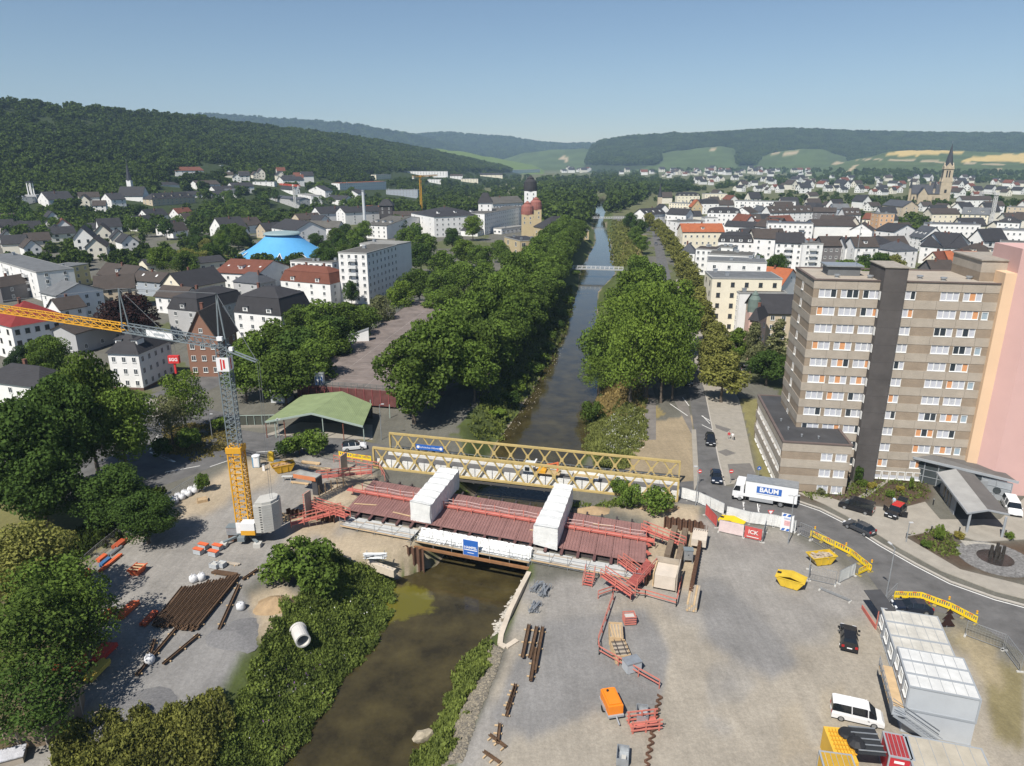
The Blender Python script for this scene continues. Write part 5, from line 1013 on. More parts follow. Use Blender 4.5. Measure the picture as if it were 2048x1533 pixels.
t1 = G(692, 684, DZ); st = thing('deck_shed', 'white slanted stair shed on the left side of the deck', 'shed', t1, math.radians(8)); MB().add([(0, 0, 0), (6.2, 0, 0), (6.2, 2, 0), (0, 2, 0), (0, 0, 1.2), (6.2, 0, 3.2), (6.2, 2, 3.2), (0, 2, 1.2)], [(0, 1, 5, 4), (1, 2, 6, 5), (2, 3, 7, 6), (3, 0, 4, 7), (3, 2, 1, 0), (4, 5, 6, 7)]).build('wall', mat('white_panel', (.72, .72, .72), .6, .04), st); MB().slab([(-.1, -.1, 1.2), (6.3, -.1, 3.26), (6.3, 2.1, 3.26), (-.1, 2.1, 1.2)], -.1).build('roof', METAL, st)
# hall
rn = G(623, 826, 5.2); rfar = G(684, 783, 5.2); ln = G(530, 843, 3.5); lf = G(604, 791, 3.5); rr0 = G(726, 852, 3.3); rd = G(744, 808, 3.3)
hl = thing('market_canopy', 'open hall with broad pale-green folded roof before the parking deck', 'hall', (rn.x, rn.y, 0))
def LH(p): return Vector((p.x - rn.x, p.y - rn.y, p.z))
GRN = stripes('green_roof_sheet', (.21, .26, .13), .9, axis='X', rough=.8, bump=.25)
MB().slab([LH(ln), LH(rn), LH(rfar), LH(lf)], .18).build('roof_left', GRN, hl); MB().slab([LH(rn) + Vector((.02, 0, 0)), LH(rr0), LH(rd), LH(rfar) + Vector((.02, 0, 0))], .18).build('roof_right', GRN, hl)
GBM = mat('sage_beam', (.30, .36, .32), .6, .08, 1)
MB().beam(LH(ln) + Vector((0, -.1, -.15)), LH(rn) + Vector((0, -.1, -.15)), .2, .35).build('eaves_beam', GBM, hl); MB().beam(LH(rn) + Vector((0, -.1, -.15)), LH(rr0) + Vector((0, -.1, -.15)), .2, .35).build('eaves_beam', GBM, hl)
for k in range(6):
 f = k / 5; p = LH(ln).lerp(LH(rn), f * .98) if k < 3 else LH(rn).lerp(LH(rr0), (f - .5) * 2); MB().beam((p.x, p.y + .2, 0), (p.x, p.y + .2, p.z - .3), .16).build('post', GBM if k % 2 else mat('rust_post', (.20, .08, .05), .8), hl)
 q = p + (LH(rfar) - LH(rn)); MB().beam((q.x, q.y - .2, 0), (q.x, q.y - .2, p.z - .3), .16).build('post', GBM, hl)
bw0 = LH(lf); bw1 = LH(rd); MB().beam((bw0.x, bw0.y, 1.3), (bw1.x, bw1.y, 1.3), .2, 2.6).build('back_wall', mat('dark_timber_wall', (.06, .05, .045), .9), hl)
MB().prism([tuple(LH(G(*p)).xy) for p in [(530,870),(745,880),(745,850),(600,845)]], -.2, .02).build('hall_floor', CONC, hl)
pr = thing('pergola', 'low pergola with fence left of the green-roofed hall', 'pergola', G(480, 856)); 
for i in range(6): MB().beam((i * 1.5, i * .1, 0), (i * 1.5, i * .1, 2.6), .1).build('post', GBM, pr)
MB().beam((0, 0, 2.6), (7.5, .5, 2.6), .12).build('rail', GBM, pr); MB().beam((0, 0, .25), (7.5, .5, .25), .18, .5).build('base_wall', PAV, pr); MB().slab([(0, .1, .5), (7.5, .6, .5), (7.5, .6, 2.4), (0, .1, 2.4)], .03).build('mesh_panel', mat('dark_mesh', (.07, .075, .06), .9), pr)

# -- landmarks in the distance
# blue dome
d0 = G(548, 527); DM = thing('swimming_hall', 'sky-blue tent-shaped domed hall in the park', 'hall', (d0.x, d0.y + 18, 0))
BL = mat('sky_blue_membrane', (.10, .34, .62), .6, .06, .3); 
MB().lathe([(29, .2), (22.5, 3.2), (17, 6.2), (12.8, 9), (9.8, 11.5), (8.2, 13)], 48).build('roof_shell', BL, DM, True); MB().lathe([(9.4, 13.001), (9.8, 13.5), (9.2, 14.2), (6, 14.6), (.2, 14.6)], 40).build('crown_ring', mat('grey_green_metal', (.24, .32, .33), .6, .05), DM)
for k in range(12):
 a = 2 * math.pi * k / 12 + .2; r0, r1 = 24, 20; z0, zz1 = 2.7, 4.8; ca_, sa_ = math.cos(a), math.sin(a)
 w = MB().add([((r0 * ca_ - 1.4 * sa_), (r0 * sa_ + 1.4 * ca_), z0), ((r0 * ca_ + 1.4 * sa_), (r0 * sa_ - 1.4 * ca_), z0), (r1 * ca_, r1 * sa_, zz1 + .3)], [(0, 1, 2), (2, 1, 0)]).build('dormer_window', TG, DM)
 MB().beam((r0 * ca_ - 1.4 * sa_, r0 * sa_ + 1.4 * ca_, z0 + .05), (r1 * ca_, r1 * sa_, zz1 + .4), .3).beam((r0 * ca_ + 1.4 * sa_, r0 * sa_ - 1.4 * ca_, z0 + .05), (r1 * ca_, r1 * sa_, zz1 + .4), .3).build('window_trim', FRAME, w)
# stone church on the right
STN = mat('church_stone', (.42, .35, .25), .9, .15, .3); SLT = mat('slate', (.045, .047, .055), .55, .15, .3)
cb = G(1884, 408); ch = thing('church', 'sandstone church with tall square tower and pointed slate spire', 'church', (cb.x, cb.y, 0), math.radians(-18))
def spire(par, x, y, r, z0, z1, n=8, name='spire', m=None): return MB().add([(x + r * math.cos(2 * math.pi * k / n + math.pi / n), y + r * math.sin(2 * math.pi * k / n + math.pi / n), z0) for k in range(n)] + [(x, y, z1)], [(k, (k + 1) % n, n) for k in range(n)]).build(name, m or SLT, par)
TW = 11.5
MB().bb(-TW / 2, TW / 2, -TW / 2, TW / 2, 0, 26).build('tower', STN, ch); MB().bb(-TW / 2 + .7, TW / 2 - .7, -TW / 2 + .7, TW / 2 - .7, 26, 41).build('belfry', STN, ch)
for s in range(4):
 a = s * math.pi / 2; ca_, sa_ = math.cos(a), math.sin(a); f = TW / 2 - .7
 def rp(x, y, z): return (x * ca_ - y * sa_, x * sa_ + y * ca_, z)
 MB().add([rp(-f, -f - .02, 41), rp(f, -f - .02, 41), rp(0, -f - .02, 48), rp(0, 0, 48)], [(0, 1, 2), (0, 2, 3), (1, 3, 2)]).build('gable', STN, ch)
 for x in (-1.4, 1.4): MB().box(rp(x, -f - .03, 35), (1.5 if s % 2 == 0 else .1, .1 if s % 2 == 0 else 1.5, 8)).build('belfry_opening', mat('dark_opening', (.03, .03, .03), .9, 0), ch)
 MB().box(rp(0, -TW / 2 - .03, 15), (2.6 if s % 2 == 0 else .1, .1 if s % 2 == 0 else 2.6, 4)).build('tower_window', mat('dark_opening', (.03, .03, .03), .9, 0), ch)
 c = rp(-TW / 2 + .5, -TW / 2 + .5, 0); spire(ch, c[0], c[1], 1.5, 26, 31, 4, 'pinnacle', STN); c = rp(-f + .4, -f + .4, 0); spire(ch, c[0], c[1], 1.1, 41, 46, 4, 'pinnacle', STN)
for z in (12, 26, 41): MB().bb(-TW / 2 - .15, TW / 2 + .15, -TW / 2 - .15, TW / 2 + .15, z - .3, z).build('string_course', STN, ch)
spire(ch, 0, 0, 5.4, 41, 70, 8); MB().beam((0, 0, 70), (0, 0, 73), .25).beam((-.8, 0, 72), (.8, 0, 72), .2).build('cross', METAL, ch)
MB().bb(-36, -TW / 2, -6, 10, 0, 12).build('nave', STN, ch); MB().slab([(-36.5, -6.6, 11.5), (-5.8, -6.6, 11.5), (-5.8, 2, 22), (-36.5, 2, 22)], -.3).slab([(-36.5, 10.6, 11.5), (-5.8, 10.6, 11.5), (-5.8, 2.02, 22), (-36.5, 2.02, 22)], -.3).build('nave_roof', SLT, ch)
MB().add([(-36, -6, 12), (-36, 10, 12), (-36, 2, 22)], [(0, 2, 1)]).build('nave_gable', STN, ch)
MB().bb(-30, -20, -14, -6, 0, 11).build('transept', STN, ch); MB().slab([(-30.5, -14.5, 10.6), (-30.5, 2, 10.6), (-25, 2, 19), (-25, -14.5, 19)], -.3).slab([(-19.5, -14.5, 10.6), (-19.5, 2, 10.6), (-24.98, 2, 19), (-24.98, -14.5, 19)], -.3).build('transept_roof', SLT, ch); MB().add([(-30, -14, 11), (-20, -14, 11), (-25, -14, 19)], [(0, 1, 2)]).build('transept_gable', STN, ch)
for x, y, r, a, b in ((-37, 0, 1.8, 12, 33), (-16, 2, 1.2, 20, 32), (-12, -5, 1.6, 12, 32)): MB().tube((x, y, 0), (x, y, a + 6), r * .8, n=8).build('turret', STN, ch); spire(ch, x, y, r, a + 6, b, 8, 'turret_spire')
for i in range(4): MB().box((-33 + i * 7, -6.05, 6), (1.6, .1, 5)).build('nave_window', mat('dark_opening', (.03, .03, .03), .9, 0), ch)
# hillside church steeple, white belfry
p = GT(264, 398); sc = thing('church_steeple', 'slender dark steeple on the hillside church', 'steeple', p); MB().bb(-2, 2, -2, 2, 0, 17).build('tower', WM('w'), sc); spire(sc, 0, 0, 2.6, 17, 34, 8); MB().beam((0, 0, 34), (0, 0, 36), .2).build('cross', METAL, sc)
p = GT(66, 404); sc = thing('belfry', 'open white concrete belfry at the forest edge', 'belfry', p)
for x, y in ((-1.5, -1.5), (1.5, -1.5), (1.5, 1.5), (-1.5, 1.5)): MB().bb(x - .35, x + .35, y - .35, y + .35, 0, 16).build('pillar', WM('w'), sc)
MB().bb(-2.2, 2.2, -2.2, 2.2, 16, 17).build('roof_slab', SLT, sc); MB().bb(-7, 7, -5, 5, 0, 6).build('base', WM('g'), sc)
# hotel towers and spa towers
def tower(px, py, w, h, cap, label, wm, cm, dome=False):
 p = G(px, py, h); t = thing('tower', label, 'tower', (p.x, p.y + w / 2, 0)); MB().bb(-w / 2, w / 2, -w / 2, w / 2, 0, h).build('wall', wm, t)
 if dome: MB().lathe([(w * .55, h), (w * .56, h + cap * .25), (w * .5, h + cap * .6), (w * .28, h + cap * .78), (w * .3, h + cap * .82), (.1, h + cap)], 16).build('dome', cm, t)
 else: MB().add([(-w * .58, -w * .58, h), (w * .58, -w * .58, h), (w * .58, w * .58, h), (-w * .58, w * .58, h), (-w * .2, -w * .2, h + cap), (w * .2, -w * .2, h + cap), (w * .2, w * .2, h + cap), (-w * .2, w * .2, h + cap)], [(0, 1, 5, 4), (1, 2, 6, 5), (2, 3, 7, 6), (3, 0, 4, 7), (4, 5, 6, 7)]).build('roof', cm, t)
 win_grid(t, (-w / 2, -w / 2 - .01), (1, 0), w, h - 7, 2, 3, 2, 1, 1.6); return t
tower(970, 406, 10, 21, 7, 'white square hotel tower with dark pointed cap', WM('w'), RM('d')); tower(1061, 383, 9.5, 28, 12, 'tall white hotel tower with dark bell-shaped dome', WM('w'), RM('d'), True)
RDM = mat('red_copper_dome', (.26, .10, .08), .7, .1, .5)
for x, y, w, h, l in ((1055, 430, 8, 16, 'ochre spa tower with reddish dome nearer the avenue'), (1072, 420, 8, 17, 'ochre spa tower with reddish dome by the hotel wing')): tower(x, y, w, h, 9, l, WM('t'), RDM, True)
tower(771, 412, 11, 15, 5, 'dark shingled square water tower with hipped cap', mat('dark_shingle', (.055, .05, .05), .8, .1, .4), RM('d'))
p = GT(730, 452); sc = thing('chimney_stack', 'slim pale industrial chimney left of the hotel', 'chimney', p); MB().tube((0, 0, 0), (0, 0, 27), 1.3, 1.1, 14).build('shaft', mat('pale_flue', (.52, .54, .56), .6, .1, .3), sc); MB().lathe([(1.3, 27), (1.3, 28.2), (.9, 28.3)], 14).build('cap', METAL, sc)
t = tower(1511, 626, 3.2, 11, 6, 'small copper-green onion turret on the pink house', WM('p'), mat('copper_green', (.13, .17, .15), .7), True)
p = G(1318, 425, 0); sc = thing('steeple', 'small dark steeple at the street end by the river bend', 'steeple', (p.x, p.y, 0)); MB().bb(-2, 2, -2, 2, 0, 15).build('tower', WM('b'), sc); spire(sc, 0, 0, 2.3, 15, 30, 8)
# footbridges
def footbridge(x0, y0, x1_, y1, label, z=.3):
 a = G(x0, y0, z); b = G(x1_, y1, z); t = thing('footbridge', label, 'bridge', a); d = b - a; d.z = 0; n = max(6, int(d.length / 2.2)); dn = d.normalized(); s = Vector((-dn.y, dn.x, 0)) * 1.4
 MB().slab([-s, d - s, d + s, s], .35).build('deck', mat('grey_plank', (.32, .33, .33), .8, .1, 1), t)
 for k in (-1, 1):
  for i in range(n + 1): MB().beam(d * (i / n) + s * k, d * (i / n) + s * k + Vector((0, 0, 1.25)), .14).build('post', RAIL, t)
  MB().beam(s * k + Vector((0, 0, 1.25)), d + s * k + Vector((0, 0, 1.25)), .16, .1).beam(s * k + Vector((0, 0, .7)), d + s * k + Vector((0, 0, .7)), .06).build('handrail', RAIL, t)
footbridge(1146, 537, 1246, 540, 'grey railed footbridge across the river behind the avenue'); footbridge(1170, 437, 1252, 437, 'farther grey footbridge at the river bend'); 
# distant cranes
def lattice(par, p, q, w, n, m, th=.12, name='mast'):
 p = Vector(p); q = Vector(q); d = (q - p); L = d.length; u = d / L; up = Vector((0, 1, 0)) if abs(u.z) > .9 else Vector((0, 0, 1)); a = u.cross(up).normalized() * w / 2; b = a.cross(u).normalized() * w / 2; mb = MB()
 cs = [a + b, a - b, -a - b, -a + b]
 for c in cs: mb.beam(p + c, q + c, th)
 for i in range(n):
  s0, s1 = p + u * L * i / n, p + u * L * (i + 1) / n
  for k in range(4): mb.beam(s0 + cs[k], s1 + cs[(k + 1) % 4], th * .6); mb.beam(s1 + cs[k], s1 + cs[(k + 1) % 4], th * .5)
 return mb.build(name, m, par)
def farcrane(px, py, h, tipx, tipy, backx, backy, mm, jm, label, w=1.6):
 p = GT(px, py); t = thing('tower_crane', label, 'crane', p); z = p.z + h; a = G(tipx, tipy, z) - p; b = G(backx, backy, z) - p
 dd = (a - b).normalized(); a2 = dd * a.dot(dd); b2 = dd * b.dot(dd); a2.z = b2.z = h; LJ = min(a2.length, 60)
 u = Vector((a.x, a.y, 0)).normalized(); a2 = u * min(45, Vector((a.x, a.y, 0)).length); b2 = -u * min(18, max(8, Vector((b.x, b.y, 0)).length)); a2.z = b2.z = h
 lattice(t, (0, 0, 0), (0, 0, h - 1), w, int(h / 3), mm, .3); lattice(t, (0, 0, h), a2, 1.4, 16, jm, .25, 'jib'); lattice(t, (0, 0, h), b2, 1.4, 5, jm, .25, 'counter_jib'); MB().bb(-1.2, 1.2, -1.2, 1.2, h - 1, h + .8).build('slewing_unit', mm, t); MB().box((b2.x * .9, b2.y * .9, h - 1), (3, 2, 2.4), math.atan2(u.y, u.x)).build('counterweight', mat('pale_block', (.5, .5, .48), .9), t)
YEL = mat('crane_yellow', (.62, .32, .03), .55, .08, .5); RDC = mat('crane_red', (.52, .09, .06), .6, .05); WHC = mat('crane_white', (.62, .61, .58), .6, .05)
farcrane(592, 428, 27, 436, 357, 632, 361, WHC, RDC, 'red and white tower crane on the left slope'); farcrane(843, 428, 36, 962, 346, 800, 352, YEL, YEL, 'yellow tower crane beside the hotel')
farcrane(1978, 466, 28, 1996, 388, 1984, 390, WHC, WHC, 'white tower crane mast in the right-hand town')
# -- lettering
def text(par, s, size, m, loc, rot, name='lettering', bold=0.0, ext=.008):
 cu = bpy.data.curves.new(name, 'FONT'); cu.body = s; cu.size = size; cu.align_x = 'CENTER'; cu.align_y = 'CENTER'; cu.offset = bold; cu.extrude = ext; cu.resolution_u = 3
 o = bpy.data.objects.new(name, cu); me = bpy.data.meshes.new_from_object(o); bpy.data.objects.remove(o); me.materials.clear(); me.materials.append(m)
 r = obj(name, me, par, loc); r.rotation_euler = rot; return r
def frame_of(a, b):
 d = b - a; d = Vector((d.x, d.y, 0)); L = d.length; return L, math.atan2(d.y, d.x)
UP = math.pi / 2
# -- temporary truss bridge
BY = mat('truss_ochre', (.45, .34, .14), .6, .12, .8); BYD = mat('truss_steel_dark', (.08, .075, .07), .6, .1)
WTARP = mat('white_tarp', (.68, .68, .66), .6, .12, .8, .9); BSIGN = mat('blue_sign', (.03, .12, .42), .5, 0); WPAINT = mat('white_print', (.75, .75, .75), .6, 0); WCONC = mat('white_barrier', (.62, .61, .58), .8, .1, 1)
n0 = G(749, 936); n1_ = G(1354, 1004); f0_ = G(787, 906); BLn, brz = frame_of(n0, n1_); bdir = Vector((math.cos(brz), math.sin(brz), 0)); bnor = Vector((-bdir.y, bdir.x, 0)); BWd = (f0_ - n0).dot(bnor); TH = 4.0
bbr = thing('truss_bridge', 'ochre steel truss bridge carrying the road over the river', 'bridge', (n0.x, n0.y, 0), brz)
NP = 17; PLn = BLn / NP
dg = {}
for s in (-1, 1):
 dg[s] = MB().beam((-s * (PLn / 2 - .32), 0, 0), (s * (PLn / 2 - .32), 0, TH - .3), .2, .22).mesh('diagonal', BY)
gus = MB().bb(-.3, .3, -.14, .14, -.3, .3).mesh('gusset', BY)
for v, nm in ((0, 'near'), (BWd, 'far')):
 for z, nme in ((TH - .15, 'top_chord'), (.12, 'bottom_chord')): MB().bb(-.1, BLn + .1, v - .2, v + .2, z - .17, z + .17).build(nme, BY, bbr)
 MB().bb(-.15, .15, v - .19, v + .19, .3, TH - .33).build('end_post', BY, bbr); MB().bb(BLn - .15, BLn + .15, v - .19, v + .19, .3, TH - .33).build('end_post', BY, bbr)
 for i in range(NP):
  for s in (-1, 1): obj('diagonal', dg[s], bbr, (PLn * (i + .5), v, .15))
  obj('gusset', gus, bbr, (PLn * (i + .5), v, TH / 2))
MB().bb(-.3, BLn + .3, .35, BWd - .35, -.25, .06).build('deck', ASPH, bbr)
for i in range(NP + 1): MB().bb(PLn * i - .12, PLn * i + .12, -.5, BWd + .5, -.7, -.26).build('cross_beam', BYD, bbr)
MB().bb(0, BLn, -.45, -.25, -.55, -.2).build('outer_beam', BYD, bbr)
for i in range(NP):
 MB().bb(PLn * i + .06, PLn * (i + 1) - .06, .5, .56, .1, 1.65).build('tarp_panel', WTARP, bbr); MB().bb(PLn * i + .02, PLn * (i + 1) - .02, BWd - 1.2, BWd - .9, .061, .55).build('barrier', WCONC, bbr); MB().bb(PLn * i + .02, PLn * (i + 1) - .02, 1.0, 1.25, .061, .5).build('barrier', WCONC, bbr)
railing(bbr, (0, BWd - .5), (BLn, BWd - .5), .1, 34, METAL, 1.4, 'mesh_rail')
sg = MB().bb(5.3, 10.6, BWd - .62, BWd - .58, 1.5, 2.5).build('banner', BSIGN, bbr); text(sg, 'Technisches Hilfswerk', .46, WPAINT, (7.95, BWd - .63, 2.0), (UP, 0, 0))
for x in (5.75, 10.15): ro = MB().lathe([(.28, 0), (.28, .02)], 14).build('cog_emblem', WPAINT, sg); ro.rotation_euler = (UP, 0, 0); ro.location = (x, BWd - .63, 2.0)
for s in (0, BLn): MB().bb(s - 1.4, s + 1.4, -.3, BWd + .3, -4, -.71).build('abutment', mat('rough_concrete', (.33, .31, .28), .95, .15, .6, .3), bbr)
# -- bridge under construction
DKZ = .85; nl = G(693, 1019, DKZ); nr_ = G(1291, 1126, DKZ); fl_ = G(746, 961, DKZ); LB, nrz = frame_of(nl, nr_); ndir = Vector((math.cos(nrz), math.sin(nrz), 0)); nnor = Vector((-ndir.y, ndir.x, 0)); WB = (fl_ - nl).dot(nnor)
nb = thing('new_bridge', 'unfinished bridge with rust-red deck sheets and dark cross beams', 'bridge', (nl.x, nl.y, 0), nrz)
def NL(px, py, z=0.0): d = G(px, py, z) - nl; return Vector((d.dot(ndir), d.dot(nnor), z))
REDS = stripes('rust_red_sheet', (.37, .20, .18), 2.6, axis='X', rough=.75, bump=.9); REDP = mat('red_formwork', (.47, .13, .10), .7, .14, .6); REDL = mat('faded_red_steel', (.50, .17, .13), .7, .12, 1); STEELD = mat('weathered_beam', (.055, .045, .045), .6, .2, .6); RUST = mat('rusty_piles', (.115, .062, .04), .9, .3, .8, .3)
WOODL = mat('pale_timber', (.50, .36, .21), .85, .15, 1.2); WOODG = mat('grey_timber', (.36, .31, .25), .9, .18, 1.2); BOARD = mat('scaffold_board', (.46, .46, .44), .8, .14, .9); RCONC = mat('rough_concrete', (.33, .31, .28), .95, .15, .6, .3)
NB = 20; sp_ = LB / NB; sk = (NL(746, 961, DKZ).x)     # skew of the short ends
def SKW(x, v): return x + sk * v / WB
RIB = MB()
for i in range(NB):
 x0, x1b = sp_ * i + .03, sp_ * (i + 1) - .03
 b = MB(); b.prism([(SKW(x0, 0), 0), (SKW(x1b, 0), 0), (SKW(x1b, WB), WB), (SKW(x0, WB), WB)], DKZ - .12, DKZ); b.build('deck_sheet', REDS, nb)
 rb2 = MB()
 for k in range(5): xx = x0 + (k + .5) * (x1b - x0) / 5; rb2.prism([(SKW(xx - .07, .1), .1), (SKW(xx + .07, .1), .1), (SKW(xx + .07, WB - .1), WB - .1), (SKW(xx - .07, WB - .1), WB - .1)], DKZ + .002, DKZ + .07)
 rb2.build('sheet_rib', REDS, nb)
for i in range(NB + 1):
 x = sp_ * i; MB().prism([(SKW(x - .14, -1.5), -1.5), (SKW(x + .14, -1.5), -1.5), (SKW(x + .14, WB + 1.3), WB + 1.3), (SKW(x - .14, WB + 1.3), WB + 1.3)], DKZ - .62, DKZ - .13).build('cross_beam', STEELD, nb); MB().prism([(SKW(x - .2, -1.6), -1.6), (SKW(x + .2, -1.6), -1.6), (SKW(x + .2, -.05), -.05), (SKW(x - .2, -.05), -.05)], DKZ - .128, DKZ - .06).build('beam_flange', mat('red_brown_flange', (.12, .06, .055), .7, .15), nb)
for v in (.25, WB - .25): MB().prism([(SKW(0, v - .25), v - .25), (SKW(LB, v - .25), v - .25), (SKW(LB, v + .25), v + .25), (SKW(0, v + .25), v + .25)], DKZ - 1.5, DKZ - .63).build('main_girder', STEELD, nb)
# red walkway along the deck
vw = WB * .50
wk = MB().prism([(SKW(-2.5, vw), vw), (SKW(LB + 1, vw), vw), (SKW(LB + 1, vw + .9), vw + .9), (SKW(-2.5, vw + .9), vw + .9)], DKZ + .2, DKZ + .32).build('walkway', REDP, nb)
for i in range(NB + 2):
 x = SKW(sp_ * i - 1.2, vw)
 MB().bb(x - .05, x + .05, vw - .3, vw - .2, DKZ, DKZ + 1.35).build('stanchion', REDL, wk); MB().bb(x + .9, x + 1.0, vw + 1.1, vw + 1.2, DKZ, DKZ + 1.35).build('stanchion', REDL, wk)
for z in (.7, 1.2): MB().beam((SKW(-1, vw), vw - .25, DKZ + z), (SKW(LB, vw), vw - .25, DKZ + z), .04).build('guard_rope', mat('pale_rope', (.6, .35, .3), .8, 0), wk)
for z in (.65, 1.15):
 b = MB()
 for i in range(NB): x = SKW(sp_ * i - .3, vw); b.beam((x, vw + 1.15, DKZ + z - .12 * (i % 2)), (x + sp_, vw + 1.15, DKZ + z - .12 * ((i + 1) % 2)), .05)
 b.build('guard_tape', mat('tape', (.66, .5, .47), .8, 0), wk)
for x, v, l, a in ((2, 2.2, 3.6, .2), (9, 1.2, 3.5, -.1), (30, 3.2, 3, .05), (38, 8, 2.6, .1)): MB().box((x, v, DKZ + .12), (l, .22, .06), a).build('loose_plank', WOODL, nb)
# cut-off shear plates at the right end
for k in range(5):
 v = .8 + k * (WB - 1.6) / 4; x = SKW(LB, v); MB().add([(x, v - .4, DKZ - .6), (x, v + .4, DKZ - .6), (x, v + .4, DKZ), (x, v - .4, DKZ), (x + .8, v, DKZ - .3)], [(0, 1, 2, 3), (0, 4, 1), (1, 4, 2), (2, 4, 3), (3, 4, 0)]).build('end_plate', REDP, nb)
# sheeted tunnels across the deck
def sheeted(pts, z0, h, label):
 P = [NL(*p, z=h) for p in pts]; t = thing('sheeted_tunnel', label, 'tarpaulin', nl + ndir * P[0].x + nnor * P[0].y, nrz); o = P[0]; n = 30; b = MB(); rngt = random.Random(len(label)); vs = []
 a, bq, c, d = [p - o for p in P]   # near-left, near-right, far-right, far-left
 for i in range(n + 1):
  f = i / n; l = a.lerp(d, f); r = bq.lerp(c, f); sag = .16 * abs(math.sin(i * .62)) + rngt.uniform(-.07, .07)
  for q, zz in ((l, z0), (l + Vector((rngt.uniform(-.16, .2), 0, 0)), (z0 + h) / 2), (l, h - sag), ((l + r) / 2, h + .08 - sag), (r, h - sag), (r + Vector((rngt.uniform(-.2, .16), 0, 0)), (z0 + h) / 2), (r, z0)): vs.append((q.x, q.y, zz + (rngt.uniform(-.25, .2) if zz == z0 else 0)))
 m = 7; fs = [(i * m + k, i * m + k + 1, (i + 1) * m + k + 1, (i + 1) * m + k) for i in range(n) for k in range(m - 1)]
 b.add(vs, fs); sh_ = b.build('sheeting', WTARP, t)
 for e, nme in ((0, 'front_sheet'), (n, 'rear_sheet')): MB().add([vs[e * m + k] for k in range(m)], [tuple(range(m)) if e == 0 else tuple(reversed(range(m)))]).build(nme, WTARP, t)
 for i in range(0, n + 1, 5):
  b = MB(); l = a.lerp(d, i / n); r = bq.lerp(c, i / n); b.beam((l.x, l.y, h - .02), (r.x, r.y, h - .02), .06); b.build('frame_hoop', METAL, t)
 return t
sheeted([(820,1013),(861,1022),(918,949),(880,944)], DKZ - .9, 3.1, 'white sheeted tunnel across the left half of the red deck')
t2_ = sheeted([(1067,1061),(1115,1069),(1146,981),(1110,977)], DKZ - .9, 3.1, 'white sheeted tunnel across the right half of the red deck')
# scaffold platforms on the near side
def platform(x0, x1b, v0, v1, z, n, label, legs=True, zleg=-2.6):
 t = thing('scaffold', label, 'scaffold', nl + ndir * x0 + nnor * v0, nrz); L = x1b - x0; Wd = v1 - v0; m = max(2, int(Wd / .34)); k = int(L / 2.5)
 for i in range(k):
  for j in range(m): MB().bb(L * i / k + .03, L * (i + 1) / k - .03, Wd * j / m + .01, Wd * (j + 1) / m - .01, z - .05, z + random.Random(i * 31 + j).uniform(0, .03)).build('board', BOARD if (i * 7 + j * 3) % 5 else WOODG, t)
 for i in range(k + 1):
  x = L * i / k
  for v in (0, Wd):
   MB().tube((x, v, zleg if legs else z - 1.2), (x, v, z + (1.6 if v == 0 else .2)), .035, n=6).build('standard', METAL, t)
 for zz in (.5, 1.05): MB().beam((0, 0, z + zz), (L, 0, z + zz), .05).build('guard_rail', METAL, t)
 MB().bb(0, L, -.03, 0, z + .03, z + .2).build('toe_board', WOODL, t)
 if legs:
  for i in range(k): MB().beam((L * i / k, 0, zleg + .5), (L * (i + 1) / k, 0, z - .2), .045).build('brace', METAL, t)
 return t
pl = platform(1.5, 13.0, -4.2, -1.0, DKZ - 1.3, 5, 'pale scaffold platform before the left end of the red deck')
pm = platform(13.4, 30.6, -3.6, -1.5, DKZ - 1.9, 7, 'hanging scaffold with white sheets below the middle of the deck', False)
pr_ = platform(31.0, LB + .5, -4.0, -1.2, DKZ - 1.2, 5, 'pale scaffold platform before the right end of the red deck', True, -1)
MB().bb(-1.2, 18.4, -.4, -.1, DKZ - 2.75, DKZ - 2.4).bb(-1.2, 18.4, 1.7, 2.0, DKZ - 2.75, DKZ - 2.4).build('carrier_beam', mat('rust_orange_beam', (.24, .12, .055), .8, .25, .6), pm)
rngq = random.Random(9)
for i in range(8):   # crumpled sheeting hung below the beam ends
 x0 = .1 + i * 2.12 + rngq.uniform(-.15, .1); wd = rngq.uniform(2.2, 2.6); nx_, ny_ = 11, 7; vs = []
 for a in range(nx_):
  for b in range(ny_):
   f = b / (ny_ - 1); vs.append((x0 + wd * a / (nx_ - 1) + rngq.uniform(-.08, .08), 2.25 - f * rngq.uniform(1.5, 1.9), DKZ - .72 - f * 1.1 + rngq.uniform(-.22, .22) * (1 if 0 < b else .4)))
 MB().add(vs, [(a * ny_ + b, (a + 1) * ny_ + b, (a + 1) * ny_ + b + 1, a * ny_ + b + 1) for a in range(nx_ - 1) for b in range(ny_ - 1)]).build('hung_sheet', WTARP, pm)
xs_ = NL(927, 1113, -1).x - 13.4; sgn = MB().bb(xs_, xs_ + 2.2, -.12, -.06, DKZ - 2.35, DKZ + .0).build('sign_board', BSIGN, pm)
MB().bb(xs_ - .05, xs_ + 2.25, -.09, -.05, DKZ - 2.4, DKZ + .05).build('sign_border', WPAINT, sgn); text(sgn, 'HAMPEL', .52, WPAINT, (xs_ + 1.1, -.125, DKZ - 1.15), (UP, 0, 0), bold=.012); MB().bb(xs_ + .12, xs_ + 2.08, -.13, -.12, DKZ - 1.58, DKZ - 1.45).build('sign_stripe', WPAINT, sgn); MB().bb(xs_ + .6, xs_ + 1.6, -.13, -.12, DKZ - 2.0, DKZ - 1.92).build('sign_line', WPAINT, sgn)
# piers under the middle
for x in (13.2, 30.8):
 t = thing('pier', 'concrete pier below the %s sheeted tunnel' % ('left' if x < 20 else 'right'), 'pier', nl + ndir * x - nnor * 1.0, nrz); MB().bb(-.8, .8, -.5, WB + 1, -5, DKZ - 1.5).build('shaft', RCONC, t); MB().bb(-1.1, 1.1, -.8, 0, -3.2, DKZ - 1.7).build('cap', WTARP, t)
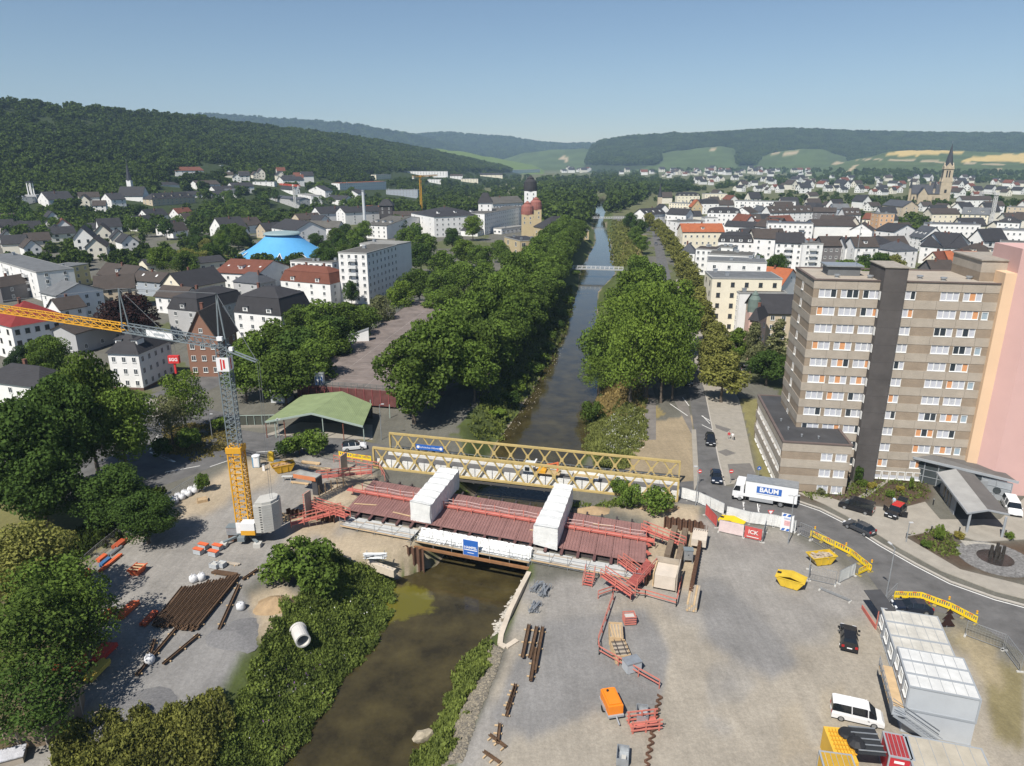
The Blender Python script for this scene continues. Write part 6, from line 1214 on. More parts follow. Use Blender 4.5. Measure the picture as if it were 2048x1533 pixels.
# sheet pile walls: one corrugated pile after another
def sheetpiles(x0, v0, x1b, v1, zt, zb, label, amp=.22):
 t = thing('sheet_pile_wall', label, 'wall', nl + ndir * x0 + nnor * v0, nrz); d = Vector((x1b - x0, v1 - v0, 0)); L = d.length; d.normalize(); nn = Vector((-d.y, d.x, 0)); n = max(2, int(L / .75)); q = L / n; rr_ = random.Random(int(x0 * 10 + v0))
 me = MB(); pts = [(0, -amp), (.15 * q, -amp), (.35 * q, amp), (.65 * q, amp), (.85 * q, -amp), (q, -amp)]
 for i in range(5):
  a, b = pts[i], pts[i + 1]; me.add([(a[0], a[1], zb), (b[0], b[1], zb), (b[0], b[1], zt), (a[0], a[1], zt), (a[0], a[1] + .04, zb), (b[0], b[1] + .04, zb), (b[0], b[1] + .04, zt), (a[0], a[1] + .04, zt)], [(0, 1, 2, 3), (7, 6, 5, 4), (3, 2, 6, 7)])
 m = me.mesh('pile', RUST)
 for i in range(n): obj('pile', m, t, d * q * i + Vector((0, 0, rr_.uniform(-.12, .1))), math.atan2(d.y, d.x))
 return t
sheetpiles(-8.5, -3.2, -.2, -2.9, .3, -3, 'rusty sheet pile wall in front of the left abutment'); sheetpiles(LB + .8, WB + 1.5, LB + 6.4, WB + 1.5, 1.0, -2, 'rusty sheet pile wall behind the right abutment pit'); sheetpiles(LB + 6.4, -5.5, LB + 6.4, WB + 1.4, .75, -2, 'long rusty sheet pile row at the right side of the pit'); sheetpiles(12.2, -4.9, 15.5, -4.9, DKZ - 2.0, -5, 'rusty sheet piles at the left river pier'); sheetpiles(LB + .6, -4.2, LB + .6, -.4, .5, -2, 'short rusty sheet pile wall at the deck end')
# right abutment: shuttered concrete, walings
rp = thing('abutment_formwork', 'pale concrete abutment in timber shuttering at the right deck end', 'formwork', nl + ndir * (LB + 1.8) - nnor * 4.5, nrz)
MB().bb(0, 2.6, 0, 3, -.5, 1.35).build('concrete_block', mat('fresh_concrete', (.55, .48, .40), .9, .1, .8), rp); MB().bb(2.7, 2.85, -.3, 3.4, -.3, 2.1).build('shutter_panel', WOODG, rp); MB().bb(-.4, 2.6, 3.1, 3.25, -.3, 2.1).build('shutter_panel', WOODG, rp); MB().bb(-.2, -.05, -.2, 3, -.3, 1.6).build('shutter_panel', WOODL, rp)
MB().bb(.4, 1.2, 6, WB + 4, -.3, .9).build('seat_wall', mat('dark_wet_concrete', (.16, .12, .085), .9, .25, .5), rp); MB().bb(1.9, 2.7, 5, WB + 4, -.3, .75).build('back_wall', mat('dark_wet_concrete', (.16, .12, .085), .9, .25, .5), rp); MB().bb(3.4, 5.4, WB + 1, WB + 4.3, -.2, .85).build('concrete_footing', mat('fresh_concrete', (.55, .48, .40), .9, .1, .8), rp)
for i in range(7): MB().bb(3.5 + i * .3, 3.56 + i * .3, WB + 3.6, WB + 3.66, .85, 1.9).build('starter_bar', RUST, rp)
for i in range(11): MB().bb(2.0 + (i % 2) * .5, 2.03 + (i % 2) * .5, 5.2 + i * .9, 5.23 + i * .9, .75, 1.35).build('starter_bar', RUST, rp)
def walk(p, q, w, zp, zq, label, rails=(1, 1), name='walkway', m=None, group=None):
 a = NL(*p); b = NL(*q); a.z, b.z = zp, zq; t = thing(name, label, 'walkway', nl + ndir * a.x + nnor * a.y, nrz, group); d = b - a; h = Vector((d.x, d.y, 0)).normalized(); s = Vector((-h.y, h.x, 0)) * w / 2; o = Vector((0, 0, zp)); e = Vector((d.x, d.y, zq)); n = max(2, int(d.length / 1.6))
 for i in range(n * 2): c0_, c1_ = o.lerp(e, i / (2 * n)), o.lerp(e, (i + .93) / (2 * n)); MB().slab([c0_ - s, c1_ - s, c1_ + s, c0_ + s], .06).build('tread_board', m or REDP, t)
 for k in (-1, 1):
  if not rails[0 if k < 0 else 1]: continue
  for i in range(n + 1): c = o.lerp(e, i / n) + s * k; MB().beam(c + Vector((0, 0, -.4)), c + Vector((0, 0, 1.05)), .08).build('post', REDL, t)
  for z in (.5, 1.0): MB().beam(o + s * k + Vector((0, 0, z)), e + s * k + Vector((0, 0, z)), .05, .13).build('rail', REDL, t)
 return t
walk((1283,1083), (1368,1108), .9, 1.2, .5, 'red ramp from the deck to the yard at the right'); walk((685,1043), (583,1060), 1.1, .95, .15, 'red ramp down to the yard at the left deck end'); walk((625,1030), (697,1053), 1.2, .9, .8, 'red formwork platform on the left sheet piles'); walk((635,975), (745,965), .9, .9, 1, 'red gangway onto the far side of the deck'); walk((1240,1140), (1275,1165), .9, .5, .4, 'red landing left of the concrete abutment')
walk((1205,1175), (1265,1205), 1, 1.0, .2, 'red stair flight before the abutment'); walk((1262,1185), (1300,1150), 1.6, .25, .9, 'dark red board ramp up to the abutment', (1, 0), m=mat('dark_red_board', (.27, .07, .06), .8, .15, 1))
# fence of red rails around the pit
def redfence(pts, label, h=1.1, step=2.0):
 P = [G(*p) for p in pts]; t = thing('red_railing', label, 'railing', P[0])
 for i in range(len(P) - 1):
  a, b = P[i] - P[0], P[i + 1] - P[0]; n = max(1, int((b - a).length / step))
  for k in range(n + 1): c = a.lerp(b, k / n); MB().beam(c, c + Vector((0, 0, h)), .09).build('post', REDL, t)
  for z in (.55, 1.0): MB().beam(a + Vector((0, 0, h * z)), b + Vector((0, 0, h * z)), .06, .14).build('rail', REDL, t)
 return t
redfence([(1196,1198),(1225,1188),(1290,1196),(1352,1214),(1362,1168)], 'red railing around the front of the excavation'); redfence([(1226,1200),(1196,1290),(1198,1310),(1318,1378)], 'long bent red railing dividing the right yard'); redfence([(668,925),(758,940),(770,962)], 'red railing behind the left deck corner', 1.4)
# steep red-braced formwork panels on the left
for px, py, w, h, lab in ((682,948,2.0,3.2,'red-braced wall form standing behind the left deck corner'), (612,1042,1.6,4.4,'tall red-braced column form at the left abutment')):
 p = G(px, py); t = thing('wall_form', lab, 'formwork', p, nrz); MB().bb(0, .12, 0, w, 0, h).build('panel', WOODG, t)
 for k in range(int(h / .4)): MB().bb(-.22, -.01, 0, w, .15 + k * .4, .3 + k * .4).build('waling', REDP, t)
p = G(590, 985); t = thing('concreting_platform', 'grey concreting platform on a dark pillar at the left abutment', 'platform', p, nrz); MB().bb(0, 4.2, 0, 1.8, 3.0, 3.15).build('floor', mat('dusty_boards', (.30, .30, .28), .9, .25, 1), t); MB().bb(0, 4.2, -.05, 0, 2.6, 3.3).build('side_form', mat('orange_form', (.55, .20, .09), .7, .1), t); MB().bb(3.3, 4.3, .2, 1.6, -.3, 2.99).build('pillar_form', mat('dark_ply', (.06, .06, .065), .6, .1), t)
for k in range(5):
 p = NL(640 + k * 12, 1002 - k * 5); t = thing('timber_prop', 'upright yellow timber prop on the left abutment, number %s from the crane' % ['one', 'two', 'three', 'four', 'five'][k], 'timber', nl + ndir * p.x + nnor * p.y, nrz, 'upright timber props'); MB().bb(-.08, .08, -.05, .05, 0, 1.9).build('post', WOODL, t); MB().beam((0, 0, 1.3), (.5, .4, 0), .06).build('strut', WOODL, t)
lw = thing('abutment_wall', 'weathered timber-lined wall along the left abutment', 'wall', nl + ndir * -5.5 - nnor * .6, nrz); MB().bb(0, 5.4, 0, .25, -1, .7).build('wall', mat('brown_ply', (.13, .09, .06), .9, .25, .6), lw)
for i in range(9): MB().bb(i * .36, i * .36 + .1, -1.0, -.9, -.6, .9).build('red_soldier', REDP, lw)
MB().bb(-.3, 3.2, -1.2, -1.05, -.7, .6).build('form_face', mat('pink_ply', (.42, .25, .22), .8, .1), lw)
# red access stairs
def stair(px, py, label, rz, n=5, w=1.1):
 p = G(px, py); t = thing('red_stair', label, 'stairs', p, rz)
 for i in range(n): MB().bb(0, w, i * .3, i * .3 + .26, .2 + i * .22, .26 + i * .22).build('tread', REDP, t)
 for x in (-.06, w + .06): MB().beam((x, 0, .15), (x, n * .3, .15 + n * .22), .06, .18).build('stringer', REDL, t); MB().beam((x, 0, 0), (x, 0, 1.2), .07).build('post', REDL, t); MB().beam((x, n * .3, 0), (x, n * .3, 1.2 + n * .22), .07).build('post', REDL, t); MB().beam((x, 0, 1.15), (x, n * .3, 1.15 + n * .22), .05, .1).build('handrail', REDL, t)
stair(1166, 1172, 'red steel stair up to the right scaffold platform', nrz); 
# -- tower crane on the left yard
CG = mat('crane_grey', (.17, .20, .215), .55, .1, .6); CW = mat('crane_panel_white', (.72, .72, .72), .5, .04); BALL = mat('ballast_concrete', (.45, .44, .41), .9, .1, .6); RSG = mat('red_sign', (.55, .04, .04), .5, 0)
c0 = G(494, 1076); cr = thing('tower_crane', 'tall self-erecting crane with yellow lower and grey upper mast on the yard', 'crane', c0)
ZJ = 28.5; ym = 14.0
def CL(px, py, z): p = G(px, py, z); return Vector((p.x - c0.x, p.y - c0.y, z))
lattice(cr, (0, 0, 1.6), (0, 0, ym), 1.75, 14, YEL, .17, 'lower_mast'); MB().bb(-1.05, 1.05, -1.05, 1.05, ym - .5, ym + .3).build('mast_collar', YEL, cr); lattice(cr, (0, 0, ym), (0, 0, ZJ), 1.4, 18, CG, .13, 'upper_mast')
jt = CL(250, 656, ZJ + .3); je = CL(-60, 609, ZJ + .3); jd = (je - jt); jd.z = 0
ju = Vector((jt.x, jt.y, 0)).normalized(); jm = ju * Vector((jt.x, jt.y, 0)).length; jm.z = ZJ + .3
lattice(cr, (0, 0, ZJ + .3), jm, 1.1, 13, CG, .11, 'inner_jib'); lattice(cr, jm, je, 1.0, 18, YEL, .12, 'outer_jib')
ap = Vector((0, 0, 35.5)); a2 = CL(256, 585, ZJ + 6.3); a2 = Vector((jm.x, jm.y, ZJ + 6.0))
MB().beam((-.5, 0, ZJ), ap, .16).beam((.5, 0, ZJ), ap, .16).build('apex_frame', CG, cr); MB().beam(jm + Vector((-.4, 0, 0)), a2, .15).beam(jm + Vector((.4, .4, 0)), a2, .15).build('jib_strut', CG, cr)
cb_ = CL(514, 723, ZJ - 1.6); MB().beam((0, .4, ZJ - .3), cb_ + Vector((0, .4, 0)), .14).beam((0, -.4, ZJ - .3), cb_ + Vector((0, -.4, 0)), .14).build('counter_strut', CG, cr)
WIRE = mat('steel_rope', (.16, .17, .18), .5, 0)
wires = MB().beam(ap, a2, .06).beam(a2, je, .05).beam(ap, cb_, .06).beam(a2, jm * .55 + Vector((0, 0, (ZJ + .3) * .45)), .04).beam(ap + Vector((.1, 0, 0)), a2 + Vector((.1, 0, -.3)), .04)
wires.build('guy_rope', WIRE, cr); MB().beam(cb_, (4.2, -.6, 6.4), .035).beam(cb_ + Vector((.3, 0, 0)), (4.5, -.6, 6.4), .035).build('ballast_rope', WIRE, cr)
sgc = MB().bb(-.82, .82, -.80, -.76, ZJ - 3.3, ZJ - 1.4).build('mast_sign', CW, cr); MB().bb(-.3, -.1, -.82, -.805, ZJ - 3.1, ZJ - 1.6).bb(.05, .3, -.82, -.805, ZJ - 2.9, ZJ - 1.7).build('red_print', RSG, sgc); sg2 = MB().bb(.76, .80, -.82, .82, ZJ - 3.3, ZJ - 1.4).build('mast_sign', CW, cr); MB().bb(.805, .82, -.2, .1, ZJ - 3.1, ZJ - 1.6).build('red_print', RSG, sg2)
js = jm * .55; sgj = MB().beam((js.x * 1.35, js.y * 1.35 - .62, ZJ + .3), (js.x * .85, js.y * .85 - .62, ZJ + .3), .05, .9).build('jib_sign', CW, cr)
MB().beam((js.x * 1.2, js.y * 1.2 - .66, ZJ + .3), (js.x, js.y - .66, ZJ + .3), .03, .3).build('jib_sign_print', mat('grey_print', (.35, .38, .4), .6, 0), sgj)
MB().bb(-.35, .35, -.9, -.4, ZJ + .9, ZJ + 1.4).bb(.9, 1.4, -.5, 0, ZJ - .6, ZJ - .1).build('floodlight', mat('lamp_white', (.8, .8, .8), .3, 0), cr)
hk = CL(365, 699, ZJ - 2.4); hk = ju * 10.2; hb_ = thing('hook_block', 'red hook block with white letters hanging from the crane jib', 'hook block', (c0.x + hk.x, c0.y + hk.y, 0))
hx = MB().bb(-.75, .75, -.25, .25, ZJ - 3.7, ZJ - 2.6).build('block', RSG, hb_); text(hx, 'SGG', .62, WPAINT, (0, -.26, ZJ - 3.15), (UP, 0, 0), bold=.015); MB().bb(-.12, .12, -.12, .12, ZJ - 5.2, ZJ - 3.7).build('hook', RSG, hb_); MB().beam((-.3, 0, ZJ - 2.6), (-.3, 0, ZJ), .03).beam((.3, 0, ZJ - 2.6), (.3, 0, ZJ), .03).build('hoist_rope', WIRE, hb_)
MB().lathe([(1.5, 1.2), (1.5, 1.6), (.8, 1.65)], 20).build('slewing_ring', CG, cr); MB().bb(-2.2, 2.2, -.5, .5, .6, 1.2).bb(-.5, .5, -2.2, 2.2, .61, 1.19).build('base_frame', CG, cr)
for a in range(4):
 t = R(45 + 90 * a); e = Vector((3.4 * math.cos(t), 3.4 * math.sin(t), .6)); MB().beam((0, 0, .95), e, .35, .3).build('outrigger', CG, cr); MB().bb(e.x - .5, e.x + .5, e.y - .5, e.y + .5, 0, .6).build('support_block', BALL, cr)
MB().beam((0, 0, 1.75), (4.0, -.6, 1.75), .8, .5).build('ballast_arm', CG, cr)
for k in range(12):   # ballast blocks with a rounded outer side
 z = 1.95 + k * .38; pts = [(2.2, -2.1), (3.4, -2.1), (4.6, -1.5), (5.2, -.4), (5.0, 1.2), (4.2, 1.6), (2.2, .6)] if k < 11 else [(2.4, -1.9), (3.4, -1.9), (4.5, -1.4), (5.0, -.4), (4.8, 1.0), (4.1, 1.4), (2.4, .4)]
 MB().prism(pts, z, z + .36).build('ballast_block', BALL, cr); MB().bb(3.0, 3.3, -2.13, -2.09, z + .1, z + .24).build('ballast_slot', mat('dark_slot', (.05, .05, .05), .9, 0), cr) if k < 11 else None
w = MB().bb(.2, 2.15, -2.3, -1.0, 1.7, 3.5).build('winch_cabinet', CW, cr); MB().bb(.19, 2.16, -2.31, -1.2, 1.7, 2.4).build('cabinet_stripe', YEL, w); MB().bb(-.7, -.1, -1.6, -1.4, 1.6, 3.2).build('control_panel', CW, cr)
p = G(470, 1080); t = thing('switch_cabinet', 'grey electrical cabinet on a dark stand left of the crane foot', 'cabinet', p); MB().bb(-.8, .8, -.6, .6, 1.1, 2.2).build('housing', METAL, t); MB().bb(-.85, .85, -.65, .65, 2.2, 2.3).build('lid', CG, t); MB().bb(-.7, .7, -.5, .5, 0, 1.1).build('stand', RUST, t)
# -- vehicles
TYRE = mat('tyre', (.02, .02, .02), .8, 0); RIM = mat('wheel_rim', (.35, .36, .37), .35, 0, metal=.6); CGL = mat('car_glass', (.012, .015, .018), .06, 0, spec=.8); LAMP = mat('headlamp', (.7, .72, .75), .15, 0, spec=.8); TAIL = mat('tail_lamp', (.35, .02, .02), .3, 0); PLATE = mat('number_plate', (.75, .75, .73), .5, 0); BLKP = mat('black_plastic', (.02, .02, .022), .6, 0)
def paint(name, c): return mat('paint_' + name, c, .25, 0, spec=.6)
PW, PB, PG, PN, PR = paint('white', (.72, .72, .72)), paint('black', (.012, .013, .016)), paint('dark_grey', (.055, .058, .064)), paint('navy', (.012, .018, .032)), paint('red', (.45, .02, .02))
SHAPES = { # x, belt z, top z, top half width  (front at +x)
 'suv': [(-2.2, .75, .8, .8), (-2.12, 1.0, 1.35, .66), (-1.75, 1.02, 1.6, .62), (-.2, 1.0, 1.66, .64), (.35, .98, 1.58, .62), (1.05, .97, 1.03, .74), (1.9, .88, .93, .74), (2.2, .65, .7, .7)],
 'car': [(-2.15, .7, .78, .78), (-2.0, .9, 1.0, .68), (-1.4, .94, 1.4, .58), (-.3, .92, 1.46, .6), (.3, .9, 1.38, .58), (1.0, .88, .95, .72), (1.85, .78, .83, .72), (2.15, .6, .64, .68)],
 'van': [(-2.45, .9, 1.0, .84), (-2.42, 1.15, 1.85, .76), (-2.2, 1.15, 1.93, .76), (.6, 1.12, 1.95, .76), (1.0, 1.1, 1.85, .74), (1.7, 1.08, 1.2, .78), (2.2, .95, 1.05, .78), (2.45, .7, .8, .74)]}
def car(kind, px, py, heading, pm_, label, roofm=None, pz=None, extra=None, sc=1.0, name='car', cat='car'):
 S_ = SHAPES[kind]; p = G(px, py); z = 0.02 if pz is None else pz; t = thing(name, label, cat, (p.x, p.y, z), heading, None, (sc, sc, sc)); hw = .9 if kind != 'van' else .96
 body, win, roof = MB(), {}, MB(); zb = .3
 def ring(s): x, bz, tzz, tw = s; return [(x, -hw * .96, zb), (x, -hw, (zb + bz) / 2 + .1), (x, -hw * .97, bz), (x, -tw, tzz), (x, tw, tzz), (x, hw * .97, bz), (x, hw, (zb + bz) / 2 + .1), (x, hw * .96, zb)]
 for i in range(len(S_) - 1):
  a, b = ring(S_[i]), ring(S_[i + 1]); tall = S_[i][2] - S_[i][1] > .2; tall2 = S_[i + 1][2] - S_[i + 1][1] > .2
  for k in range(7):
   q = [a[k], b[k], b[k + 1], a[k + 1]]
   if k in (2, 4) and (tall or tall2): win.setdefault('side_window', []).append(q)
   elif k == 3 and tall and not tall2: win.setdefault('windscreen', []).append(q)
   elif k == 3 and not tall and tall2: win.setdefault('rear_window', []).append(q)
   elif k == 3 and tall and tall2 and abs(S_[i][2] - S_[i + 1][2]) > .18 and i < 3: win.setdefault('rear_window', []).append(q)
   elif k == 3 and tall and tall2: roof.add(q, [(0, 1, 2, 3)])
   else: body.add(q, [(0, 1, 2, 3)])
  body.add([a[0], a[7], b[7], b[0]], [(0, 1, 2, 3)])
 for r_, rev in ((ring(S_[0]), 0), (ring(S_[-1]), 1)): body.add(r_, [tuple(range(8)) if rev else tuple(reversed(range(8)))])
 body.build('body', pm_, t); roof.build('roof', roofm or pm_, t)
 for nme, qs in win.items():
  b = MB(); [b.add(q, [(0, 1, 2, 3)]) for q in qs]; b.build(nme, CGL, t)
 for k in (-1, 1):
  for x in (.25, -.95) if kind != 'van' else (.9, -.6): MB().beam((x, k * hw * .99, S_[3][1]), (x - .08, k * (S_[3][3] + .02), S_[3][2] - .02), .07).build('pillar', pm_, t)
  MB().bb(S_[-1][0] - .22, S_[-1][0] - .02, k * .62 - .2, k * .62 + .2, .62, .8).build('headlight', LAMP, t); MB().bb(S_[0][0] - .03, S_[0][0] + .1, k * .68 - .14, k * .68 + .14, .72, .98).build('tail_light', TAIL, t); MB().bb(.85, 1.05, k * 1.05 - .12, k * 1.05 + .12, .95, 1.12).build('wing_mirror', pm_, t)
  for x in (-S_[-1][0] * .62, S_[-1][0] * .62):
   wl = obj('wheel', WHEEL[0], t, (x, k * .84, .33)); obj('rim', WHEEL[1], wl, (0, k * .115, 0))
 MB().bb(S_[-1][0] - .01, S_[-1][0] + .03, -.26, .26, .42, .54).build('number_plate', PLATE, t); MB().bb(S_[0][0] - .03, S_[0][0] + .01, -.26, .26, .62, .74).build('number_plate', PLATE, t); MB().bb(S_[-1][0] - .25, S_[-1][0] + .02, -.86, .86, .28, .45).build('bumper', BLKP if kind != 'car' else pm_, t)
 return t
_w = MB().lathe([(.2, -.1), (.31, -.11), (.34, -.07), (.34, .07), (.31, .11), (.2, .1)], 18).mesh('tyre', TYRE, True); _r = MB().lathe([(.22, -.012), (.22, .012), (.06, .02)], 12).mesh('rim', RIM)
for m_ in (_w, _r): m_.transform(Matrix.Rotation(UP, 4, 'X'))
WHEEL = (_w, _r)
def hd(x0, y0, x1_, y1): a, b = G(x0, y0), G(x1_, y1); return math.atan2(b.y - a.y, b.x - a.x)
car('suv', 709, 899, hd(690, 899, 730, 895), PW, 'white sport utility car driving onto the truss bridge from the left', roofm=PB)
STR = hd(1420, 890, 1432, 975)
car('suv', 1420, 886, STR, PB, 'black car on the street, farther from the truck'); car('car', 1432, 960, STR, PN, 'dark navy car waiting at the street end beside the truck cab')
car('suv', 1377, 768, STR, PN, 'dark blue car parked under the street trees'); car('suv', 1373, 745, STR, paint('pale_blue', (.30, .38, .45)), 'pale car parked behind the dark blue one under the trees')
car('car', 1718, 1062, hd(1740, 1072, 1680, 1044), PG, 'dark grey estate car on the curved road'); car('van', 1712, 1021, hd(1746, 1030, 1690, 1014), PB, 'black delivery van parked before the annex', name='van', cat='van')
rc = car('suv', 1790, 1030, hd(1812, 1008, 1772, 1042), PB, 'black car with red roof and open doors on the forecourt', roofm=PR)
MB().beam((.55, .95, .7), (.1, 1.75, .7), .08, .8).build('open_door', PB, rc); MB().beam((.55, -.95, .7), (.1, -1.75, .7), .08, .8).build('open_door', PB, rc); MB().slab([(-2.1, -.7, 1.6), (-2.1, .7, 1.6), (-2.9, .65, 2.0), (-2.9, -.65, 2.0)], .06).build('open_tailgate', CGL, rc)
car('van', 2022, 1022, hd(2005, 995, 2032, 1045), PW, 'white van parked right of the entrance canopy', name='van', cat='van')
car('suv', 1696, 1284, hd(1697, 1310, 1694, 1255), PB, 'black car parked alone on the right yard'); car('van', 1712, 1438, hd(1690, 1432, 1760, 1448), PW, 'white van behind the yellow container', name='van', cat='van', sc=.95)
car('car', 1822, 1222, hd(1850, 1225, 1790, 1220), PN, 'dark car half hidden behind the container huts'); car('car', 1497, 742, hd(1480, 742, 1520, 742), PW, 'white car parked behind the nearest lime tree')
car('car', 1328, 548, STR, PG, 'dark car parked along the far street, nearer one'); car('car', 1312, 490, STR, PG, 'grey car parked at the far street end'); car('car', 30, 985, .3, PW, 'white car shaded by the dark trees at the left') ; car('car', 195, 875, .2, PW, 'white car glimpsed behind the sunlit tree')
# box truck
tc0 = G(1463, 1000); tc1 = G(1584, 1020); TL, trz = frame_of(tc0, tc1); TL = 9.6; tk = thing('box_truck', 'white box truck with blue framed lettering on the road', 'truck', (tc0.x, tc0.y, 0), trz)
MB().bb(1.9, TL, -.0, 2.5, 1.0, 3.75).build('cargo_box', mat('box_white', (.74, .74, .74), .5, .03), tk); MB().bb(1.88, TL + .02, -.02, 2.52, 3.62, 3.78).build('box_rail', METAL, tk)
MB().add([(0, .05, .5), (1.7, .05, .5), (1.7, .05, 2.9), (.45, .05, 2.9), (.05, .05, 1.7), (0, 2.45, .5), (1.7, 2.45, .5), (1.7, 2.45, 2.9), (.45, 2.45, 2.9), (.05, 2.45, 1.7)], [(0, 1, 2, 3, 4), (9, 8, 7, 6, 5), (0, 4, 9, 5), (4, 3, 8, 9), (3, 2, 7, 8), (2, 1, 6, 7), (0, 5, 6, 1)]).build('cab', PW, tk)
MB().add([(.08, .02, 1.75), (.45, .02, 2.6), (1.15, .02, 2.6), (1.15, .02, 1.75)], [(0, 3, 2, 1)]).build('side_window', CGL, tk); MB().add([(.03, .2, 1.72), (.4, .2, 2.8), (.4, 2.3, 2.8), (.03, 2.3, 1.72)], [(0, 1, 2, 3)]).build('windscreen', CGL, tk); MB().bb(.6, 1.8, .4, 2.1, 2.91, 3.4).build('roof_deflector', PW, tk); MB().bb(-.03, .3, 0, 2.5, .35, .75).build('bumper', BLKP, tk); MB().bb(2, TL, .3, 2.2, .7, .98).build('chassis', BLKP, tk); MB().bb(2.6, 6.2, .02, .1, .45, .95).build('side_skirt', mat('grey_skirt', (.3, .31, .32), .6), tk); MB().bb(.9, 1.9, .0, .06, 1.0, 1.5).build('door_trim', PW, tk)
for x in (1.2, 7.3):
 for y in (.22, 2.28): wl = obj('wheel', WHEEL[0], tk, (x, y, .48), None, (1.42, 1.3, 1.42)); obj('rim', WHEEL[1], wl, (0, -.12 if y < 1 else .12, 0))
lg = MB()
for a in ((3.6, 7.3, 1.95, 2.05), (3.6, 7.3, 2.95, 3.05), (3.6, 3.7, 2.05, 2.95), (7.2, 7.3, 2.05, 2.95)): lg.bb(a[0], a[1], -.03, -.004, a[2], a[3])
BLT = mat('logo_blue', (.04, .13, .42), .5, 0)
lo = lg.build('logo_frame', BLT, tk); MB().bb(3.7, 7.2, -.012, -.003, 2.05, 2.95).build('logo_field', BLT, lo); text(lo, 'BAUM', 1.05, WPAINT, (5.45, -.02, 2.5), (UP, 0, 0), bold=.035); MB().bb(3.6, 6.9, -.01, -.003, 1.68, 1.76).build('logo_line', mat('grey_print', (.35, .38, .4), .6, 0), lo)
MB().bb(TL + .01, TL + .06, .1, 2.4, 1.05, 3.6).build('rear_door', METAL, tk)
# flatbed lorry with a loading crane and trailer on the truss bridge
p = n0 + bdir * 26.5 + bnor * 2.0; lr = thing('crane_lorry', 'lorry with yellow flatbed and loading crane on the truss bridge', 'truck', (p.x, p.y, .07), brz)
MB().bb(0, 1.7, .1, 2.3, .5, 2.5).build('cab', mat('cab_grey_white', (.55, .56, .54), .5, .05), lr); MB().bb(1.75, 2.0, .2, 2.2, 2.3, 3.0).build('air_deflector', PW, lr); MB().bb(2.0, 6.2, .1, 2.3, 1.0, 1.25).build('flatbed', mat('bed_tan', (.40, .30, .16), .8), lr); MB().bb(2.4, 3.8, .3, 2.0, 1.25, 1.7).build('load', YEL, lr); MB().bb(5.6, 5.9, 1.0, 1.3, 1.25, 3.2).build('loading_crane', mat('crane_orange', (.62, .15, .06), .6), lr); MB().beam((5.75, 1.15, 3.1), (3.2, 1.2, 2.3), .2).build('crane_boom', mat('crane_orange', (.62, .15, .06), .6), lr)
MB().add([(-.01, .2, 1.5), (-.01, 2.2, 1.5), (-.01, 2.2, 2.3), (-.01, .2, 2.3)], [(0, 3, 2, 1)]).build('windscreen', CGL, lr); MB().bb(.3, 1.1, .08, .1, 1.5, 2.2).build('side_window', CGL, lr)
for x in (1, 4.6):
 for y in (.3, 2.1): obj('wheel', WHEEL[0], lr, (x, y, .45), None, (1.35, 1.2, 1.35))
tr = thing('trailer', 'empty white-sided trailer behind the crane lorry', 'trailer', (p.x + bdir.x * 8.2, p.y + bdir.y * 8.2, .07), brz); MB().bb(0, 4.6, .1, 2.3, .8, 1.0).build('floor', mat('bed_tan', (.40, .30, .16), .8), tr)
for a in ((0, 4.6, .1, .16), (0, 4.6, 2.24, 2.3), (0, .06, .161, 2.239), (4.54, 4.6, .161, 2.239)): MB().bb(*a, 1.001, 1.45).build('side_board', PW, tr)
MB().beam((-1.6, 1.2, .8), (0, 1.2, .8), .15).build('drawbar', BLKP, tr)
for x in (1.7, 2.7):
 for y in (.3, 2.1): obj('wheel', WHEEL[0], tr, (x, y, .4), None, (1.2, 1.1, 1.2))
# -- people
SKIN = mat('skin', (.45, .27, .19), .6, 0); 
def person(px, py, heading, top, trousers, hair, label, bag=False, z=0.0):
 p = G(px, py, z); t = thing('person', label, 'person', p, heading)
 me = bpy.data.meshes.new('body'); V = [(0, 0, .98), (0, 0, 1.15), (0, 0, 1.38), (0, 0, 1.5), (0, .01, 1.62), (0, .02, 1.72), (-.18, 0, 1.42), (-.25, .02, 1.15), (-.22, .12, .92), (-.2, .16, .82), (.18, 0, 1.42), (.25, -.02, 1.15), (.24, .06, .92), (.23, .1, .82), (-.1, 0, .9), (-.11, .12, .5), (-.11, .06, .08), (-.11, .2, .04), (.1, 0, .9), (.11, -.02, .5), (.11, -.16, .1), (.11, -.04, .04)]
 E_ = [(0, 1), (1, 2), (2, 3), (3, 4), (4, 5), (2, 6), (6, 7), (7, 8), (8, 9), (2, 10), (10, 11), (11, 12), (12, 13), (0, 14), (14, 15), (15, 16), (16, 17), (0, 18), (18, 19), (19, 20), (20, 21)]
 Rd = [.15, .14, .16, .07, .09, .08, .08, .055, .045, .04, .08, .055, .045, .04, .1, .075, .05, .04, .1, .075, .05, .04]
 me.from_pydata(V, E_, []); o = bpy.data.objects.new('body', me); C.objects.link(o); sk_ = o.modifiers.new('s', 'SKIN'); 
 for i, v in enumerate(me.skin_vertices[0].data): v.radius = (Rd[i], Rd[i] * .85); v.use_root = i == 0
 o.modifiers.new('u', 'SUBSURF').levels = 1; dg_ = bpy.context.evaluated_depsgraph_get(); m2 = bpy.data.meshes.new_from_object(o.evaluated_get(dg_)); bpy.data.objects.remove(o)
 for m in (SKIN, top, trousers, hair, BLKP): m2.materials.append(m)
 for f in m2.polygons:
  c = f.center; f.material_index = 4 if c.z < .1 else 2 if c.z < .95 and abs(c.x) < .19 else 1 if .93 <= c.z < 1.5 and (abs(c.x) < .2 or c.z > 1.1) else 3 if c.z > 1.66 or (c.z > 1.56 and c.y < -.02) else 0; f.use_smooth = True
 obj('body', m2, t)
 if bag: MB().bb(.2, .42, -.1, .06, .55, .82).build('bag', BLKP, t)
 return t
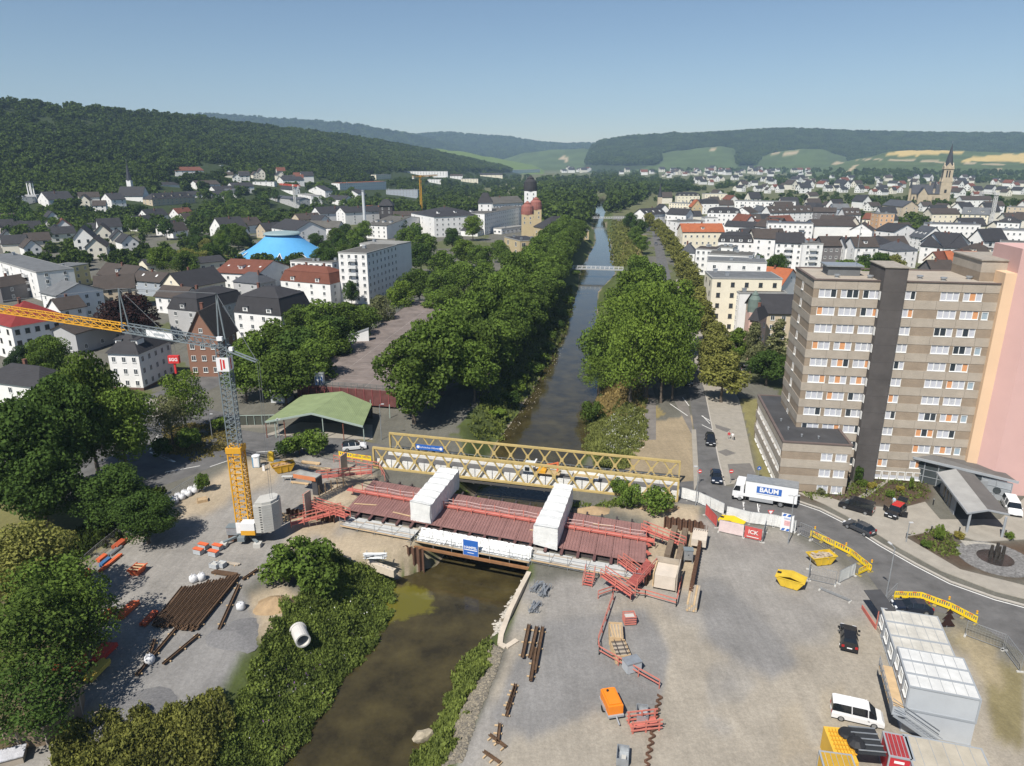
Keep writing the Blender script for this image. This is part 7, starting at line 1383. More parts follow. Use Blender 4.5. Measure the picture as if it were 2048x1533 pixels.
TOPR, TOPW, TRB, HRB = mat('red_shirt', (.45, .03, .04), .8, 0), mat('white_shirt', (.7, .7, .7), .8, 0), mat('dark_trousers', (.05, .05, .06), .8, 0), mat('brown_hair', (.06, .04, .03), .8, 0); TRL = mat('light_trousers', (.45, .43, .4), .8, 0)
person(1457, 880, STR + 1.6, TOPR, TRL, HRB, 'pedestrian in a red shirt on the pale pavement'); person(1464.5, 882, STR + 1.6, TOPW, TRL, HRB, 'pedestrian in a white shirt beside the one in red', True)
person(1786, 1014, 2.2, mat('pale_blue_shirt', (.45, .55, .65), .8, 0), TRL, HRB, 'person in a pale blue shirt standing at the open red-roofed car'); person(258, 1036, 1.2, TOPR, TRL, HRB, 'walker in a dark red shirt on the path behind the yard fence'); person(268, 1034, 1.2, mat('grey_shirt', (.3, .3, .3), .8, 0), TRB, mat('pale_hat', (.6, .58, .5), .8, 0), 'walker with a pale hat on the path behind the yard fence')
# -- site huts and containers
CWH = stripes('white_ribbed_sheet', (.66, .66, .64), 3.0, axis='X', rough=.6, bump=.5); CGY = mat('hut_grey', (.40, .42, .44), .6, .06, .4); CSTAIN = mat('stained_sheet', (.50, .48, .43), .75, .22, .5); FRG = mat('hut_frame', (.30, .32, .34), .55, .08, .6)
def hut(tl, tr, bl, z1_, h, label, roofm, wallm, i, n, name='site_hut', cat='container', wins=0, top=True):
 """i-th of n huts side by side; roof corners given in pixels at height z1_"""
 A = G(*tl, z1_); B = G(*tr, z1_); Cc = G(*bl, z1_); L, rz = frame_of(Cc, Cc + (B - A)); d = Vector((math.cos(rz), math.sin(rz), 0)); nn = Vector((-d.y, d.x, 0)); D = (A - Cc).dot(nn); w = D / n; o = Cc + nn * w * i; z0_ = z1_ - h
 t = thing(name, label, cat, (o.x, o.y, z0_), rz); MB().bb(.06, L - .06, .06, w - .06, .05, h - .1).build('wall', wallm, t); MB().bb(.02, L - .02, .02, w - .02, h - .1, h - .02).build('roof', roofm, t)
 b = MB()
 for a in ((0, L, 0, .14), (0, L, w - .14, w), (0, .14, .14, w - .14), (L - .14, L, .14, w - .14)): b.bb(*a, h - .12, h + .02); b.bb(*a, 0, .14)
 for x in (0, L - .14):
  for y in (0, w - .14): b.bb(x, x + .14, y, y + .14, .14, h - .12)
 b.build('frame', FRG, t)
 for k in range(5): MB().bb(L * (k + 1) / 6 - .02, L * (k + 1) / 6 + .02, .14, w - .14, h - .02, h + .005).build('roof_seam', FRG, t)
 if wins: obj('window', window_mesh(min(1.4, w * .5), 1.1), t, (.055, w / 2 + .0, 1.0), -UP); 
 return t
K2 = ((1805,1295), (1940,1319), (1818,1373))
for i, o_ in enumerate(('nearest', 'middle', 'farthest')):
 hut(*K2, 2.6 + 2.6, 2.6, 'upper white-roofed site hut, %s of the two-storey block' % o_, CWH, CGY, i, 3, wins=1); A_ = [(x, y) for x, y in K2]
t = None
for i, o_ in enumerate(('nearest', 'middle', 'farthest')):
 A = G(*K2[0], 5.2); B = G(*K2[1], 5.2); Cc = G(*K2[2], 5.2); L, rz = frame_of(Cc, Cc + (B - A)); d = Vector((math.cos(rz), math.sin(rz), 0)); nn = Vector((-d.y, d.x, 0)); D = (A - Cc).dot(nn); w = D / 3; o = Cc + nn * w * i
 t = thing('site_hut', 'lower grey site hut, %s of the two-storey block' % o_, 'container', (o.x, o.y, 0), rz); MB().bb(.06, L - .06, .06, w - .06, .05, 2.5).build('wall', CGY, t); MB().bb(0, L, 0, w, 2.5, 2.58).build('roof', FRG, t); MB().bb(0, L, 0, w, 0, .05).build('base', FRG, t)
 if i == 0:
  ws = thing('hut_stairs', 'timber gallery and steel stair on the two-storey site huts', 'stairs', (o.x, o.y, 0), rz); MB().bb(-1.3, -.05, 0, D, 2.6, 2.7).build('gallery_floor', WOODL, ws)
  for k in range(7): MB().bb(-1.34, -1.28, k * D / 6.2, k * D / 6.2 + .06, 2.7, 3.75).build('post', METAL, ws)
  for z in (3.1, 3.4, 3.72): MB().bb(-1.35, -1.3, 0, D, z, z + .05).build('handrail', METAL, ws)
  for k in range(12): MB().bb(-1.0 + k * .34, -.7 + k * .34, -1.1, -.1, 2.45 - k * .22, 2.5 - k * .22).build('tread', METAL, ws)
  for y in (-1.13, -.08): MB().beam((-1.1, y, 2.55), (3.2, y, 0), .05, .25).build('stringer', FRG, ws); MB().beam((-1.1, y, 3.6), (3.2, y, 1.05), .05).build('handrail', METAL, ws); MB().beam((-1.1, y, 3.2), (3.2, y, .65), .04).build('handrail', METAL, ws)
  MB().bb(-1.3, -.05, -1.15, 0, 2.6, 2.7).build('landing', FRG, ws); MB().bb(-1.34, -1.28, -1.15, 0, 2.7, 3.7).build('landing_rail', METAL, ws)
for i, o_ in enumerate(('nearest', 'second', 'third')): hut((1778,1218), (1893,1236), (1789,1300), 2.6, 2.6, 'single-storey site hut with stained pale roof, %s from the stacked huts' % o_, CSTAIN, CGY, i, 3, wins=1)
hut((1817,1470), (1978,1500), (1835,1565), 2.6, 2.6, 'site hut with dusty tan roof at the lower right edge', mat('dusty_tan_roof', (.40, .36, .29), .85, .15, .5), CGY, 0, 1)
CRED = stripes('container_red', (.42, .035, .04), 3.2, axis='Y', rough=.55, bump=.8); CYEL = stripes('container_yellow', (.66, .40, .05), 3.2, axis='X', rough=.55, bump=.8)
t = hut((1764,1462), (1815,1472), (1778,1512), 2.6, 2.6, 'red corrugated shipping container with white lettering', CRED, mat('plain_red', (.45, .03, .04), .5, .05), 0, 1, 'shipping_container'); text(t, 'WURT', .62, WPAINT, (1.85, .05, .95), (UP, 0, 0), bold=.02); MB().bb(.45, .8, .03, .055, .8, 1.25).build('emblem', WPAINT, t); MB().bb(.5, 1.3, .03, .055, 1.9, 2.15).build('plate', WPAINT, t)
hut((1655,1503), (1722,1512), (1660,1580), 2.6, 2.6, 'yellow corrugated container at the bottom picture edge', CYEL, mat('plain_yellow', (.66, .40, .05), .55, .08), 0, 1, 'shipping_container')
p = G(1715, 1503, 2.7) - Vector((1.8, .2, 2.7)); t = thing('roofed_store', 'storage bay with dark sheet roof and yellow lattice beside the red container', 'shed', p, -.12); MB().slab([(1.8, .2, 2.7), (4.1, .2, 2.7), (4.1, 3.2, 2.9), (1.8, 3.2, 2.9)], .1).build('roof', mat('anthracite_sheet', (.03, .032, .035), .6, .1), t)
for k in range(5): MB().bb(1.8, 4.1, .3 + k * .68, .38 + k * .68, 2.9, 2.98).build('roof_batten', METAL, t)
MB().bb(-.2, 1.6, -.6, 3.4, 0, 2.4).build('side_wall', mat('plain_yellow', (.66, .40, .05), .55, .08), t)
for k in range(6): MB().bb(.0, 1.7, .2 + k * .5, .28 + k * .5, 2.45, 2.55).bb(.1 + k * .28, .16 + k * .28, .1, 3.0, 2.56, 2.62).build('lattice_bar', YEL, t)
MB().lathe([(.55, 2.62), (.75, 2.7), (.6, 2.95), (.3, 2.9)], 14, (1.5, 2.4, 0)).build('hose_coil', BLKP, t); MB().lathe([(.7, 2.62), (.8, 2.9), (.4, 3.3), (.1, 3.35)], 9, (1.9, 1.2, 0)).build('black_sack', BLKP, t)
p = G(1752, 1262); t = thing('porch', 'red timber porch with grey felt roof at the site huts', 'porch', p, R(-4)); MB().slab([(0, .2, 2.5), (1.9, .2, 2.7), (1.9, 4.4, 2.7), (0, 4.4, 2.5)], .1).build('roof', FELT, t); MB().bb(0, .1, .3, 4.3, 0, .5).build('side_wall', REDP, t); MB().bb(.1, 1.8, -.8, .2, 0, .5).build('step', WOODG, t)
for x, y in ((0, .2), (1.8, .2)): MB().bb(x, x + .1, y, y + .1, 0, 2.5).build('post', REDL, t)
# -- skips
SKY_ = mat('skip_yellow', (.62, .42, .04), .6, .16, .8)
def skip(px, py, rz, label, lid=False, fill=None, m=None, s=1.0):
 p = G(px, py); t = thing('skip', label, 'skip', p, rz, None, (s, s, s)); m = m or SKY_; P0 = [(-1.0, -.8), (1.0, -.8), (1.0, .8), (-1.0, .8)]; P1 = [(-1.75, -.9), (1.75, -.9), (1.75, .9), (-1.75, .9)]
 b = MB(); b.add([(x, y, .1) for x, y in P0] + [(x, y, 1.3) for x, y in P1], [(3, 2, 1, 0)] + [(i, (i + 1) % 4, 4 + (i + 1) % 4, 4 + i) for i in range(4)]); b.add([(x * .96, y * .95, 1.3) for x, y in P1] + [(x * .96, y * .95, .2) for x, y in P0], [(i, (i + 1) % 4, 4 + (i + 1) % 4, 4 + i) for i in range(4)] + [(7, 6, 5, 4)]); b.build('hull', m, t)
 rim = MB()
 for a, c in (((-1.8, -.95), (1.8, -.87)), ((-1.8, .87), (1.8, .95)), ((-1.8, -.87), (-1.72, .87)), ((1.72, -.87), (1.8, .87))): rim.bb(a[0], c[0], a[1], c[1], 1.25, 1.36)
 rim.build('rim', m, t)
 for x in (-.5, .5): 
  for y in (-.9, .86): MB().bb(x - .05, x + .05, y - .04, y + .06, .3, 1.3).build('stiffener', m, t)
 if lid: MB().slab([(-1.75, -.9, 1.37), (0, -.9, 1.75), (0, .9, 1.75), (-1.75, .9, 1.37)], .05).slab([(1.75, -.9, 1.37), (.01, -.9, 1.75), (.01, .9, 1.75), (1.75, .9, 1.37)], .05).build('lid', m, t); MB().bb(-1.7, -1.2, -.2, .2, 1.5, 1.56).build('grip', BLKP, t)
 if fill:
  b = MB(); rg = random.Random(int(px))
  for k in range(26): b.box((rg.uniform(-1.3, 1.3), rg.uniform(-.7, .7), 1.0 + rg.uniform(0, .25)), (rg.uniform(.3, .9), rg.uniform(.1, .4), .12), rg.uniform(0, 3))
  b.box((0, 0, .75), (2.7, 1.6, .5)); b.build('contents', fill, t)
 return t
skip(1580, 1172, hd(1552, 1172, 1600, 1186), 'closed yellow skip on the right yard', True); skip(1641, 1126, hd(1620, 1128, 1660, 1134) + .5, 'open yellow skip full of rubble inside the barriers', False, mat('rubble', (.40, .33, .25), .9, .3, 2)); skip(1462, 1058, hd(1440, 1052, 1480, 1064), 'bright yellow lidded skip behind the red banners', True, m=mat('skip_bright', (.75, .52, .02), .5, .06)); skip(567, 943, .5, 'yellow skip with planks at the left yard edge', False, mat('waste_wood', (.40, .26, .14), .9, .25, 2), mat('skip_ochre', (.55, .32, .03), .6, .15), 1.1)
# -- barriers, fences, signs
BARY = mat('barrier_yellow', (.78, .55, .02), .55, .04); REDW = mat('warning_red', (.6, .05, .04), .5, 0)
_bm = MB()
for k in range(2): _bm.bb(0, 2.0, -.025, .025, .2 if k == 0 else .95, .5 if k == 0 else 1.1)
for k in range(7): _bm.bb(.05 + k * .3, .17 + k * .3, -.02, .02, .5, .95)
_bm.bb(0, .06, -.03, .03, .2, 1.1).bb(1.94, 2, -.03, .03, .2, 1.1); BARM = _bm.mesh('panel', BARY); FOOT = MB().bb(-.12, .12, -.4, .4, 0, .1).mesh('foot', mat('foot_recycled', (.30, .24, .08), .9, .1)); BAND = MB().bb(.7, 1.3, -.03, -.026, .97, 1.08).mesh('reflector', REDW)
def barriers(pts, label, group):
 P = [G(*p) for p in pts]; k = 0
 for i in range(len(P) - 1):
  d = P[i + 1] - P[i]; n = max(1, round(d.length / 2.05)); rz = math.atan2(d.y, d.x)
  for j in range(n):
   o = P[i] + d * (j / n); t = thing('barrier', label, 'barrier', o, rz, group); t.scale = (d.length / n / 2.03, 1, 1); obj('panel', BARM, t); obj('foot', FOOT, t, (.1, 0, 0)); obj('foot', FOOT, t, (1.9, 0, 0)); obj('reflector', BAND, t)
barriers([(1620,1074),(1668,1096),(1700,1112),(1742,1146)], 'yellow plastic barrier in the row along the curve before the rubble skip', 'yellow barriers along the curve'); barriers([(1787,1198),(1840,1200),(1900,1222),(1953,1250)], 'yellow plastic barrier in the row behind the site huts', 'yellow barriers behind the site huts'); barriers([(1716,1152),(1738,1142)], 'short yellow barrier standing apart at the row end', None); barriers([(678,914),(706,919),(743,924)], 'yellow barrier between the white car and the truss bridge', 'yellow barriers at the bridge ramp')
for k, (x, y) in enumerate([(1628,1072),(1690,1105),(1741,1140),(1895,1215),(1950,1244)]):
 p = G(x, y); t = thing('warning_lamp', 'small yellow warning lamp on the barriers, %s from the truck' % ['first', 'second', 'third', 'fourth', 'fifth'][k], 'lamp', (p.x, p.y, 1.1)); MB().bb(-.09, .09, -.06, .06, 0, .2).build('base', BARY, t); MB().lathe([(.02, .2), (.11, .24), (.11, .4), (.02, .44)], 10).build('lens', mat('amber_lens', (.7, .3, .02), .3, 0), t)
def fencepanel(a, b, h, m, label, group=None, txt=None, txtm=None, feet=True, name='fence_panel', tilt=0):
 A, B = G(*a), G(*b); L, rz = frame_of(A, B); t = thing(name, label, 'fence', A, rz, group)
 MB().tube((0, 0, 0), (0, 0, h), .03, n=6).build('post', METAL, t); MB().tube((L, 0, 0), (L, 0, h), .03, n=6).build('post', METAL, t); MB().beam((0, 0, h), (L, 0, h), .05).beam((0, 0, .15), (L, 0, .15), .05).build('rail', METAL, t)
 if m is not None:
  n = 8; b_ = MB(); rg = random.Random(int(a[0])); b_.add([(L * i / n, -.03 + rg.uniform(-.05, .05), z) for i in range(n + 1) for z in (.15, h)], [(2 * i, 2 * i + 2, 2 * i + 3, 2 * i + 1) for i in range(n)]); s = b_.build('sheet', m, t)
  if txt: text(s, txt, h * .42, txtm or WPAINT, (L / 2, -.12, h * .6), (UP, 0, 0), bold=.02); MB().bb(L * .15, L * .85, -.13, -.11, h * .2, h * .26).build('print_line', txtm or WPAINT, s)
 else:
  b_ = MB()
  for i in range(1, int(L / .3)): b_.beam((i * .3, 0, .15), (i * .3, 0, h), .012)
  for i in range(1, 6): b_.beam((0, 0, .15 + (h - .15) * i / 6), (L, 0, .15 + (h - .15) * i / 6), .012)
  b_.build('mesh', METAL, t)
 for x in (0, L): MB().bb(x - .11, x + .11, -.35, .35, 0, .13).build('foot', BALL, t)
 return t
BRED = mat('banner_red', (.50, .09, .08), .7, .12, 1); BPALE = mat('banner_pale', (.62, .50, .48), .7, .12, 1)
WF = [(1356,996),(1375,1001),(1396,1007),(1420,1018),(1447,1031)]
for i in range(4): fencepanel(WF[i], WF[i + 1], 2, WTARP, 'white sheeted fence panel running from the truss bridge, %s of four' % ['first', 'second', 'third', 'fourth'][i], 'sheeted fence from the truss bridge')
WF = [(1452,1036),(1498,1048),(1532,1052),(1547,1054),(1564,1058),(1590,1066)]
for i in range(5): fencepanel(WF[i], WF[i + 1], 2, WTARP, 'white sheeted fence panel before the truck, %s from the left' % ['first', 'second', 'third', 'fourth', 'fifth'][i], 'sheeted fence before the truck')
fencepanel((1433,1057), (1410,1031), 2, BRED, 'faded red banner fence beside the lidded skip', None); fencepanel((1437,1064), (1486,1075), 2, BPALE, 'pale pink banner with print left of the red banner'); fencepanel((1488,1076), (1522,1084), 2, BRED, 'red banner with white letters on the yard fence', None, 'ICK', mat('banner_white', (.72, .65, .62), .7, 0)); fencepanel((1524,1086), (1530,1066), 2, mat('grey_sheet_tarp', (.25, .26, .27), .7, .1), 'grey folded fence sheet right of the red banner')
for a, b, l in (((1598,1070),(1622,1080),'mesh fence panel next to the information board'), ((1622,1082),(1665,1108),'mesh fence panel behind the rubble skip'), ((1617,1160),(1670,1172),'mesh fence panel in front of the rubble skip'), ((1640,1180),(1700,1205),'fallen mesh fence panel by the closed skip'), ((1618,1140),(1616,1162),'short mesh panel left of the rubble skip'), ((1930,1272),(2005,1300),'mesh fence panel behind the site huts'), ((2008,1302),(2040,1345),'mesh fence panel at the right picture edge'), ((1770,1215),(1790,1195),'narrow mesh gate beside the tall lamp')): fencepanel(a, b, 2 if 'fallen' not in l else .4, None, l)
fencepanel((1676,1168), (1708,1152), 1.9, mat('notice_board', (.62, .62, .58), .6, .1, 3), 'white notice board with yellow edge on the fence', None)
LF = [(150,1152),(195,1112),(240,1075),(280,1045),(320,1016),(362,988),(400,966)]
for i in range(6): fencepanel(LF[i], LF[i + 1], 1.6, None, 'mesh fence along the left yard path, section %s from the bottom' % ['one', 'two', 'three', 'four', 'five', 'six'][i], 'left yard mesh fence')
p = G(1572, 1064); t = thing('information_board', 'tall white board with blue corner stripes on the yard fence', 'sign', p, hd(1555, 1062, 1590, 1070)); MB().bb(-.85, .85, -.05, .05, .1, 2.9).build('board', PW, t)
for z in (.15, 2.45):
 for x in (-.75, -.1): MB().add([(x, -.055, z), (x + .4, -.055, z), (x + .6, -.055, z + .4), (x + .2, -.055, z + .4)], [(0, 1, 2, 3)]).build('blue_stripe', BLT, t)
MB().bb(-.4, .4, -.06, -.052, 1.0, 1.8).build('red_print', mat('faint_red_print', (.6, .35, .35), .7, .2, 5), t); MB().bb(-.5, .5, -.06, -.052, 2.0, 2.06).bb(-.5, .3, -.06, -.052, 2.15, 2.2).build('print_line', BLT, t)
for x in (-.7, .7): MB().beam((x, .1, 0), (x, .9, 0), .08).beam((x, .05, 2.3), (x, .9, 0), .05).build('stay', METAL, t)
def lamp(px, py, h, label, arm=1.2, name='street_lamp', heads=1, rz=0.0):
 p = G(px, py); t = thing(name, label, 'lamp', p, rz); MB().tube((0, 0, 0), (0, 0, h), .09, .05, 8).build('pole', METAL, t)
 for k in range(heads): a = 2 * math.pi * k / heads; e = Vector((arm * math.cos(a), arm * math.sin(a), h + .15)); MB().beam((0, 0, h), e, .06).build('arm', METAL, t); MB().box((e.x, e.y, e.z), (.55, .22, .12), a).build('lamp_head', mat('lamp_housing', (.5, .51, .52), .4, 0), t)
 return t
lamp(1768, 1216, 8.2, 'tall slim street lamp between the yard and the curve', .9, rz=R(100)); lamp(1576, 1088, 7.4, 'street lamp in front of the truck rear', .5, heads=2); lamp(1391, 1012, 6.6, 'thin lamp post at the right end of the truss bridge', .5, rz=R(180)); lamp(763, 880, 7.2, 'lamp post left of the truss bridge', .6); lamp(560, 884, 4.5, 'small globe lamp by the pergola', .25, heads=3); lamp(1443, 762, 6, 'street lamp among the lime trees', .8); lamp(425, 878, 5, 'sign pole lamp beside the left road', .4); lamp(1812, 1085, 3, 'low lamp at the edge of the round bed', .2)
def sign(px, py, h, kind, label, rz=0.0):
 p = G(px, py); t = thing('traffic_sign', label, 'sign', p, rz); MB().tube((0, 0, 0), (0, 0, h), .035, n=6).build('post', METAL, t); r = .36
 if kind == 'noentry':
  d = MB().lathe([(r, -.01), (r, .01)], 20).build('disc', REDW, t); d.rotation_euler = (UP, 0, 0); d.location = (0, -.05, h - .3); MB().bb(-.26, .26, -.075, -.062, h - .37, h - .23).build('white_bar', WPAINT, t)
 elif kind == 'blue':
  d = MB().lathe([(r, -.01), (r, .01)], 20).build('disc', BLT, t); d.rotation_euler = (UP, 0, 0); d.location = (0, -.05, h - .3); MB().bb(-.18, .18, -.075, -.062, h - .42, h - .36).bb(-.05, .05, -.075, -.062, h - .36, h - .15).build('white_symbol', WPAINT, t)
 elif kind == 'yield':
  MB().add([(-.5, -.05, h), (.5, -.05, h), (0, -.05, h - .86), (-.5, -.03, h), (.5, -.03, h), (0, -.03, h - .86)], [(0, 2, 1), (3, 4, 5), (0, 1, 4, 3), (1, 2, 5, 4), (2, 0, 3, 5)]).build('red_triangle', REDW, t); MB().add([(-.32, -.06, h - .1), (.32, -.06, h - .1), (0, -.06, h - .66)], [(0, 2, 1)]).build('white_field', WPAINT, t)
 elif kind == 'tree':
  MB().add([(0, 0, 2.6), (-.5, 0, 1.9), (-.2, 0, 1.9), (-.75, 0, 1.1), (-.3, 0, 1.1), (-1, 0, .2), (1, 0, .2), (.3, 0, 1.1), (.75, 0, 1.1), (.2, 0, 1.9), (.5, 0, 1.9)], [tuple(range(11))]).build('cutout', mat('dark_brown_steel', (.03, .014, .012), .7, 0), t)
 return t
sign(1397, 968, 2.6, 'noentry', 'round red no-entry sign left of the street mouth'); sign(1460, 968, 2.6, 'noentry', 'round red no-entry sign behind the truck cab'); sign(1516, 957, 2.2, 'blue', 'round blue sign behind the truck'); sign(1538, 1052, 2.6, 'yield', 'red and white triangular sign in front of the truck'); sign(322, 868, 2.6, 'blue', 'blue sign on the traffic island'); sign(1893, 1256, .3, 'tree', 'dark fir-tree shaped steel cutout behind the site huts')
for x, y, k in ((1486, 1028, 'left'), (1517, 1034, 'right')):
 p = G(x, y); t = thing('striped_post', 'red and white striped post before the truck, the %s one' % k, 'post', p)
 for i in range(8): MB().tube((0, 0, i * .25), (0, 0, i * .25 + .249), .06, n=8).build('stripe', WPAINT if i % 2 else mat('faded_stripe', (.35, .3, .28), .7, 0), t)
# -- right yard odds and ends
p = G(1222, 1420); t = thing('compressor', 'orange mobile compressor on a grey trailer frame', 'compressor', p, hd(1236, 1420, 1222, 1390) ); ORA = mat('machine_orange', (.75, .22, .02), .5, .06, 1)
MB().prism([(-1.3, -.75), (1.2, -.75), (1.3, -.5), (1.3, .5), (1.2, .75), (-1.3, .75)], .6, 1.55).build('hood', ORA, t); MB().bb(-1.1, 1.1, -.6, .6, 1.55, 1.7).build('hood_top', ORA, t); MB().bb(-1.5, 1.4, -.8, .8, .4, .6).build('frame', FRG, t); MB().bb(1.2, 1.34, -.4, .4, .8, 1.4).build('grille', BLKP, t); MB().tube((.7, .2, 1.7), (.7, .2, 1.85), .12, n=8).build('exhaust', BLKP, t); MB().beam((-1.5, 0, .5), (-2.4, 0, .35), .12).build('drawbar', FRG, t)
for y in (-.85, .85): MB().bb(-.6, .6, y - .1, y + .1, .55, .75).build('mudguard', METAL, t); wl = obj('wheel', WHEEL[0], t, (0, y, .33))
def timberbox(px, py, rz, dim, m, label, grid=False, name='timber_crate'):
 p = G(px, py); t = thing(name, label, 'crate', p, rz); x, y, z = dim; n = 6
 for k in range(n):
  for s in (-1, 1): MB().bb(-x / 2, x / 2, s * y / 2 - .03, s * y / 2 + .03, z * k / n + .01, z * (k + 1) / n - .01).build('board', m, t)
 for s in (-1, 1): MB().bb(s * x / 2 - .03, s * x / 2 + .03, -y / 2 + .031, y / 2 - .031, .01, z).build('end_board', m, t)
 MB().bb(-x / 2 + .04, x / 2 - .04, -y / 2 + .04, y / 2 - .04, .02, z * .8).build('filling', WOODG, t)
 if grid:
  for k in range(4): MB().bb(-x / 2 + x * (k + .5) / 4 - .03, -x / 2 + x * (k + .5) / 4 + .03, -y / 2, y / 2, z, z + .06).build('cover_bar', STEELD, t)
  for k in range(2): MB().bb(-x / 2, x / 2, -y / 4 + k * y / 2 - .03, -y / 4 + k * y / 2 + .03, z + .06, z + .11).build('cover_bar', STEELD, t)
 else:
  for k in range(4): MB().box((0, -y / 3 + k * y / 4.5, z * .85), (x * .85, .18, .08), .05 * k).build('plank', WOODL, t)
 return t
timberbox(1231, 1276, hd(1231, 1292, 1229, 1258), (2.7, 1.5, 1.1), WOODL, 'open timber crate with planks on the right yard'); timberbox(1240, 1312, hd(1248, 1332, 1234, 1296), (2.6, 1.6, 1.1), WOODL, 'timber crate covered by a steel grid on the right yard', True)
p = G(1386, 1206); t = thing('timber_stack', 'long stack of grey timber beams standing on the right yard', 'timber', p, hd(1382, 1222, 1390, 1180))
for k in range(4):
 for j in range(5): MB().bb(-2.0 - .02 * j, 2.0 + .03 * (k % 2), -.62 + j * .25, -.39 + j * .25, .1 + k * .3, .38 + k * .3).build('beam', WOODL if (j + k) % 3 == 1 else WOODG, t)
p = G(1263, 1340); t = thing('tool_box', 'grey metal site box beside the timber crates', 'box', p, .35); MB().bb(-.85, .85, -.6, .6, .1, 1.2).build('body', CGY, t); MB().bb(-.9, .9, -.65, .65, 1.2, 1.32).build('lid', METAL, t)
for x in (-.6, .6): MB().bb(x - .1, x + .1, -.6, .6, 0, .1).build('runner', FRG, t)
p = G(1375, 1124); t = thing('power_cabinet', 'grey power distribution cabinet on legs at the pit edge', 'cabinet', p, -.1); MB().bb(-.6, .6, -.45, .45, .5, 1.9).build('housing', METAL, t); MB().bb(-.65, .65, -.5, .5, 1.9, 2.0).build('lid', CG, t); MB().bb(-.06, .06, -.47, -.45, 1.2, 1.35).build('lock', BLKP, t)
for x in (-.55, .55):
 for y in (-.4, .4): MB().bb(x - .04, x + .04, y - .04, y + .04, 0, .5).build('leg', FRG, t)
def redhurdle(px, py, label, rz):
 p = G(px, py); t = thing('ramp_hurdle', label, 'frame', p, rz)
 for x in (0, 1.3, 2.6): MB().bb(x - .07, x + .07, -.07, .07, 0, 1.4).bb(x - .07, x + .07, 1.2, 1.34, 0, 1.4).build('post', REDL, t)
 for z in (.4, .85, 1.3): MB().bb(-.2, 2.9, -.1, -.04, z - .08, z + .08).bb(-.2, 2.9, 1.3, 1.36, z - .08, z + .08).build('rail', REDL, t)
 MB().slab([(0, .1, .1), (2.6, .1, .6), (2.6, 1.15, .6), (0, 1.15, .1)], .06).build('ramp', REDP, t)
redhurdle(1265, 1468, 'faded red ramp frame over the sheet pile stubs', .15)
p = G(1258, 1246); t = thing('red_pallet_box', 'red lattice crate standing on the yard below the pit railing', 'crate', p, .1)
for k in range(4): MB().bb(-.7, .7, -.62, -.56, .15 + k * .3, .3 + k * .3).bb(-.7, .7, .56, .62, .15 + k * .3, .3 + k * .3).bb(-.7, -.64, -.55, .55, .15 + k * .3, .3 + k * .3).bb(.64, .7, -.55, .55, .15 + k * .3, .3 + k * .3).build('slat', REDL, t)
MB().bb(-.6, .6, -.5, .5, .05, .9).build('filling', BALL, t)
def trough(px, py, rz, label):
 p = G(px, py); t = thing('steel_trough', label, 'trough', p, rz)
 for a in ((-.55, .55, -.85, -.8), (-.55, .55, .8, .85), (-.55, -.5, -.8, .8), (.5, .55, -.8, .8)): MB().bb(*a, .1, .9).build('side', METAL, t)
 MB().bb(-.5, .5, -.8, .8, .1, .16).build('floor', METAL, t); MB().bb(-.1, .3, -.5, .1, .17, .5).build('load', BALL, t)
trough(1284, 1436, -.15, 'galvanised trough beside the red ramp frame'); trough(1245, 1520, -.2, 'galvanised trough at the bottom picture edge')
RUSTB = mat('rust_brown_steel', (.10, .06, .035), .85, .3, 1.2, .2)
def pilebundle(a, b, n, label, w=.4, group=None, zs=2):
 A, B = G(*a), G(*b); L, rz = frame_of(A, B); t = thing('steel_pile_bundle', label, 'steel piles', A, rz, group); rg = random.Random(int(a[0] * 3 + a[1]))
 for i in range(n):
  for k in range(zs):
   o = rg.uniform(-.4, .4); y = i * w * .9; z = .22 + k * .2; MB().bb(o, L + o, y - w * .36, y + w * .36, z, z + .05).bb(o, L + o, y - w * .42, y - w * .3, z + .051, z + .18).bb(o, L + o, y + w * .3, y + w * .42, z + .051, z + .18).build('pile', RUSTB, t)
 for f in (.1, .5, .9): MB().bb(L * f - .06, L * f + .06, -.5, n * w * .9, .08, .2).build('bearer', WOODL, t)
 return t
for k, (a, b) in enumerate([((1058,1256),(1045,1320)), ((1074,1258),(1060,1320)), ((1086,1258),(1070,1345)), ((1072,1300),(1062,1362))]): pilebundle(a, b, 1, 'rust-brown steel pile on the yard near the quay wall, %s from the river' % ['first', 'second', 'third', 'fourth'][k], .45, 'steel piles near the quay wall', 2)
for k, (a, b) in enumerate([((1033,1368),(1015,1420)), ((1030,1380),(1012,1440)), ((1000,1450),(995,1490)), ((980,1475),(1012,1500)), ((970,1510),(1003,1533))]): pilebundle(a, b, 1, 'rusty steel offcut on the right yard, %s towards the bottom edge' % ['first', 'second', 'third', 'fourth', 'fifth'][k], .35, 'rusty offcuts', 1)
def tuberack(px, py, rz, label, n=9, L=2.4):
 p = G(px, py); t = thing('tube_rack', label, 'scaffold tubes', p, rz); rg = random.Random(int(px))
 for i in range(n * 3): MB().tube((rg.uniform(-.2, .2), rg.uniform(-.5, .5), .15 + (i // n) * .2), (L + rg.uniform(-.2, .2), rg.uniform(-.5, .5), .15 + (i // n) * .2 + rg.uniform(-.03, .08)), .045, n=5).build('tube', METAL, t)
 for x in (.3, L - .3): MB().bb(x - .05, x + .05, -.65, .65, 0, .1).bb(x - .04, x + .04, -.7, -.64, 0, .8).bb(x - .04, x + .04, .64, .7, 0, .8).build('rack', METAL, t)
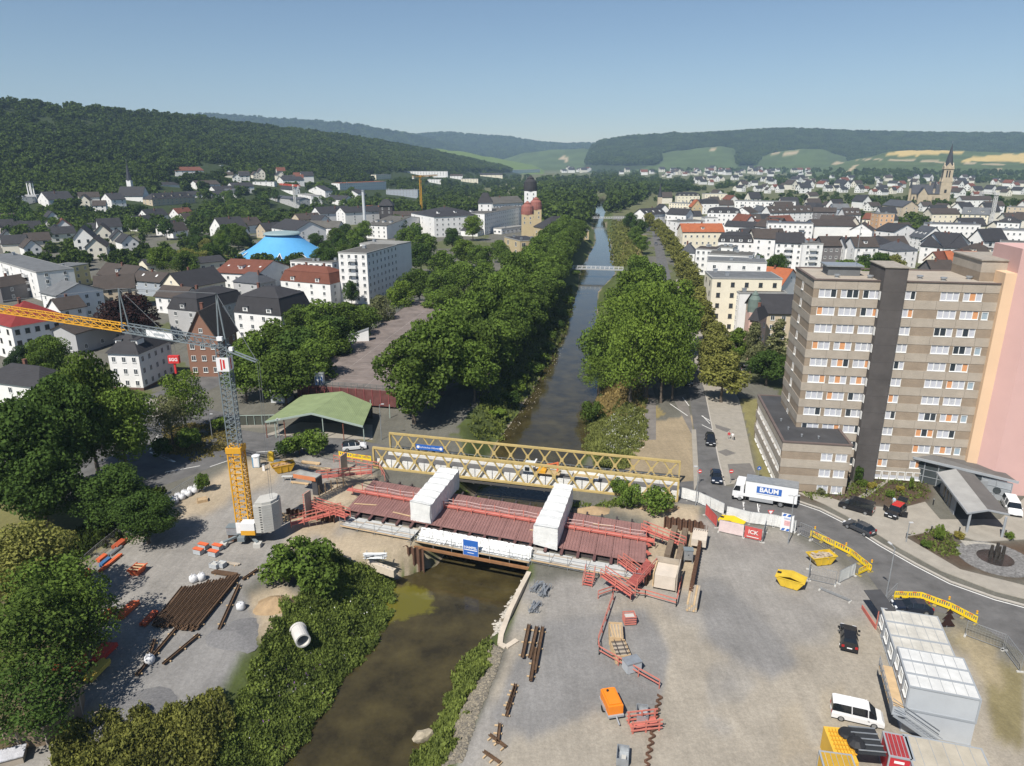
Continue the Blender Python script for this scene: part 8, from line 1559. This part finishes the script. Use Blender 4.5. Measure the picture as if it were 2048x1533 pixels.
tuberack(1085, 1196, hd(1080, 1200, 1096, 1160), 'rack of scaffold tubes beside the right river pier'); tuberack(1067, 1186, hd(1060, 1190, 1080, 1165), 'loose heap of scaffold tubes left of the tube rack', 7, 2); tuberack(1066, 1228, hd(1062, 1232, 1074, 1202), 'small bundle of scaffold tubes near the quay wall', 6, 2); tuberack(728, 1116, hd(720, 1112, 770, 1112), 'stack of scaffold tubes below the left platform', 8, 3)
# zigzag stubs of a drawn sheet pile wall
q0_, q1_ = G(1320, 1392), G(1292, 1540); t = thing('sheet_pile_stubs', 'zigzag row of rusty sheet pile stubs in the right yard', 'wall', q0_); d = q1_ - q0_; n = 22
for i in range(n):
 a = d * (i / n) + Vector(((.28 if i % 2 else -.28), 0, 0)); b = d * ((i + 1) / n) + Vector(((-.28 if i % 2 else .28), 0, 0)); MB().beam(a + Vector((0, 0, .05)), b + Vector((0, 0, .05)), .1, .4).build('stub', RUST, t)
# pale quay wall on the right bank
QP = [(1058,1146),(1040,1180),(1020,1222),(1002,1272),(1000,1290),(1012,1296),(1034,1282)]
t = thing('quay_wall', 'pale concrete quay wall along the right bank below the deck', 'wall', G(*QP[0]))
for i in range(len(QP) - 1):
 a, b = G(*QP[i]) - G(*QP[0]), G(*QP[i + 1]) - G(*QP[0]); MB().beam(a + Vector((0, 0, -1.1)), b + Vector((0, 0, -1.1)), .6, 2.6 - .006 * i).build('segment', mat('pale_quay', (.52, .45, .36), .9, .14, .8, .2), t)
# -- left yard
for k in range(9): pilebundle((470 - k * 13, 1158 + k * 3), (385 - k * 9.5, 1262 - k * 1), 2, 'bundle of long rust-brown steel piles, %s from the crane side' % ['first', 'second', 'third', 'fourth', 'fifth', 'sixth', 'seventh', 'eighth', 'ninth'][k], .5, 'long steel pile bundles')
for k, (a, b) in enumerate([((402,1270),(330,1330)), ((352,1262),(270,1360)), ((480,1170),(440,1260)), ((520,1140),(490,1160)), ((310,1285),(295,1330))]): pilebundle(a, b, 1, 'single rusty pile lying off the bundles, %s' % ['before the middle', 'reaching into the shade', 'beside the gravel track', 'by the bank weeds', 'near the white sack'][k], .4, None, 1)
BAG = mat('big_bag', (.62, .62, .63), .85, .15, 2, .4)
def bag(px, py, label, s=1.0, group=None):
 p = G(px, py); t = thing('bulk_bag', label, 'bag', p, random.uniform(0, 3), group, (s, s, s)); rg = random.Random(int(px * 3)); vs = []; n = 10
 prof = [(.35, 0), (.52, .1), (.56, .4), (.52, .75), (.4, .9), (.15, .95)]
 for r, z in prof:
  for k in range(n): a = 2 * math.pi * k / n; q = r * rg.uniform(.88, 1.1) * (1.08 if k % 5 == 0 else 1); vs.append((q * math.cos(a), q * math.sin(a), z))
 b = MB().add(vs, [(j * n + k, j * n + (k + 1) % n, (j + 1) * n + (k + 1) % n, (j + 1) * n + k) for j in range(5) for k in range(n)] + [tuple(50 + k for k in range(n))]); b.build('sack', BAG, t, True)
 for a in range(4): x, y = .35 * math.cos(a * UP + .8), .35 * math.sin(a * UP + .8); MB().beam((x, y, .85), (x * .6, y * .6, 1.15), .06).build('loop', BAG, t)
for x, y, l in ((388,1164,'white bulk bag at the head of the steel piles, left one'), (404,1160,'white bulk bag at the head of the steel piles, right one'), (482,1219,'white bulk bag beside the gravel heap'), (300,1326,'white bulk bag in the shade of the trees'), (190,1184,'white bulk bag under the tree, right one'), (156,1198,'larger pale bag under the tree, left one')): bag(x, y, l)
for k in range(11): bag(343 + k * 6.5 + (k % 2) * 2, 1004 - k * 3.3 + (k % 2) * 5, 'white bulk bag in the heaped row by the yard fence', .95, 'bulk bag row')
ORS = mat('orange_beam', (.62, .13, .05), .65, .15, 1); BLS = mat('blue_girder', (.06, .16, .33), .6, .15, 1); GYC = mat('grey_crate', (.42, .44, .46), .6, .1, 1)
def stack(px, py, rz, dim, nx, nz, m, label, bearers=True, name='beam_stack'):
 p = G(px, py); t = thing(name, label, 'stack', p, rz); L, Wd, H = dim; rg = random.Random(int(px + py))
 for k in range(nz):
  for i in range(nx): o = rg.uniform(-.12, .12); MB().bb(-L / 2 + o, L / 2 + o, -Wd / 2 + Wd * i / nx + .015, -Wd / 2 + Wd * (i + 1) / nx - .015, .1 + H * k / nz, .1 + H * (k + 1) / nz - .02).build('beam', m, t)
 if bearers:
  for x in (-L * .35, L * .35): MB().bb(x - .06, x + .06, -Wd / 2 - .1, Wd / 2 + .1, 0, .1).build('bearer', WOODL, t)
 return t
YR = hd(180, 1150, 330, 1030)
for x, y, dm, nx, nz, m, l in [(222,1128,(4.2,.5,.3),2,1,ORS,'long orange beams in the middle of the left yard edge'), (240,1092,(2.2,.9,.5),3,2,mat('dark_orange', (.42,.09,.04),.7,.15),'dark orange girder stack by the fence'), (172,1152,(1.4,.8,.6),3,2,ORS,'short orange bundle at the left yard edge'), (204,1120,(1.6,.7,.4),3,2,ORS,'orange bundle beside the blue roller'), (212,1128,(1.8,.6,.5),3,2,BLS,'small blue bundle between the orange ones'),
  (272,1062,(2.6,1.2,.6),4,2,GYC,'grey girder frames by the fence'), (292,1048,(2.6,1.2,.7),4,2,BLS,'blue girder stack by the fence'), (318,1034,(2.4,1.2,.7),4,2,BLS,'blue steel frames farther along the fence'), (330,1015,(2.6,1.0,.5),4,2,GYC,'grey frames below the white bags'), (300,1068,(1.6,.9,.6),3,2,METAL,'galvanised boxes beside the blue girders'), (230,1105,(2.4,.6,.3),4,1,METAL,'galvanised rails behind the orange beams'),
  (640,940,(4.0,.8,.3),3,2,WOODL,'pale plank stack on the left yard'), (622,928,(3.6,.7,.25),3,1,WOODL,'planks behind the pale plank stack'), (600,968,(3.4,.5,.15),2,1,WOODL,'loose planks before the concreting platform'), (450,1150,(3.4,.7,.3),3,1,RUSTB,'brown steel channels near the crane foot'), (455,1128,(3.6,.5,.15),2,1,WOODG,'old boards by the grey crates'),
  (255,1225,(3.2,1,.5),4,2,ORS,'orange beam stack in the tree shade'), (300,1240,(2.6,.8,.4),3,1,mat('dark_orange', (.42,.09,.04),.7,.15),'dark beams in the tree shade'), (215,1235,(2.4,.9,.5),3,2,ORS,'orange girders under the feathery tree'), (205,1310,(2.9,1.7,.5),5,2,mat('signal_red', (.55,.06,.04),.65,.1),'wide red stack at the lower left yard'), (165,1330,(2.4,1.4,.4),5,2,ORS,'orange stack left of the wide red one'), (195,1345,(3.0,1.2,.5),6,2,mat('yellow_grid', (.58,.42,.08),.7,.15),'yellow formwork grid stack at the lower left'), (110,1350,(2.0,1.2,.5),4,2,ORS,'orange bundle under the tree at the left edge')]:
 stack(x, y, YR if x < 360 else nrz + .1, dm, nx, nz, m, l)
for k, (x, y) in enumerate([(398,1108),(428,1112),(408,1098),(436,1100),(430,1136),(443,1134)]):
 p = G(x, y); t = thing('pallet_crate', 'grey pallet crate near the crane, %s' % ['front left with orange top', 'front right with orange top', 'rear left with orange top', 'rear right with orange top', 'left of the pair by the boards', 'right of the pair by the boards'][k], 'crate', p, nrz, 'pallet crates by the crane'); 
 for j in range(4): MB().bb(-.6, .6, -.42, -.38, .1 + j * .16, .23 + j * .16).bb(-.6, .6, .38, .42, .1 + j * .16, .23 + j * .16).bb(-.6, -.56, -.379, .379, .1 + j * .16, .23 + j * .16).bb(.56, .6, -.379, .379, .1 + j * .16, .23 + j * .16).build('slat', GYC, t)
 MB().bb(-.55, .55, -.37, .37, .05, .6).build('contents', BALL, t)
 if k < 4: MB().bb(-.75, .75, -.3, .3, .74, .86).build('orange_beam', ORS, t)
p = G(276, 1146); t = thing('orange_trough', 'orange skip-like container on the left yard', 'container', p, YR); MB().add([(-.7, -.5, 0), (.7, -.5, 0), (.7, .5, 0), (-.7, .5, 0), (-1, -.7, .8), (1, -.7, .8), (1, .7, .8), (-1, .7, .8)], [(3, 2, 1, 0), (0, 1, 5, 4), (1, 2, 6, 5), (2, 3, 7, 6), (3, 0, 4, 7)]).build('hull', ORS, t)
for y in (-.72, .72): MB().bb(-1.1, 1.1, y - .06, y + .06, .78, .9).build('rim', ORS, t)
for x in (-.6, 0, .6): MB().bb(x - .1, x + .1, -.66, .66, .8, .88).build('cover_plank', WOODL, t)
timberbox(405, 1003, .5, (1.5, 1.1, .5), WOODL, 'small open plywood tray by the bag row'); 
p = G(514, 934); t = thing('portable_toilet', 'pale blue and white portable toilet at the left yard edge', 'toilet', p, .1); MB().bb(-.55, .55, -.55, .55, .1, 2.1).build('cabin', mat('toilet_pale', (.62, .70, .74), .5, .04), t); MB().bb(-.4, .4, -.58, -.55, .2, 2.0).build('door', PW, t); MB().bb(-.58, -.42, -.585, -.551, .1, 2.0).build('blue_trim', mat('toilet_blue', (.08, .28, .5), .5, 0), t); MB().lathe([(.75, 2.1), (.72, 2.2), (.4, 2.32), (.1, 2.35)], 12).build('roof', PW, t)
p = G(543, 922); t = thing('yellow_cabinet', 'bright yellow cabinet beside the portable toilet', 'cabinet', p); MB().bb(-.5, .5, -.35, .35, 0, 1.6).build('housing', SKY_, t); MB().lathe([(.5, 1.6), (.45, 1.75), (.1, 1.85)], 10).build('hood', SKY_, t)
p = G(556, 932); t = thing('grey_cabinet', 'low grey cabinet right of the yellow one', 'cabinet', p); MB().bb(-.5, .5, -.4, .4, 0, 1.0).build('housing', METAL, t); MB().bb(-.55, .55, -.45, .45, 1.0, 1.08).build('lid', CG, t)
p = G(528, 942); t = thing('white_post', 'short white meter post near the toilet', 'post', p); MB().bb(-.2, .2, -.15, .15, 0, 1.1).build('post', PW, t); MB().bb(-.24, .24, -.19, .19, 1.1, 1.16).build('cap', METAL, t)
p = G(575, 962); t = thing('trestle', 'grey work trestle on the left yard', 'trestle', p)
for x in (-.6, .6): MB().beam((x, -.3, 0), (x, 0, .8), .06).beam((x, .3, 0), (x, 0, .8), .06).build('leg', METAL, t)
MB().bb(-.9, .9, -.3, .3, .8, .86).build('top', BOARD, t)
# heaps, pipe, blocks, boulder, timber fence
def heap(px, py, rx, ry, h, m, label, name='heap', seed=1):
 p = G(px, py); t = thing(name, label, 'heap', (p.x, p.y, tz(p.x, p.y) - .1)); n, k = 28, 10; vs = [(0, 0, h)]; rg = np.random.default_rng(seed)
 for j in range(1, k + 1):
  f = j / k
  for i in range(n): a = 2 * math.pi * i / n; w = 1 + .13 * math.sin(3 * a + seed) + rg.normal() * .03; vs.append((rx * f * w * math.cos(a), ry * f * w * math.sin(a), h * (1 - f) ** 1.1 * (1 + rg.normal() * .06) if j < k else -.1))
 MB().add(vs, [(0, 1 + i, 1 + (i + 1) % n) for i in range(n)] + [(1 + (j - 1) * n + i, 1 + j * n + i, 1 + j * n + (i + 1) % n, 1 + (j - 1) * n + (i + 1) % n) for j in range(1, k) for i in range(n)]).build('mound', m, t, True)
SANDM = mat('heap_sand', (.34, .24, .14), .95, .2, 1.2, .7); GRVM = mat('heap_gravel', (.23, .225, .225), .95, .25, 4, 1)
heap(555, 1212, 3.2, 2.2, 1.4, SANDM, 'tan sand heap beside the bank weeds', seed=2); heap(285, 1425, 4.6, 3.6, .9, GRVM, 'pale grey gravel heap at the lower left', seed=3); heap(470, 1270, 3.5, 3.5, .7, GRVM, 'low dark gravel spread left of the sand heap', seed=4); heap(1185, 1022, 3.5, 1.6, .9, SANDM, 'bare sand mound between the two bridges', seed=5); heap(1320, 1018, 4, 1.5, .6, SANDM, 'low earth mound behind the right pit', seed=6); heap(570, 1035, 3.0, 2.0, .5, SANDM, 'flat sand heap behind the crane ballast', seed=7)
p = G(603, 1290, -1.2); t = thing('concrete_pipe', 'short white concrete pipe lying in the weeds', 'pipe', p, R(-60)); m_ = MB(); n = 20
for r0, r1 in ((.85, .85), (.68, .68)): 
 for k in range(n): a0_, a1_ = 2 * math.pi * k / n, 2 * math.pi * (k + 1) / n; q = [(-1.2, r0 * math.cos(a0_), r0 * math.sin(a0_)), (1.2, r1 * math.cos(a0_), r1 * math.sin(a0_)), (1.2, r1 * math.cos(a1_), r1 * math.sin(a1_)), (-1.2, r0 * math.cos(a1_), r0 * math.sin(a1_))]; m_.add(q, [(0, 1, 2, 3)])
for x in (-1.2, 1.2):
 for k in range(n): a0_, a1_ = 2 * math.pi * k / n, 2 * math.pi * (k + 1) / n; m_.add([(x, .85 * math.cos(a0_), .85 * math.sin(a0_)), (x, .68 * math.cos(a0_), .68 * math.sin(a0_)), (x, .68 * math.cos(a1_), .68 * math.sin(a1_)), (x, .85 * math.cos(a1_), .85 * math.sin(a1_))], [(0, 1, 2, 3)])
o = m_.build('barrel', mat('pipe_concrete', (.52, .50, .47), .9, .1, 1), t); o.location.z = 1.3
b = MB().lathe([(.95, -.25), (.98, 0), (.95, .05), (.86, .06)], 20); o = b.build('socket', mat('pipe_concrete', (.52, .50, .47), .9, .1, 1), t); o.rotation_euler = (0, UP, 0); o.location = (-1.0, 0, 1.3)
for k in range(8):
 p = G(722 + k * 9, 1122 + k * 3.2, -1.4); t = thing('concrete_block', 'pale concrete block in the row on the left bank, %s from the crane' % ['first', 'second', 'third', 'fourth', 'fifth', 'sixth', 'seventh', 'last'][k], 'block', p, nrz - .1 + .05 * (k % 3), 'concrete blocks on the left bank'); MB().bb(-.4, .4, -.35, .35, -.6, .45).build('block', mat('pale_quay', (.52, .45, .36), .9, .14, .8, .2), t); MB().bb(-.1, .1, -.06, .06, .45, .52).build('lifting_eye', METAL, t)
def rock(seed, n=1):
 bm = bmesh.new(); bmesh.ops.create_icosphere(bm, subdivisions=n, radius=1); rg = random.Random(seed)
 for v in bm.verts: v.co *= rg.uniform(.72, 1.1); v.co.z *= .7
 me = bpy.data.meshes.new('rock'); bm.to_mesh(me); bm.free(); return me
p = G(846, 1478, WZ); b_ = rock(3, 2); b_.materials.append(mat('river_boulder', (.36, .31, .23), .9, .25, 1.5, .5)); o = obj('boulder', b_, None, (p.x, p.y, WZ + .3), .5, (1.1, .75, .9)); tag(o, 'single pale boulder standing in the river', 'boulder')
p = G(22, 1500); t = thing('timber_fence', 'curved weathered plywood fence at the lower left corner', 'fence', p); FP = [G(x, y) - p for x, y in [(8,1478),(40,1500),(95,1490),(140,1462),(165,1430),(170,1400)]]
for i in range(5): MB().beam(FP[i] + Vector((0, 0, 1.0)), FP[i + 1] + Vector((0, 0, 1.0)), .06, 2.0).build('panel', mat('weathered_ply', (.21, .16, .11), .9, .2, .8), t); MB().beam(FP[i], FP[i] + Vector((0, 0, 2.1)), .1).build('post', WOODG, t)
p = G(15, 1525); t = thing('covered_stack', 'stack under pale plastic sheet at the lower left corner', 'stack', p, .4); MB().bb(-1.4, 1.4, -.7, .7, 0, .8).build('stack', WOODG, t); MB().bb(-1.5, 1.5, -.8, .8, .8, .9).build('sheet', mat('pale_plastic', (.5, .5, .53), .4, .2, 2, .6), t)
# stones: riprap on the right bank, pebbles at the water edges
def stones(name, poly, n, s, m, label, seed, z=None):
 rng = np.random.default_rng(seed); base = rock(seed); V0 = np.array([v.co[:] for v in base.vertices]); F0 = np.array([p_.vertices[:] for p_ in base.polygons]); W = [G(x, y, -2) for x, y in poly]
 xs = rng.uniform(min(p_.x for p_ in W), max(p_.x for p_ in W), n * 4); ys = rng.uniform(min(p_.y for p_ in W), max(p_.y for p_ in W), n * 4); zs = np.maximum(terrain(xs, ys), WZ - .1); px, py = Pn(xs, ys, zs); e_ = riv(ys); ok = inpoly(px, py, poly) & ((name == 'rapids_stones') | (xs < e_[0] + 1.2) | (xs > e_[1] - 1.2)); xs, ys, zs = xs[ok][:n], ys[ok][:n], zs[ok][:n]; k = len(xs)
 sc = s * (.5 + rng.random(k))[:, None] * np.stack([rng.uniform(.7, 1.3, k), rng.uniform(.7, 1.3, k), rng.uniform(.6, 1, k)], -1); a = rng.uniform(0, 6.28, k); ca_, sa_ = np.cos(a), np.sin(a)
 V = V0[None] * sc[:, None]; V = np.stack([V[..., 0] * ca_[:, None] - V[..., 1] * sa_[:, None], V[..., 0] * sa_[:, None] + V[..., 1] * ca_[:, None], V[..., 2]], -1) + np.stack([xs, ys, zs], -1)[:, None]
 T = V[:, F0].reshape(-1, 3, 3); base.materials.clear(); bpy.data.meshes.remove(base); return stuff(obj(name, quads_mesh(name, T, m, 3)), label, 'stones')
stones('riprap', [(985,1290),(1005,1300),(985,1360),(950,1440),(920,1533),(880,1560),(905,1470),(940,1390),(965,1330)], 2600, .23, leafmat('riprap_stone', (.2, .19, .175), .55, 0), 'grey riprap stones on the right bank', 21); stones('shore_pebbles', [(650,1420),(690,1350),(760,1270),(800,1190),(860,1140),(900,1125),(900,1140),(840,1170),(800,1240),(745,1310),(700,1370)], 1500, .13, leafmat('pebble', (.36, .33, .28), .4, 0), 'pale pebbles along the left water edge', 22); stones('bank_stones', [(1160,860),(1180,830),(1110,740),(1140,660),(1120,680),(1080,770),(1010,860),(1000,890),(1030,880)], 900, .2, mat('shore_stone', (.42, .39, .34), .95, .25, .6), 'stones at the upstream water edges', 23)
for k, (x0, x1b, y, s_) in enumerate([(1133, 1186, 690, 0), (1160, 1200, 583, 0)]): stones('rapids_stones', [(x0, y - 5), (x1b, y - 4), (x1b, y + 4), (x0, y + 6)], 260, .22, mat('wet_stones', (.10, .09, .075), .5, .2, .6), 'line of stones breaking the river, %s one' % ['nearer', 'farther'][k], 24 + k); stones('quay_rubble', [(985,1250),(1010,1215),(1040,1160),(1050,1165),(1005,1270),(990,1290)], 200, .22, mat('shore_stone', (.42, .39, .34), .95, .25, .6), 'rubble at the foot of the quay wall', 30 + k) if k == 0 else None
# ---- hillside forest: tree crowns spread over the slopes, one mass
FOREST = []
for i in range(4):
 me, cs = crown_mesh('forest_crown', 90 + i, 6, 12, 12, 260, 2.2); me.materials.clear(); me.materials.append(leafmat('leaf_forest', (.062, .1, .027), .55, .2, .012)); FOREST.append(bpy.data.objects.new('forest_crown', me))
fcol = bpy.data.collections.new('forest_crowns'); [fcol.objects.link(o) for o in FOREST]
def forest(name, pts, sc, label):
 me = bpy.data.meshes.new(name); me.vertices.add(len(pts)); me.vertices.foreach_set('co', np.ascontiguousarray(pts, np.float32).ravel())
 a = me.attributes.new('sc', 'FLOAT', 'POINT'); a.data.foreach_set('value', sc.astype(np.float32)); me.update()
 o = obj(name, me); ng = bpy.data.node_groups.new(name, 'GeometryNodeTree')
 ng.interface.new_socket('Geometry', in_out='INPUT', socket_type='NodeSocketGeometry'); ng.interface.new_socket('Geometry', in_out='OUTPUT', socket_type='NodeSocketGeometry')
 N = ng.nodes; L = ng.links; gi = N.new('NodeGroupInput'); go = N.new('NodeGroupOutput'); ip = N.new('GeometryNodeInstanceOnPoints'); ci = N.new('GeometryNodeCollectionInfo')
 ci.inputs['Collection'].default_value = fcol; ci.inputs['Separate Children'].default_value = True; ci.inputs['Reset Children'].default_value = True
 rv = N.new('FunctionNodeRandomValue'); rv.data_type = 'FLOAT_VECTOR'; rv.inputs[1].default_value = (.15, .15, 6.28); na = N.new('GeometryNodeInputNamedAttribute'); na.data_type = 'FLOAT'; na.inputs['Name'].default_value = 'sc'
 L.new(gi.outputs[0], ip.inputs['Points']); L.new(ci.outputs[0], ip.inputs['Instance']); ip.inputs['Pick Instance'].default_value = True
 L.new(rv.outputs[0], ip.inputs['Rotation']); L.new(na.outputs['Attribute'], ip.inputs['Scale']); L.new(ip.outputs[0], go.inputs[0])
 md = o.modifiers.new('grow', 'NODES'); md.node_group = ng; stuff(o, label, 'forest'); return o
CLEAR = []   # px polygons kept free of forest
def hillpts(layers, n, ymin, ymax, amin, amax, zmin, seed, clear=()):
 rng = np.random.default_rng(seed); a = rng.uniform(amin, amax, n); Yv = np.sqrt(rng.uniform(ymin ** 2, ymax ** 2, n)); X = a * Yv
 z, w = hills(X, Yv); px, py = Pn(X, Yv, z); ok = np.isin(w, layers) & (z > zmin)
 for c in clear: ok &= ~inpoly(px, py, c)
 return np.stack([X, Yv, z - 2.5], -1)[ok]
HCLEAR = [[(60,395),(140,385),(190,385),(320,360),(420,330),(470,330),(480,350),(600,350),(700,352),(800,345),(1060,345),(1060,460),(0,460),(0,420)]]
p = hillpts([0], 60000, 450, 2700, -1.1, .05, 3, 5, HCLEAR); p = p[:30000]
forest('hillside_forest', p, RNG.uniform(.6, 1.25, len(p)) * np.interp(p[:, 1], [500, 2500], [.9, 1.5]), 'dense green deciduous forest covering the long hill at the left')
p = hillpts([5], 70000, 2950, 4400, .08, 1.1, 25, 6); p = p[:22000]
forest('ridge_forest', p, RNG.uniform(1.3, 2.3, len(p)), 'blue-green forest on the ridge behind the vineyards')
p = hillpts([2, 3], 40000, 4200, 6600, -.6, .25, 40, 7); p = p[:14000]
forest('far_forest', p, RNG.uniform(2.2, 3.6, len(p)), 'hazy blue forest on the farthest hills up the valley')

HB = np.array(HOUSEBOX); HF = np.array(HOUSEFOOT)
def fillpts(n, poly, seed, h, front=True):
 rng = np.random.default_rng(seed); xs = [p[0] for p in poly]; ys = [p[1] for p in poly]; out = []; hs = []
 for _ in range(n * 6):
  if len(out) >= n: break
  x, y = rng.uniform(min(xs), max(xs)), rng.uniform(min(ys), max(ys))
  if not inpoly(np.array([x]), np.array([y]), poly)[0]: continue
  hh = rng.uniform(*h); p = GT(x, y, 0)
  if p.y > 4000 or np.any((HF[:, 0] - p.x) ** 2 + (HF[:, 1] - p.y) ** 2 < (HF[:, 2] + 3) ** 2): continue
  a, b = riv(np.array([min(p.y, 1250)]))
  if p.y < 1250 and a[0] - 5 < p.x < b[0] + 6: continue
  s = FPX / max(p.y, 1); x0, x1_, y0 = x - 4.5 * s, x + 4.5 * s, y - hh * s
  if np.any((HB[:, 4] > p.y) & (np.minimum(x1_, HB[:, 2]) - np.maximum(x0, HB[:, 0]) > 2) & (np.minimum(y, HB[:, 3]) - np.maximum(y0, HB[:, 1]) > 3)): continue
  out.append((p.x, p.y, p.z - hh * .22)); hs.append(hh / 12)
 return np.array(out), np.array(hs)
for nme, n, poly, h, lab in [
  ('hillside_trees', 2100, [(0,355),(300,345),(560,340),(700,345),(1065,350),(1060,420),(860,430),(720,440),(560,455),(300,470),(0,470)], (8, 14), 'trees filling the gardens between the hillside houses'),
  ('park_trees', 420, [(1075,365),(1180,350),(1300,352),(1290,400),(1215,430),(1180,450),(1090,440)], (13, 22), 'tall trees of the park at the river bend'),
  ('valley_trees', 900, [(1180,342),(1500,338),(2060,345),(2060,365),(1700,372),(1500,372),(1300,392),(1240,370)], (9, 15), 'trees between the distant houses of the valley'),
  ('town_trees', 260, [(1290,400),(1500,385),(1800,385),(2060,400),(2060,500),(1840,530),(1560,525),(1500,520),(1400,470)], (7, 11), 'trees in the courtyards of the right-hand town'),
  ('garden_trees', 170, [(0,470),(300,470),(600,450),(660,520),(560,560),(430,600),(200,640),(0,600)], (5, 9), 'small trees in the gardens of the left-hand quarter')]:
 p, sc = fillpts(n, poly, len(lab), h); forest(nme, p, sc, lab)
